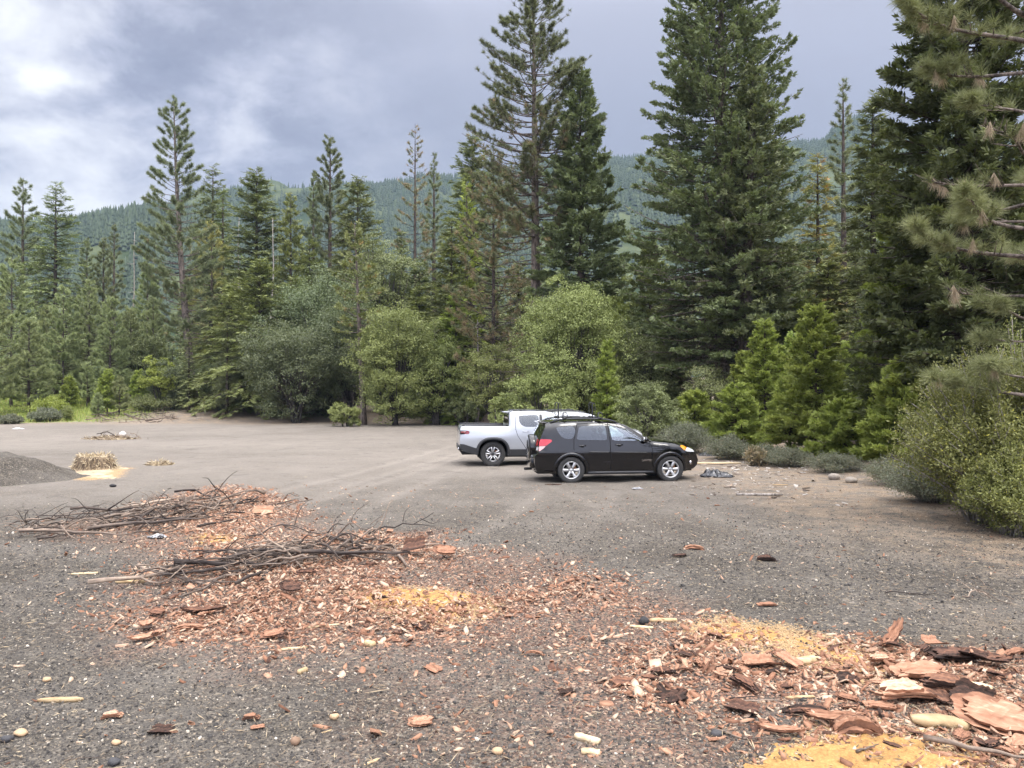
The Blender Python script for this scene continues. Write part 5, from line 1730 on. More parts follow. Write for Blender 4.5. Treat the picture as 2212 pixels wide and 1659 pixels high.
heap('straw_heap', 'low round heap of dry straw with dark hollow side, left of the clearing', 206, 1013, .72, .60, .44, M_straw, 3, 700, .13, cat='straw', tn=(.62, .2), rise=2.4, sides=True)
heap('straw_tuft', 'small pale straw tuft to the right of the straw heap', 345, 1005, .42, .3, .10, M_straw, 4, 500, .14, cat='straw', tn=(.5, .2))
heap('gravel_mound', 'dark mound of gravel cut by the left border', -110, 1035, 4.4, 2.8, .78, M_ground, 5, 0, .05, cat='gravel mound', tn=(.42, .22))
heap('dirt_heap', 'brown dirt heap behind the bed of the pickup', 1085, 918, 2.4, 1.6, 1.15, plain('brown_dirt', (.11, .082, .065), .95, var=.4, vs=6, bump=.6), 6, cat='dirt heap')
for i, (u, v, n_, lab) in enumerate(((240, 948, 34, 'blackened sticks and straw of a burnt patch far left'), )):
    x, y = gpt(u, v)
    heap('burnt_patch', lab, u, v, 1.5, .8, .12, M_straw, 8 + i, 900, .2, cat='burnt patch', tn=(.3, .3))
    q = np.random.default_rng(50 + i)
    for k_ in range(9):
        xx_, yy_ = x + q.normal(0, .7), y + q.normal(0, .3)
        put_stick(SPR[int(q.integers(0, 10))], xx_, yy_, float(gz(xx_, yy_)) + .12, q.uniform(.6, 1.4), q.normal(0, .4), 0, q.random() * 6, 'blackened stick on the burnt patch far left', 'sticks of the burnt patch', 1.8)
q = np.random.default_rng(60)
for k_ in range(36):
    u = q.uniform(190, 375)
    v = 905 - (u - 190) * .09 + q.normal(0, 5)
    y = q.uniform(60, 67)
    x = at(u, y)
    put_stick(SPR[int(q.integers(0, 10))], x, y, float(gz(x, y)) + q.uniform(.03, .35), q.uniform(1.0, 2.6), q.normal(0, .5), q.normal(0, .1), q.random() * 6, 'rusty cut branch strewn on the bank at the left back edge', 'branches on the far bank', 1.7)
stone(266, 942, 15, 'white round stone in the burnt patch far left', plain('white_rock', (.62, .60, .56), .7), 1.1, .8)


# bleached bits of wood and trash round the nose of the black car
rng = np.random.default_rng(19)
Z_BITS = zone((1490, 1010), (1530, 975), (1660, 985), (1780, 1040), (1760, 1085), (1600, 1090), (1480, 1060))
P = scatter(430, [Z_BITS], rng, .5)
n_ = len(P)
sz = np.clip(rng.gamma(1.6, .045, n_) + .03, .03, .35)
V, F = flakes(P[:, 0], P[:, 1], gz(P[:, 0], P[:, 1]) + .01, sz, rng.uniform(1.5, 6, n_), sz * .06 + .004, rng, yaw=rng.normal(0, .8, n_), tilt=.2)
o = link('wood_litter', mesh_np('wood_litter', V, F, tint_mat('bleached_wood', [(0.0, (.10, .075, .06)), (.5, (.30, .25, .20)), (1.0, (.58, .54, .49))], rnd=0, bs=20), {'tint': np.repeat(np.clip(rng.normal(.5, .35, n_), 0, 1), 12)}))
tag(o, 'pale broken bits of wood on the ground beyond the nose of the black car', 'wood bits', kind='stuff')


def crumpled(name, label, u, v, wx, wy, h, mat, seed, cat, yaw=0.0):
    x0, y0 = gpt(u, v)
    q = np.random.default_rng(seed)
    n_ = 40
    X, Y = np.meshgrid(np.linspace(-1, 1, n_), np.linspace(-1, 1, n_))
    r_ = np.hypot(X, Y) + (fbm(X * 3 + 9, Y * 3, 1.6, seed, 3) - .5) * .6
    rid = np.abs(fbm(X * 6, Y * 6, 1.9, seed + 1, 3) - .5) * 2
    rid2 = np.abs(vnoise(X * 9 + Y * 3, Y * 8, 1.4, seed + 2) - .5)
    Z = h * (1 - ss(r_, .15, 1)) * (.45 + .9 * rid) + h * .35 * rid2 * (r_ < .95)
    WX, WY = X * wx + q.normal(0, .01, X.shape), Y * wy + q.normal(0, .01, X.shape)
    idx = np.arange(X.size).reshape(X.shape)
    qd = np.stack([idx[:-1, :-1], idx[:-1, 1:], idx[1:, 1:], idx[1:, :-1]], -1).reshape(-1, 4)
    ok = r_.ravel()[qd].max(1) < 1.0
    G = Geo()
    G.add(np.stack([WX, WY, Z + .012], -1), qd[ok], 0)
    V, F = G.V[0], G.F[0]
    o = G.obj(name, mat, None, False)
    md = o.modifiers.new('thickness', 'SOLIDIFY')
    md.thickness = .008
    o.location = (x0, y0, float(gz(x0, y0)))
    o.rotation_euler = (0, 0, yaw)
    tag(o, label, cat)


M_plastic = plain('black_plastic', (.014, .015, .019), .22, spec=.7)
crumpled('plastic_sheet', 'crumpled shiny black plastic sheet in front of the black car', 1549, 1030, .50, .36, .24, M_plastic, 3, 'plastic sheet')
crumpled('plastic_sheet', 'smaller dark plastic scrap under the brush beyond the car nose', 1528, 985, .34, .3, .2, M_plastic, 5, 'plastic sheet')
crumpled('white_bag', 'white plastic bag lying far left on the clearing', 40, 927, .38, .2, .1, plain('white_bag', (.75, .76, .78), .5), 7, 'plastic bag')
crumpled('paper_scrap', 'white paper scrap on the gravel in front of the black car', 1377, 1056, .13, .08, .035, plain('white_paper', (.75, .75, .76), .7), 9, 'paper')
crumpled('pale_cloth', 'dirty pale cloth on the ground beyond the black plastic', 1590, 985, .75, .45, .08, plain('dirty_cloth', (.36, .30, .26), .9, var=.3), 11, 'cloth')
crumpled('white_rag', 'small white rag beside the farther brush pile', 342, 1160, .16, .08, .05, plain('rag', (.7, .7, .7), .8), 13, 'rag')
# ------------------------------------------------------------------ the three vehicles
def chaikin(p, n=2, keep=0.25):
    p = np.asarray(p, float)
    for _ in range(n):
        q = np.roll(p, -1, 0)
        p = np.stack([p * (1 - keep) + q * keep, p * keep + q * (1 - keep)], 1).reshape(-1, 2)
    return p


def densify(p, st=.05, closed=True):
    p = np.asarray(p, float)
    o = []
    n_ = len(p)
    for i in range(n_ if closed else n_ - 1):
        a, b_ = p[i], p[(i + 1) % n_]
        k = max(1, int(np.hypot(*(b_ - a)) / st))
        for j in range(k):
            o.append(a + (b_ - a) * j / k)
    if not closed:
        o.append(p[-1])
    return np.array(o)


def arch_pts(cx, cz, r_, z0, n_=22, sq=1.0):
    """arch from front foot to rear foot, at height z0 (going over the wheel)"""
    a0 = math.asin(max(-.95, min(.95, (z0 - cz) / r_)))
    a = np.linspace(a0, PI - a0, n_)
    c, s_ = np.cos(a), np.sin(a)
    f = (np.abs(c) ** (2 * sq) + np.abs(s_) ** (2 * sq)) ** (-1 / (2 * sq)) if sq != 1 else 1.0
    return np.stack([cx + r_ * c * f, cz + r_ * s_ * f], -1)


def cells(outline, polys, st=.06):
    """triangulate the side view; returns {name: (verts2, tris)}; later polygons win"""
    pts, eds = [], []

    def loop(p):
        i0 = len(pts)
        pts.extend([Vector((float(a), float(b_))) for a, b_ in p])
        eds.extend([(i0 + i, i0 + (i + 1) % len(p)) for i in range(len(p))])
    loop(outline)
    for _, p in polys:
        loop(p)
    ox = np.asarray(outline)
    gx_, gy_ = np.meshgrid(np.arange(ox[:, 0].min(), ox[:, 0].max(), st), np.arange(ox[:, 1].min(), ox[:, 1].max(), st))
    gx_, gy_ = gx_.ravel(), gy_.ravel()
    ok = poly_dist(gx_, gy_, ox) > st * .4
    for _, p in polys:
        ok &= np.abs(poly_dist(gx_, gy_, p)) > st * .3
    pts.extend([Vector((float(a), float(b_))) for a, b_ in zip(gx_[ok], gy_[ok])])
    r_ = delaunay_2d_cdt(pts, eds, [], 0, 1e-5)
    V = np.array([tuple(v) for v in r_[0]])
    T = np.array([f for f in r_[2] if len(f) == 3])
    cen = V[T].mean(1)
    ins = poly_dist(cen[:, 0], cen[:, 1], ox) > 0
    own = np.where(ins, 0, -1)
    for i, (nme, p) in enumerate(polys):
        own[(poly_dist(cen[:, 0], cen[:, 1], p) > 0) & ins] = i + 1
    res = {}
    for i, nme in enumerate(['body'] + [q[0] for q in polys]):
        f = T[own == i]
        if len(f):
            u_, inv = np.unique(f, return_inverse=True)
            res[nme] = (V[u_], inv.reshape(-1, 3))
    return res


def orient(V3, T, s):
    """turn triangles so that they face the side s"""
    a, b_, c = V3[T[:, 0]], V3[T[:, 1]], V3[T[:, 2]]
    fl = np.cross(b_ - a, c - a)[:, 1] * s < 0
    T = T.copy()
    T[fl] = T[fl][:, ::-1]
    return T


def paint(name, col, metal=0.0, rough=.28, coat=1.0, flake=0.0):
    m, t, b = new_mat(name)
    b.inputs['Base Color'].default_value = (*col, 1)
    b.inputs['Metallic'].default_value = metal
    b.inputs['Roughness'].default_value = rough
    b.inputs['Coat Weight'].default_value = coat
    b.inputs['Specular IOR Level'].default_value = .15
    b.inputs['Coat Roughness'].default_value = .05
    tcn = t.nodes.new('ShaderNodeTexCoord')
    s_ = t.nodes.new('ShaderNodeSeparateXYZ')
    t.links.new(tcn.outputs['Object'], s_.inputs[0])
    # road dust low on the doors and a thin uneven film elsewhere
    n_ = noise(tcn.outputs['Object'], 3.0, 5, .6, tree=t)
    low = sstep(mth('ADD', s_.outputs[2], mth('MULTIPLY', n_, .25, tree=t), tree=t), .85, .35, tree=t)
    f = mth('MULTIPLY', mth('ADD', mth('MULTIPLY', low, .012, tree=t), mth('MULTIPLY', n_, .003, tree=t), tree=t), 1.0, tree=t)
    t.links.new(mixc(f, col, (.24, .21, .18), tree=t), b.inputs['Base Color'])
    t.links.new(mth('ADD', rough, mth('MULTIPLY', f, 1.2, tree=t), tree=t), b.inputs['Roughness'])
    return m


def glass(name, tint, alpha):
    m, t, b = new_mat(name)
    t.nodes.remove(b)
    tr = t.nodes.new('ShaderNodeBsdfTransparent')
    tr.inputs[0].default_value = (*tint, 1)
    gl = t.nodes.new('ShaderNodeBsdfGlossy')
    gl.inputs['Roughness'].default_value = .02
    gl.inputs['Color'].default_value = (.9, .95, 1, 1)
    fr = t.nodes.new('ShaderNodeFresnel')
    fr.inputs[0].default_value = 1.52
    ms = t.nodes.new('ShaderNodeMixShader')
    t.links.new(mth('ADD', mth('MULTIPLY', fr.outputs[0], 1.6, tree=t), alpha, clamp=True, tree=t), ms.inputs[0])
    t.links.new(tr.outputs[0], ms.inputs[1])
    t.links.new(gl.outputs[0], ms.inputs[2])
    t.links.new(ms.outputs[0], t.nodes['Material Output'].inputs[0])
    return m


M_blackp = paint('black_car_paint', (.0015, .0015, .0025), 0, .18)
M_silver = paint('silver_truck_paint', (.40, .42, .455), .35, .35)
M_white = paint('white_car_paint', (.52, .53, .55), .1, .3)
M_clad = plain('dark_cladding', (.030, .031, .034), .5)
M_rubber = plain('tyre_rubber', (.030, .029, .028), .85, var=.35, vs=20, bump=.3, bs=60)
M_alloy = plain('wheel_alloy', (.55, .55, .55), .35, metal=.75)
M_alloyd = plain('dark_wheel_alloy', (.05, .05, .052), .4, metal=.5)
M_bright_alloy = plain('machined_alloy', (.72, .72, .73), .3, metal=.6)
M_under = plain('underbody', (.010, .010, .010), .9)
M_int = plain('dark_interior', (.030, .030, .033), .8)
M_seat = plain('grey_seat_cloth', (.085, .085, .09), .9)
M_gl = glass('side_glass', (.60, .72, .70), .16)
M_gld = glass('privacy_glass', (.10, .11, .13), .05)
M_gap = plain('panel_gap', (.004, .004, .004), .9)
M_red = plain('tail_lamp_red', (.42, .010, .022), .15, coat=1)
M_redd = plain('dark_tail_lamp', (.16, .006, .010), .15, coat=1)
M_clear = plain('clear_lamp', (.72, .73, .74), .12, coat=1)
M_amber = plain('amber_lamp', (.80, .30, .02), .15, coat=1)
M_chrome = plain('chrome', (.75, .75, .76), .12, metal=1)
M_brake = plain('brake_disc', (.16, .15, .14), .5, metal=.6)
M_caliper = plain('rusty_caliper', (.24, .10, .035), .6)


def wheel(parent, x, y, r_, wd, side, rim_r, spokes, mrim, tw, style='star', cap=None, name='wheel'):
    """tyre and rim; outer face looks toward side*y"""
    hb_ = Geo()
    V, F = lathe([(.02, -.02), (rim_r * .62, -.02), (rim_r * .62, .0), (.02, .0)], 24)
    hb_.add(V, F, 0)
    V, F = lathe([(rim_r * 1.02, -wd * .45), (rim_r * .98, -wd * .3), (rim_r * .96, wd * .2)], 32)
    hb_.add(V, F, 1)
    V, F = boxv(-rim_r * .60, -rim_r * .25, -.03, .03, -.02, rim_r * .42)
    hb_.add(V, F, 2)
    w = hb_.obj(name, [M_brake, M_under, M_caliper], parent, True)
    w.location = (x, y, r_ - .012)
    w.rotation_euler = (0, 0, 0 if side > 0 else PI)
    h2 = wd / 2
    ty = Geo()
    pr = [(rim_r * 1.0, -h2 * .9), (rim_r * 1.08, -h2 * .98), (r_ * .93, -h2), (r_ * .985, -h2 * .86), (r_, -h2 * .6), (r_, h2 * .6), (r_ * .985, h2 * .86), (r_ * .93, h2), (rim_r * 1.10, h2 * .98), (rim_r * 1.0, h2 * .86), (rim_r * .99, h2 * .5)]
    V, F = lathe(pr, 48)
    ty.add(V, F)
    # tread blocks
    k = 44
    for row, y0 in ((0, -.62), (1, 0.0), (2, .62)):
        for i in range(k):
            a = (i + .5 * row) / k * 2 * PI
            bx_, bf = boxv(-.011 * r_ / .36, .011 * r_ / .36, h2 * (y0 - .24), h2 * (y0 + .24), r_ * .99, r_ * 1.012)
            c, s_ = math.cos(a), math.sin(a)
            bv = np.stack([bx_[:, 0] * c - bx_[:, 2] * s_, bx_[:, 1], bx_[:, 0] * s_ + bx_[:, 2] * c], -1)
            ty.add(bv, bf)
    ty.obj('tyre', M_rubber, w, False)
    rm = Geo()
    V, F = lathe([(rim_r * .99, h2 * .5), (rim_r * 1.0, h2 * .88), (rim_r * .94, h2 * .90), (rim_r * .88, h2 * .60), (rim_r * .87, h2 * .2)], 48)
    rm.add(V, F, 0)
    V, F = lathe([(.001, h2 * .70), (rim_r * .14, h2 * .70), (rim_r * .20, h2 * .62), (rim_r * .21, h2 * .3)], 24)
    rm.add(V, F, 1 if style == 'double' else 0)
    for i in range(spokes):
        a = i / spokes * 2 * PI + (PI / 2 if style != 'star' else 0) + (.0 if style == 'star' else 0)
        rad = np.array([math.cos(a), 0, math.sin(a)])
        tan = np.array([-math.sin(a), 0, math.cos(a)])
        if style == 'star':
            prof = [(rim_r * .16, rim_r * .13, h2 * .66), (rim_r * .45, rim_r * .115, h2 * .74), (rim_r * .75, rim_r * .15, h2 * .78), (rim_r * .93, rim_r * .21, h2 * .74)]
            sets = [(0, prof, 0)]
        else:
            sets = []
            for sg in (-1, 1):
                sets.append((sg, [(rim_r * .20, rim_r * .05, h2 * .64), (rim_r * .55, rim_r * .055, h2 * .76), (rim_r * .94, rim_r * .075, h2 * .80)], 2))
        for sg, prof, mi in sets:
            Vs = []
            for q_, (rd, hw_, yy_) in enumerate(prof):
                off = sg * rim_r * (.06 + .13 * (q_ / (len(prof) - 1)) ** 1.0)
                for sx in (-1, 1):
                    Vs.append(rad * rd + tan * (off + sx * hw_) + np.array([0, yy_, 0]))
                for sx in (1, -1):
                    Vs.append(rad * rd + tan * (off + sx * hw_ * 1.15) + np.array([0, yy_ - h2 * .35, 0]))
            n4 = len(prof)
            idx = np.arange(n4 * 4).reshape(n4, 4)
            qd = np.stack([idx[:-1], np.roll(idx, -1, 1)[:-1], np.roll(idx, -1, 1)[1:], idx[1:]], -1).reshape(-1, 4)
            rm.add(np.array(Vs), [qd, idx[-1:], idx[:1, ::-1]], mi)
        if style == 'double':        # bright bar joining each pair at the rim
            th = np.linspace(a + .33, a + 2 * PI / spokes - .33, 7)
            for f0, f1 in ((.80, .90),):
                o4 = []
                for q_ in th:
                    for rd in (f0, f1):
                        o4.append((math.cos(q_) * rim_r * rd, h2 * .76, math.sin(q_) * rim_r * rd))
                idx = np.arange(14).reshape(7, 2)
                rm.add(np.array(o4), np.stack([idx[:-1, 0], idx[1:, 0], idx[1:, 1], idx[:-1, 1]], -1), 2)
    for i in range(5):
        a = i / 5 * 2 * PI + .3
        V, F = lathe([(.001, h2 * .72), (.011, h2 * .72), (.012, h2 * .5)], 8)
        rm.add(V + np.array([math.cos(a) * rim_r * .28, 0, math.sin(a) * rim_r * .28]), F, 3)
    rm.obj('rim', [mrim, M_alloyd, M_bright_alloy, M_under], w, False)
    return w


def shell(top, Wf, cfun, ncol=13):
    """skin across the car along the silhouette polyline `top`; returns verts (n,ncol,3)"""
    top = np.asarray(top, float)
    tg = nrm(np.gradient(top, axis=0))
    nr = np.stack([-tg[:, 1], tg[:, 0]], -1)            # outward when the line runs rear -> over -> front reversed below
    yv = np.linspace(-1, 1, ncol)
    yv = np.sign(yv) * np.abs(yv) ** .8
    w = Wf(top[:, 0], top[:, 1])
    cr = np.array([cfun(i, p, n_) for i, (p, n_) in enumerate(zip(top, nr))])
    bul = (1 - np.abs(yv) ** 2.2)[None]
    X = top[:, 0:1] + nr[:, 0:1] * cr[:, None] * bul
    Z = top[:, 1:2] + nr[:, 1:2] * cr[:, None] * bul
    Y = w[:, None] * yv[None]
    return np.stack([X, Y, Z], -1)


def flare(G, cx, cz, r_, z0, y, side, wid, th, mi, sq=1.0, Wf=None):
    p = arch_pts(cx, cz, r_, z0, 26, sq)
    K = len(p)
    rings = []
    d = nrm(p - np.array([cx, cz]))
    for rr_, yy_ in ((-.01, -.18), (-.012, th * .6), (.004, th), (wid * .7, th * .92), (wid, .35 * th), (wid * 1.05, -.02)):
        q = p + d * rr_
        w = Wf(q[:, 0], q[:, 1]) if Wf is not None else np.full(K, y)
        rings.append(np.stack([q[:, 0], side * (w + yy_), q[:, 1]], -1))
    Vv = np.concatenate(rings)
    idx = np.arange(6 * K).reshape(6, K)
    qd = np.stack([idx[:-1, :-1], idx[1:, :-1], idx[1:, 1:], idx[:-1, 1:]], -1).reshape(-1, 4)
    G.add(Vv, qd if side < 0 else qd[:, ::-1], mi)


def rot_place(o, u_ref, d_ref, x_ref, y_ref, th):
    """put the car so that its own point (x_ref, y_ref) stands at (u_ref, d_ref)"""
    c, s_ = math.cos(th), math.sin(th)
    wx, wy = at(u_ref, d_ref), d_ref
    o.location = (wx - (x_ref * c - y_ref * s_), wy - (x_ref * s_ + y_ref * c), 0.0)
    o.rotation_euler = (0, 0, th)
    o.location.z = float(gz(wx, wy)) + .0


def car_sides(root, res, Wf, mats, doors, names):
    """build body sides, doors and panes of both sides from the cut side view. mats: name -> (part, material, parent part)"""
    for s_ in (-1, 1):
        objs = {}
        for nme in doors:
            if nme in res:
                V2, T = res[nme]
                V3 = np.stack([V2[:, 0], s_ * Wf(V2[:, 0], V2[:, 1]), V2[:, 1]], -1)
                objs[nme] = Geo().add(V3, orient(V3, T, s_)).obj('door', mats['body'], root, True)
        for nme, (part, mat, par) in names.items():
            if nme in res:
                V2, T = res[nme]
                V3 = np.stack([V2[:, 0], s_ * (Wf(V2[:, 0], V2[:, 1]) - (.006 if 'pane' in part or 'window' in part else -.004)), V2[:, 1]], -1)
                g_ = Geo().add(V3, orient(V3, T, s_))
                g_.obj(part, mat, objs.get(par, root), True)
        yield s_, objs


def seats(root, xf, xr, z0, yo=.38):
    for nm_, x0 in (('front_seat', xf), ('rear_seat', xr)):
        for sg in (-1, 1):
            bm = bmesh.new()
            for (cx, cz, lx, lz, rot, wy) in ((x0 + .22, z0 + .05, .50, .14, 0, .50), (x0 - .08, z0 + .36, .14, .60, -.2, .50), (x0 - .16, z0 + .76, .10, .18, -.15, .26)):
                r4 = bmesh.ops.create_cube(bm, size=1)
                M_ = Matrix.Translation((cx, sg * yo, cz)) @ Matrix.Rotation(rot, 4, 'Y') @ Matrix.Diagonal((lx, wy, lz, 1))
                bmesh.ops.transform(bm, matrix=M_, verts=r4['verts'])
            bmesh.ops.bevel(bm, geom=bm.edges[:], offset=.035, segments=2, affect='EDGES')
            me = bpy.data.meshes.new(nm_)
            bm.to_mesh(me)
            bm.free()
            me.materials.append(M_seat)
            link(nm_, me, root)


def strip_obj(name, P, rad, mat, parent, ns=6):
    V, F = tubes(np.asarray(P, float), rad, ns)
    return Geo().add(V, F).obj(name, mat, parent, True)


def rbox(name, c, size, bev, mat, parent, rot=(0, 0, 0), seg=2):
    bm = bmesh.new()
    bmesh.ops.create_cube(bm, size=1)
    bmesh.ops.transform(bm, matrix=Matrix.Translation(c) @ Matrix.Rotation(rot[2], 4, 'Z') @ Matrix.Rotation(rot[1], 4, 'Y') @ Matrix.Rotation(rot[0], 4, 'X') @ Matrix.Diagonal((*size, 1)), verts=bm.verts)
    bmesh.ops.bevel(bm, geom=bm.edges[:], offset=bev, segments=seg, affect='EDGES')
    me = bpy.data.meshes.new(name)
    bm.to_mesh(me)
    bm.free()
    for p_ in me.polygons:
        p_.use_smooth = True
    me.materials.append(mat)
    return link(name, me, parent)


def well(root, cx, cz, r_, Wf, both=(-1, 1)):
    G = Geo()
    for s_ in both:
        p = arch_pts(cx, cz, r_, cz - .12, 20)
        w = Wf(p[:, 0], p[:, 1])
        A = np.stack([p[:, 0], s_ * (w - .015), p[:, 1]], -1)
        B_ = np.stack([p[:, 0], s_ * (w * 0 + .42), p[:, 1]], -1)
        K = len(p)
        idx = np.arange(2 * K).reshape(2, K)
        G.add(np.concatenate([A, B_]), np.stack([idx[0, :-1], idx[0, 1:], idx[1, 1:], idx[1, :-1]], -1))
        V = np.concatenate([[[cx, s_ * .42, cz]], B_])
        G.add(V, np.stack([np.zeros(K - 1, int), np.arange(1, K), np.arange(2, K + 1)], -1))
    return G.obj('wheel_well', M_under, root)


# ---------------------------------------------------------------- black estate car with roof rack
def black_car():
    root = empty('parked_suv')
    tag(root, 'black five door car with roof rack hoops and a covered spare wheel on its tail', 'car')
    wb, rw = 2.68, .345
    top = densify([(-.885, .30), (-.94, .40), (-.955, .55), (-.955, .70), (-.93, .745), (-.87, .78), (-.855, .90), (-.84, 1.08), (-.80, 1.20), (-.66, 1.50), (-.66, 1.565), (-.60, 1.60), (-.40, 1.628),
                   (.0, 1.645), (.5, 1.648), (1.0, 1.628), (1.30, 1.592), (1.50, 1.528), (1.70, 1.41), (1.95, 1.245), (2.18, 1.10), (2.36, 1.072), (2.65, 1.045), (2.95, 1.0), (3.22, .935), (3.39, .84), (3.48, .72), (3.53, .56), (3.51, .42), (3.42, .33), (3.16, .275)], .05, False)
    fr = arch_pts(wb, rw, .40, .265)
    rr_ = arch_pts(0, rw, .40, .245)
    sill = [(2.20, .262), (1.3, .245), (.45, .235)]
    outline = np.concatenate([top, [(3.08, .27)], fr[:], sill, rr_, [(-.42, .235), (-.74, .275)]])
    # remove duplicated neighbours
    keep = np.hypot(*(outline - np.roll(outline, 1, 0)).T) > .004
    outline = outline[keep]
    tz = lambda x: np.interp(x, top[12:, 0], top[12:, 1])

    def Wf(x, z):
        x = np.asarray(x, float)
        z = np.asarray(z, float)
        w = np.full(x.shape, .895)
        w = w - .20 * np.clip((x - 2.45) / 1.0, 0, 1) ** 2.2 - .10 * np.clip((-.15 - x) / .8, 0, 1) ** 2
        w = w - .07 * np.clip((.55 - z) / .3, 0, 1) ** 1.5
        w = w + .018 * np.sin(np.clip((z - .5) / .5, 0, 1) * PI)
        w = w - .17 * np.clip((z - 1.0) / .62, 0, 1) ** 1.15
        e = np.clip(tz(np.clip(x, -.6, 3.4)) - z, 0, 1)
        w = w - .07 * np.exp(-e / .05)
        return w
    W1 = chaikin([(-.39, 1.478), (-.30, 1.49), (.165, 1.535), (.07, 1.17), (-.18, 1.18), (-.30, 1.28)], 2)
    W2 = chaikin([(.235, 1.515), (.94, 1.535), (.97, 1.135), (.14, 1.15)], 2, .08)
    W3 = chaikin([(1.03, 1.525), (1.30, 1.50), (1.52, 1.43), (1.83, 1.215), (1.98, 1.105), (1.10, 1.125)], 2, .08)
    D2 = densify([(.185, 1.565), (1.0, 1.585), (1.03, 1.13), (1.04, .30), (.49, .30), (.47, .50), (.30, .74), (.13, .83), (.07, .90), (.08, 1.15)], .06)
    D1 = densify([(1.02, 1.585), (1.33, 1.545), (1.55, 1.46), (1.86, 1.25), (2.10, 1.085), (2.17, .90), (2.17, .32), (1.06, .30), (1.05, 1.13)], .06)
    gap2 = densify([(.17, 1.58), (1.01, 1.598), (1.043, 1.13), (1.053, .285), (.475, .285), (.455, .50), (.29, .755), (.12, .845), (.055, .90), (.065, 1.15)], .06)
    gap1 = densify([(1.005, 1.598), (1.34, 1.557), (1.56, 1.473), (1.87, 1.262), (2.115, 1.09), (2.184, .90), (2.184, .305), (1.046, .285), (1.036, 1.13)], .06)
    TL = chaikin([(-.86, 1.11), (-.79, 1.175), (-.53, 1.165), (-.50, 1.12), (-.66, 1.0), (-.86, .99)], 1, .12)
    TL2 = chaikin([(-.86, .98), (-.67, .99), (-.73, .93), (-.83, .855), (-.86, .87)], 1, .12)
    HA = chaikin([(2.955, .965), (3.03, .985), (3.17, .92), (3.19, .86), (3.08, .84)], 1, .15)
    HL = chaikin([(3.19, .925), (3.36, .855), (3.42, .785), (3.20, .80), (3.09, .835)], 1, .15)
    res = cells(outline, [('gap', gap1), ('gap_', gap2), ('d1', D1), ('d2', D2), ('w1', W1), ('w2', W2), ('w3', W3), ('tl', TL), ('tl2', TL2), ('ha', HA), ('hl', HL)])
    body = Geo()
    for s_ in (-1, 1):
        for nme, mi in (('body', 0), ('gap', 1), ('gap_', 1)):
            if nme in res:
                V2, T = res[nme]
                V3 = np.stack([V2[:, 0], s_ * (Wf(V2[:, 0], V2[:, 1]) - (.008 if mi else 0)), V2[:, 1]], -1)
                body.add(V3, orient(V3, T, s_), mi)
    P = shell(top, Wf, lambda i, p, n_: .035 if p[1] > 1.5 else (.10 if p[0] > 3.2 else (.05 if p[0] > 0 else .045)))
    K, C = P.shape[:2]
    idx = np.arange(K * C).reshape(K, C)
    q = np.stack([idx[:-1, :-1], idx[1:, :-1], idx[1:, 1:], idx[:-1, 1:]], -1)
    mid = (top[:-1] + top[1:]) / 2
    ws = (mid[:, 0] > 1.50) & (mid[:, 0] < 2.15) & (mid[:, 1] > 1.1)
    rg = (mid[:, 0] < -.66) & (mid[:, 1] > 1.14) & (mid[:, 1] < 1.50)
    inner = np.zeros((K - 1, C - 1), bool)
    inner[:, 1:-1] = True
    mt = np.where((ws | rg)[:, None] & inner, 2, 0)
    body.add(P, [q[mt == 0]], 0)
    for s_ in (-1, 1):
        flare(body, wb, rw, .40, .28, 0, s_, .07, .022, 0, Wf=Wf)
        flare(body, 0, rw, .40, .26, 0, s_, .07, .022, 0, Wf=Wf)
    body.obj('body', [M_blackp, M_gap], root, True)
    for nme, msk in (('windscreen', ws), ('rear_window', rg)):
        qq = q[msk][:, 1:-1].reshape(-1, 4)
        Geo().add(P, qq).obj(nme, M_gl if nme == 'windscreen' else M_gld, root, True)
    mats = {'body': M_blackp}
    nm_ = {'w1': ('quarter_window', M_gld, None), 'w2': ('window', M_gld, 'd2'), 'w3': ('window', M_gl, 'd1'), 'tl': ('tail_light', M_red, None), 'ha': ('indicator', M_amber, None), 'hl': ('headlight', M_clear, None)}
    for s_, objs in car_sides(root, res, Wf, mats, ['d1', 'd2'], nm_):
        V2, T = res['tl2']
        V3 = np.stack([V2[:, 0], s_ * (Wf(V2[:, 0], V2[:, 1]) + .004), V2[:, 1]], -1)
        Geo().add(V3, orient(V3, T, s_)).obj('reversing_light', plain('pale_pink_lamp', (.62, .38, .36), .15, coat=1), root, True)
        # lamps wrap a little round the tail
        for z0, z1, mt_, n2 in ((1.0, 1.17, M_red, 'tail_light'), (.87, .98, M_clear, 'reversing_light')):
            V = np.array([(-.87, s_ * .80, z0), (-.885, s_ * .62, z0), (-.855, s_ * .62, z1), (-.83, s_ * .80, z1)])
            V[:, 0] -= .012
            Geo().add(V, np.array([[0, 1, 2, 3]])).obj(n2, mt_, root)
        for dn, hx_, hz_ in (('d1', 1.19, 1.0), ('d2', .20, .985)):
            w = float(Wf(hx_, hz_))
            h_ = rbox('handle', (hx_ + .09, s_ * (w + .028), hz_ + .012), (.20, .022, .030), .009, M_blackp, objs[dn])
            r_ = Geo().add(*lathe([(.001, 0), (.045, 0), (.05, -.01)], 16)).obj('handle_recess', M_gap, objs[dn])
            r_.location = (hx_ + .09, s_ * (w + .004), hz_ - .012)
            r_.rotation_euler = (0, 0, 0 if s_ > 0 else PI)
            a, b_ = ((.47, 1.03) if dn == 'd2' else (1.07, 2.10))
            xs = np.linspace(a, b_, 10)
            zz = .825 - .03 * (xs - .47) / 1.6
            strip_obj('trim_strip', np.stack([xs, s_ * (Wf(xs, zz) + .004), zz], -1), .016, M_blackp, objs[dn])
            strip_obj('trim_highlight', np.stack([xs, s_ * (Wf(xs, zz + .014) + .013), zz + .014], -1), .003, M_alloyd, objs[dn], 4)
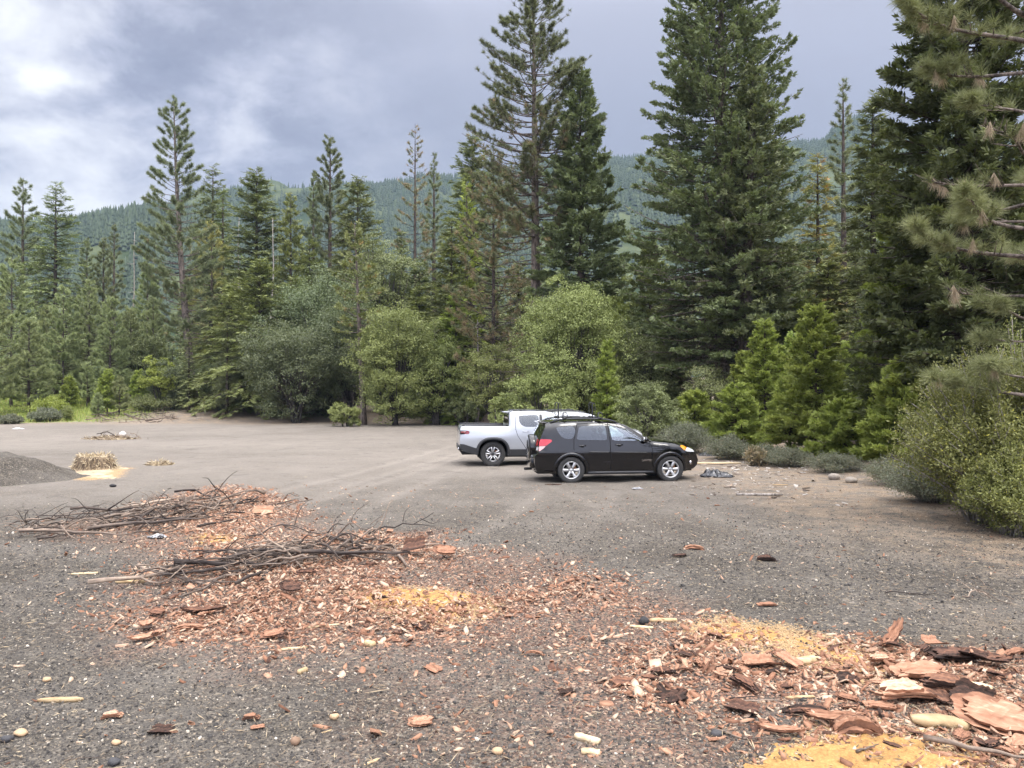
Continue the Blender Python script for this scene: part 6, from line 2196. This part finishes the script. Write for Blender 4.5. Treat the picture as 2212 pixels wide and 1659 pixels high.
        mr = rbox('mirror', (1.98, s_ * 1.0, 1.155), (.13, .20, .155), .045, M_blackp, root, (0, 0, s_ * .15), 3)
        rbox('mirror_glass', (1.915, s_ * 1.0, 1.155), (.012, .15, .11), .004, M_chrome, mr)
        rbox('mirror_foot', (2.0, s_ * .88, 1.10), (.10, .10, .05), .015, M_blackp, mr)
        # roof rail
        xs = np.linspace(-.52, 1.30, 16)
        zr = tz(xs) + .065 - .075 * np.abs(np.linspace(-1, 1, 16)) ** 6
        strip_obj('roof_rail', np.stack([xs, s_ * (.66 + 0 * xs), zr], -1), .020, M_clad, root)
        bd = Geo()
        bxs = np.linspace(1.0, 3.0, 2)
        # sill strip and mud flap
        xs = np.linspace(.45, 2.22, 8)
        strip_obj('sill', np.stack([xs, s_ * (Wf(xs, .27 + 0 * xs) + .005), .27 + 0 * xs], -1), .035, M_clad, root)
        fl = rbox('fog_lamp', (3.30, s_ * .70, .50), (.06, .03, .11), .012, M_chrome, root, (0, 0, -s_ * .5))
        wheel(root, wb, s_ * .79, .355, .225, s_, .235, 6, M_alloy, 0)
        wheel(root, 0, s_ * .79, .355, .225, s_, .235, 6, M_alloy, 0)
        Geo().add(*boxv(-.44, -.40, s_ * .70 - .10, s_ * .70 + .10, .16, .34)).obj('mud_flap', M_under, root)
    well(root, wb, rw, .40, Wf)
    well(root, 0, rw, .40, Wf)
    Geo().add(*boxv(.36, 2.32, -.80, .80, .22, .32)).add(*boxv(-.86, -.36, -.70, .70, .24, .34)).add(*boxv(3.0, 3.36, -.60, .60, .27, .36)).add(*boxv(-.4, 3.0, -.42, .42, .25, .60)).obj('underbody', M_under, root)
    Geo().add(*boxv(-.5, 1.9, -.78, .78, .50, .56)).add(*boxv(1.75, 2.2, -.74, .74, .56, 1.02)).add(*boxv(-.75, -.1, -.7, .7, .56, .95)).obj('cabin_floor', M_int, root)
    seats(root, 1.05, .18, .62)
    strip_obj('steering_wheel', [(1.62 + .05 * math.sin(a), .38 + .18 * math.cos(a), 1.0 + .17 * math.sin(a)) for a in np.linspace(0, 2 * PI, 20)], .014, M_int, root)
    # covered spare wheel on the tail gate
    G = Geo()
    V, F = lathe([(.30, -.115), (.352, -.10), (.362, -.05), (.362, .06), (.345, .10), (.27, .112), (.001, .12)], 40)
    Vr = np.stack([-V[:, 1], V[:, 0], V[:, 2]], -1)
    G.add(Vr, F[:, ::-1])
    o = G.obj('spare_wheel_cover', M_blackp, root, True)
    o.location = (-.915, .02, .90)
    Geo().add(*boxv(-.92, -.84, -.12, .12, .80, 1.0)).obj('spare_wheel_bracket', M_under, root)
    # bumper step, hitch, reflector
    rbox('rear_bumper', (-.93, 0, .52), (.12, 1.40, .36), .05, M_blackp, root, seg=3)
    rbox('tow_hitch', (-.98, 0, .315), (.30, .07, .07), .012, M_under, root)
    rbox('hitch_pin', (-1.08, -.03, .30), (.05, .14, .035), .008, M_under, root)
    for s_ in (-1, 1):
        rbox('reflector', (-.945, s_ * .72, .60), (.02, .05, .06), .006, M_clear, root)
    rbox('rear_spoiler', (-.66, 0, 1.60), (.20, 1.22, .035), .014, M_blackp, root)
    strip_obj('antenna', [(-.35, .2, 1.63), (-.50, .2, 1.76)], .006, M_under, root, 5)
    # roof rack: two bars with upright hoops
    rk = Geo()
    rob = None
    for xb in (-.13, .82):
        V, F = tubes(np.array([(xb, -.72, tz(xb) + .095), (xb, 0, tz(xb) + .10), (xb, .72, tz(xb) + .095)]), .016, 8)
        rk.add(V, F)
        for yy_ in (-.66, .66):
            rk.add(*boxv(xb - .05, xb + .05, yy_ - .035, yy_ + .035, tz(xb) + .055, tz(xb) + .10))
    rob = rk.obj('roof_rack', M_clad, root, True)

    def hoop(x, y, z, w, h_, tiltx=0.0, rad=.012):
        a = np.linspace(0, PI, 9)
        p = [(x - w / 2, y, z)] + [(x - w / 2 * math.cos(b_), y + tiltx, z + h_ - w / 2 + w / 2 * math.sin(b_)) for b_ in a] + [(x + w / 2, y, z)]
        strip_obj('hoop', densify(np.array([(q_[0], q_[2]) for q_ in p]), .06, False)[:, [0, 0, 1]] * np.array([1, 0, 1]) + np.array([0, y, 0]), rad, M_clad, rob, 6)
    for xb in (-.13, .82):
        z0 = tz(xb) + .06
        hoop(xb - .08, .10, z0, .10, .44)
        hoop(xb - .02, .02, z0, .085, .42, rad=.010)
        hoop(xb + .02, -.55, z0 - .02, .13, .20)
        strip_obj('clamp', [(xb - .02, -.60, z0 - .05), (xb - .02, -.60, z0 + .16)], .012, M_clad, rob)
    # trim badge low on the front door: the word in small chrome letters
    cu = bpy.data.curves.new('trim_badge', 'FONT')
    cu.body = 'LIMITED'
    cu.size = .075
    cu.extrude = .002
    cu.shear = .25
    cu.space_character = 1.05
    to = bpy.data.objects.new('trim_badge', cu)
    COL.objects.link(to)
    dg = bpy.context.evaluated_depsgraph_get()
    me = bpy.data.meshes.new_from_object(to.evaluated_get(dg))
    bpy.data.objects.remove(to)
    me.materials.clear()
    me.materials.append(M_chrome)
    b_o = link('trim_badge', me, root)
    b_o.rotation_euler = (PI / 2, 0, 0)
    b_o.location = (1.88, -float(Wf(2.0, .60)) - .012, .565)
    root.scale = (1.02, 1.0, 1.0)
    rot_place(root, 1234, 20.5, 0.0, -.88, R(7))
    root.location.z -= .01


black_car()


# ---------------------------------------------------------------- silver pickup
def pickup():
    root = empty('pickup_truck')
    tag(root, 'silver crew cab pickup with dark wheel arches parked beyond the black car', 'pickup truck')
    wb, rw = 3.45, .40
    top = densify([(-.98, .50), (-1.06, .60), (-1.085, .74), (-1.075, .95), (-1.065, 1.22), (-1.03, 1.30), (-.90, 1.325), (-.2, 1.315), (.50, 1.30)], .06, False)
    cab = densify([(.50, 1.30), (.535, 1.32), (.55, 1.62), (.58, 1.745), (.66, 1.79), (.9, 1.80), (1.35, 1.805), (1.8, 1.785), (2.05, 1.74), (2.25, 1.66), (2.5, 1.49), (2.85, 1.26), (3.0, 1.19), (3.3, 1.175),
                   (3.8, 1.15), (4.15, 1.10), (4.28, 1.03), (4.34, .9), (4.36, .7), (4.33, .52), (4.2, .42)], .06, False)
    fr = arch_pts(wb, rw, .49, .36, 22, 1.25)
    rr_ = arch_pts(0, rw, .49, .36, 22, 1.25)
    outline = np.concatenate([top[:-1], cab, [(4.0, .36)], fr, [(2.9, .35), (1.7, .335), (.55, .345)], rr_, [(-.55, .38)]])
    keep = np.hypot(*(outline - np.roll(outline, 1, 0)).T) > .004
    outline = outline[keep]
    al = np.concatenate([top[5:], cab])
    al = al[np.argsort(al[:, 0])]
    tz = lambda x: np.interp(x, al[:, 0], al[:, 1])

    def Wf(x, z):
        x, z = np.asarray(x, float), np.asarray(z, float)
        w = np.full(x.shape, .985)
        w = w - .12 * np.clip((x - 3.3) / 1.05, 0, 1) ** 2 - .10 * np.clip((-.45 - x) / .62, 0, 1) ** 2
        w = w - .05 * np.clip((.6 - z) / .25, 0, 1) ** 1.4 + .03 * np.sin(np.clip((z - .55) / .65, 0, 1) * PI)
        w = w - .20 * np.clip((z - 1.22) / .58, 0, 1) ** 1.1
        w = w + .035 * np.exp(-((x - 0) / .55) ** 2) * np.exp(-((z - .95) / .2) ** 2)
        e = np.clip(np.interp(x, cab[:, 0], cab[:, 1], left=1.315) - z, 0, 1)
        w = w - .06 * np.exp(-e / .05)
        return w
    W2 = chaikin([(.86, 1.66), (1.53, 1.685), (1.535, 1.29), (1.08, 1.285), (.95, 1.34), (.875, 1.45)], 2, .12)
    W1 = chaikin([(1.66, 1.685), (2.08, 1.66), (2.28, 1.54), (2.55, 1.35), (2.62, 1.27), (1.70, 1.28)], 2, .08)
    PIL = densify([(1.55, 1.695), (1.64, 1.695), (1.67, 1.275), (1.555, 1.275)], .06)
    D2 = densify([(.76, 1.60), (.80, 1.70), (1.58, 1.735), (1.61, 1.25), (1.62, .575), (1.10, .575), (.82, 1.0), (.755, 1.2)], .06)
    G2 = densify([(.745, 1.60), (.787, 1.713), (1.59, 1.747), (1.622, 1.25), (1.632, .562), (1.09, .562), (.807, .995), (.74, 1.2)], .06)
    D1 = densify([(1.62, 1.735), (2.05, 1.70), (2.30, 1.575), (2.62, 1.36), (2.86, 1.20), (2.90, .9), (2.86, .575), (1.65, .575), (1.64, 1.25)], .06)
    G1 = densify([(1.605, 1.747), (2.06, 1.713), (2.31, 1.588), (2.63, 1.372), (2.875, 1.205), (2.914, .9), (2.872, .562), (1.64, .562), (1.628, 1.25)], .06)
    CL = densify([(.50, .555), (2.93, .555), (2.93, .30), (.50, .30)], .08)
    CB = densify([(-1.2, .745), (-.95, .73), (-.50, .585), (-.44, .30), (-1.2, .30)], .08)
    TL = chaikin([(-1.07, 1.175), (-.80, 1.175), (-.765, 1.13), (-.79, 1.06), (-1.07, 1.06)], 1, .15)
    res = cells(outline, [('gap', G1), ('gap_', G2), ('d1', D1), ('d2', D2), ('pil', PIL), ('w1', W1), ('w2', W2), ('cl', CL), ('cb', CB), ('tl', TL)], .07)
    body = Geo()
    for s_ in (-1, 1):
        for nme, mi in (('body', 0), ('gap', 1), ('gap_', 1), ('cl', 2), ('cb', 2), ('pil', 2)):
            if nme in res:
                V2, T = res[nme]
                V3 = np.stack([V2[:, 0], s_ * (Wf(V2[:, 0], V2[:, 1]) - (.008 if mi == 1 else 0) + (.012 if nme in ('cl', 'cb') else 0)), V2[:, 1]], -1)
                body.add(V3, orient(V3, T, s_), mi)
        flare(body, wb, rw, .49, .40, 0, s_, .075, .035, 2, 1.25, Wf)
        flare(body, 0, rw, .49, .40, 0, s_, .075, .035, 2, 1.25, Wf)
    Pc = shell(cab, Wf, lambda i, p, n_: .03 if p[1] > 1.6 else (.10 if p[0] > 4.1 else (.0 if p[0] < .6 else .04)))
    K, C = Pc.shape[:2]
    idx = np.arange(K * C).reshape(K, C)
    q = np.stack([idx[:-1, :-1], idx[1:, :-1], idx[1:, 1:], idx[:-1, 1:]], -1)
    mid = (cab[:-1] + cab[1:]) / 2
    ws = (mid[:, 0] > 2.2) & (mid[:, 0] < 2.95) & (mid[:, 1] > 1.22)
    rg = (mid[:, 0] < .56) & (mid[:, 1] > 1.36) & (mid[:, 1] < 1.68)
    rf = (mid[:, 0] > .95) & (mid[:, 0] < 1.95) & (mid[:, 1] > 1.7)
    inner = np.zeros((K - 1, C - 1), bool)
    inner[:, 1:-1] = True
    mt = np.where((ws | rg | rf)[:, None] & inner, 2, 0)
    body.add(Pc, [q[mt == 0]], 0)
    # tail end below the bed rim and the bed itself
    tt = top[top[:, 0] < -.9]
    Pt = shell(tt, Wf, lambda i, p, n_: .03)
    k2, c2 = Pt.shape[:2]
    i2 = np.arange(k2 * c2).reshape(k2, c2)
    body.add(Pt, np.stack([i2[:-1, :-1], i2[1:, :-1], i2[1:, 1:], i2[:-1, 1:]], -1).reshape(-1, 4), 0)
    body.obj('body', [M_silver, M_gap, M_clad], root, True)
    for nme, msk, m_ in (('windscreen', ws, M_gl), ('rear_window', rg, M_gld), ('glass_roof', rf, M_gld)):
        Geo().add(Pc, q[msk][:, 1:-1].reshape(-1, 4)).obj(nme, m_, root, True)
    bd = Geo()
    bd.add(*boxv(-.98, .52, -.72, .72, .80, .84))
    for s_ in (-1, 1):
        xs = np.linspace(-1.0, .52, 12)
        a = np.stack([xs, s_ * (Wf(xs, tz(xs) - .001) - .0), tz(xs) - .002], -1)
        b_ = np.stack([xs, s_ * (.72 + 0 * xs), tz(xs) + .004], -1)
        c_ = np.stack([xs, s_ * (.72 + 0 * xs), .82 + 0 * xs], -1)
        idx = np.arange(36).reshape(3, 12)
        bd.add(np.concatenate([a, b_, c_]), np.stack([idx[:-1, :-1], idx[:-1, 1:], idx[1:, 1:], idx[1:, :-1]], -1).reshape(-1, 4))
        strip_obj('bed_rail', np.stack([xs, s_ * (.80 + 0 * xs), tz(xs) + .02], -1), .022, M_clad, root)
    bd.add(*boxv(-1.02, -.96, -.72, .72, .82, 1.31))
    bd.obj('truck_bed', M_clad, root)
    names = {'w1': ('window', M_gl, 'd1'), 'w2': ('window', M_gld, 'd2'), 'tl': ('tail_light', M_redd, None)}
    for s_, objs in car_sides(root, res, Wf, {'body': M_silver}, ['d1', 'd2'], names):
        for dn, hx_ in (('d1', 1.80), ('d2', .98)):
            rbox('handle', (hx_ + .1, s_ * (float(Wf(hx_, 1.13)) + .006), 1.135), (.22, .016, .035), .006, M_silver, objs[dn])
        mr = rbox('mirror', (2.62, s_ * 1.10, 1.30), (.13, .24, .18), .045, M_clad, root, seg=3)
        rbox('tail_lamp_frame', (-.93, s_ * (float(Wf(-.93, 1.12)) + .0), 1.118), (.30, .012, .125), .004, M_clad, root)
        rbox('lamp_lens', (-.94, s_ * (float(Wf(-.93, 1.12)) + .008), 1.118), (.24, .010, .060), .004, M_redd, root)
        rbox('stadium_headlight', (4.30, s_ * .62, .98), (.06, .16, .26), .03, M_clear, root)
        xs = np.linspace(.7, 2.05, 10)
        strip_obj('roof_rail', np.stack([xs, s_ * (.66 + 0 * xs), tz(xs) + .018], -1), .018, M_clad, root)
        wheel(root, wb, s_ * .83, .412, .275, s_, .265, 5, M_alloyd, 0, 'double')
        wheel(root, 0, s_ * .83, .412, .275, s_, .265, 5, M_alloyd, 0, 'double')
    well(root, wb, rw, .49, Wf)
    well(root, 0, rw, .49, Wf)
    rbox('rear_bumper', (-1.05, 0, .60), (.12, 1.75, .26), .05, M_clad, root, seg=3)
    rbox('tow_hook', (-1.11, -.62, .56), (.05, .07, .10), .015, M_chrome, root)
    rbox('cab_spoiler', (.50, 0, 1.765), (.22, 1.30, .03), .012, M_silver, root)
    rbox('roof_fin', (.72, 0, 1.83), (.13, .04, .06), .012, M_clad, root)
    Geo().add(*boxv(.40, 3.0, -.88, .88, .30, .42)).add(*boxv(-1.0, -.35, -.8, .8, .38, .5)).add(*boxv(-.5, 4.2, -.42, .42, .34, .80)).obj('underbody', M_under, root)
    Geo().add(*boxv(.6, 2.8, -.85, .85, .60, .66)).add(*boxv(2.5, 2.95, -.85, .85, .66, 1.12)).add(*boxv(.56, .66, -.8, .8, .66, 1.25)).obj('cabin_floor', M_int, root)
    seats(root, 1.75, .85, .72, .42)
    rot_place(root, 1065, 25.2, 0.0, -.95, R(7))
    root.location.z -= .01


pickup()


# ---------------------------------------------------------------- white car at the back
def white_car():
    root = empty('parked_suv')
    tag(root, 'white car with roof rails half hidden behind the pickup and the black car', 'car')
    wb, rw = 2.70, .34
    top = densify([(-.85, .30), (-.92, .45), (-.92, .75), (-.86, 1.0), (-.66, 1.42), (-.52, 1.58), (-.2, 1.64), (.3, 1.668), (.8, 1.665), (1.2, 1.63), (1.5, 1.55), (1.8, 1.38), (2.1, 1.18), (2.3, 1.08),
                   (2.7, 1.04), (3.1, .97), (3.35, .85), (3.45, .65), (3.44, .45), (3.3, .32)], .06, False)
    fr, rr_ = arch_pts(wb, rw, .39, .25), arch_pts(0, rw, .39, .25)
    outline = np.concatenate([top, [(3.12, .26)], fr, [(2.2, .25), (1.2, .24), (.5, .25)], rr_, [(-.5, .25)]])
    keep = np.hypot(*(outline - np.roll(outline, 1, 0)).T) > .004
    outline = outline[keep]
    tz = lambda x: np.interp(x, top[6:, 0], top[6:, 1])

    def Wf(x, z):
        x, z = np.asarray(x, float), np.asarray(z, float)
        w = np.full(x.shape, .90) - .2 * np.clip((x - 2.5) / 1.0, 0, 1) ** 2.2 - .1 * np.clip((-.2 - x) / .8, 0, 1) ** 2
        w = w - .07 * np.clip((.55 - z) / .3, 0, 1) ** 1.5 - .17 * np.clip((z - 1.0) / .64, 0, 1) ** 1.15
        e = np.clip(tz(np.clip(x, -.5, 3.4)) - z, 0, 1)
        return w - .07 * np.exp(-e / .05)
    WR = chaikin([(-.40, 1.42), (-.2, 1.50), (.25, 1.545), (.25, 1.10), (-.45, 1.16)], 2, .15)
    W2 = chaikin([(.30, 1.545), (1.0, 1.55), (1.03, 1.09), (.30, 1.10)], 2, .08)
    W1 = chaikin([(1.08, 1.545), (1.45, 1.49), (1.85, 1.25), (2.02, 1.10), (1.10, 1.09)], 2, .08)
    D2 = densify([(.22, 1.59), (1.04, 1.59), (1.06, .32), (.52, .32), (.40, .66), (.22, .85)], .06)
    D1 = densify([(1.06, 1.59), (1.47, 1.53), (1.9, 1.27), (2.12, 1.1), (2.16, .9), (2.16, .32), (1.08, .32)], .06)
    TL = chaikin([(-.90, 1.08), (-.55, 1.08), (-.55, .95), (-.93, .92)], 1, .15)
    HL = chaikin([(2.95, .97), (3.36, .84), (3.38, .76), (3.05, .84)], 1, .15)
    res = cells(outline, [('d1', D1), ('d2', D2), ('wr', WR), ('w1', W1), ('w2', W2), ('tl', TL), ('hl', HL)], .07)
    body = Geo()
    for s_ in (-1, 1):
        V2, T = res['body']
        V3 = np.stack([V2[:, 0], s_ * Wf(V2[:, 0], V2[:, 1]), V2[:, 1]], -1)
        body.add(V3, orient(V3, T, s_), 0)
    P = shell(top, Wf, lambda i, p, n_: .04 if p[1] > 1.5 else (.1 if p[0] > 3.2 else .05))
    K, C = P.shape[:2]
    idx = np.arange(K * C).reshape(K, C)
    q = np.stack([idx[:-1, :-1], idx[1:, :-1], idx[1:, 1:], idx[:-1, 1:]], -1)
    mid = (top[:-1] + top[1:]) / 2
    ws = (mid[:, 0] > 1.5) & (mid[:, 0] < 2.25) & (mid[:, 1] > 1.1)
    rg = (mid[:, 0] < -.6) & (mid[:, 1] > 1.05) & (mid[:, 1] < 1.45)
    inner = np.zeros((K - 1, C - 1), bool)
    inner[:, 1:-1] = True
    mt = np.where((ws | rg)[:, None] & inner, 2, 0)
    body.add(P, [q[mt == 0]], 0)
    body.obj('body', [M_white], root, True)
    for nme, msk, m_ in (('windscreen', ws, M_gl), ('rear_window', rg, M_gld)):
        Geo().add(P, q[msk][:, 1:-1].reshape(-1, 4)).obj(nme, m_, root, True)
    nm_ = {'wr': ('quarter_window', M_gld, None), 'w2': ('window', M_gld, 'd2'), 'w1': ('window', M_gl, 'd1'), 'tl': ('tail_light', M_red, None), 'hl': ('headlight', M_clear, None)}
    for s_, objs in car_sides(root, res, Wf, {'body': M_white}, ['d1', 'd2'], nm_):
        xs = np.linspace(-.45, 1.3, 14)
        zr = tz(xs) + .06 - .07 * np.abs(np.linspace(-1, 1, 14)) ** 6
        strip_obj('roof_rail', np.stack([xs, s_ * (.66 + 0 * xs), zr], -1), .02, M_clad, root)
        rbox('mirror', (2.0, s_ * 1.0, 1.14), (.13, .2, .15), .045, M_white, root, seg=3)
        for dn, hx_ in (('d1', 1.2), ('d2', .35)):
            rbox('handle', (hx_ + .09, s_ * (float(Wf(hx_, .98)) + .02), .98), (.2, .02, .03), .008, M_white, objs[dn])
        wheel(root, wb, s_ * .79, .345, .22, s_, .225, 6, M_alloy, 0)
        wheel(root, 0, s_ * .79, .345, .22, s_, .225, 6, M_alloy, 0)
    well(root, wb, rw, .39, Wf)
    well(root, 0, rw, .39, Wf)
    for xb in (.0, .75):
        strip_obj('cross_bar', [(xb, -.68, tz(xb) + .085), (xb, 0, tz(xb) + .09), (xb, .68, tz(xb) + .085)], .018, M_clad, root)
    Geo().add(*boxv(.36, 2.32, -.8, .8, .22, .32)).add(*boxv(-.4, 3.2, -.42, .42, .25, .6)).obj('underbody', M_under, root)
    Geo().add(*boxv(-.5, 1.9, -.78, .78, .5, .56)).add(*boxv(1.75, 2.2, -.74, .74, .56, 1.0)).obj('cabin_floor', M_int, root)
    seats(root, 1.1, .2, .62)
    rot_place(root, 1288, 28.6, 1.62, -.7, R(6))
    root.location.z -= .01


white_car()

# ------------------------------------------------------------------ the moist air of the valley
bm = bmesh.new()
bmesh.ops.create_cube(bm, size=1)
bmesh.ops.transform(bm, matrix=Matrix.Translation((0, 1750, 290)) @ Matrix.Diagonal((8300, 5600, 596, 1)), verts=bm.verts)
me = bpy.data.meshes.new('haze')
bm.to_mesh(me)
bm.free()
hm = bpy.data.materials.new('haze')
hm.use_nodes = True
ht = hm.node_tree
ht.nodes.remove(ht.nodes['Principled BSDF'])
pv = ht.nodes.new('ShaderNodeVolumePrincipled')
pv.inputs['Color'].default_value = (.28, .37, .50, 1)
pv.inputs['Density'].default_value = 0.00024
pv.inputs['Anisotropy'].default_value = 0.0
ht.links.new(pv.outputs[0], ht.nodes['Material Output'].inputs['Volume'])
me.materials.append(hm)
ho = link('haze', me)
tag(ho, 'bluish moist air between the clearing and the ridge', 'haze', kind='stuff')
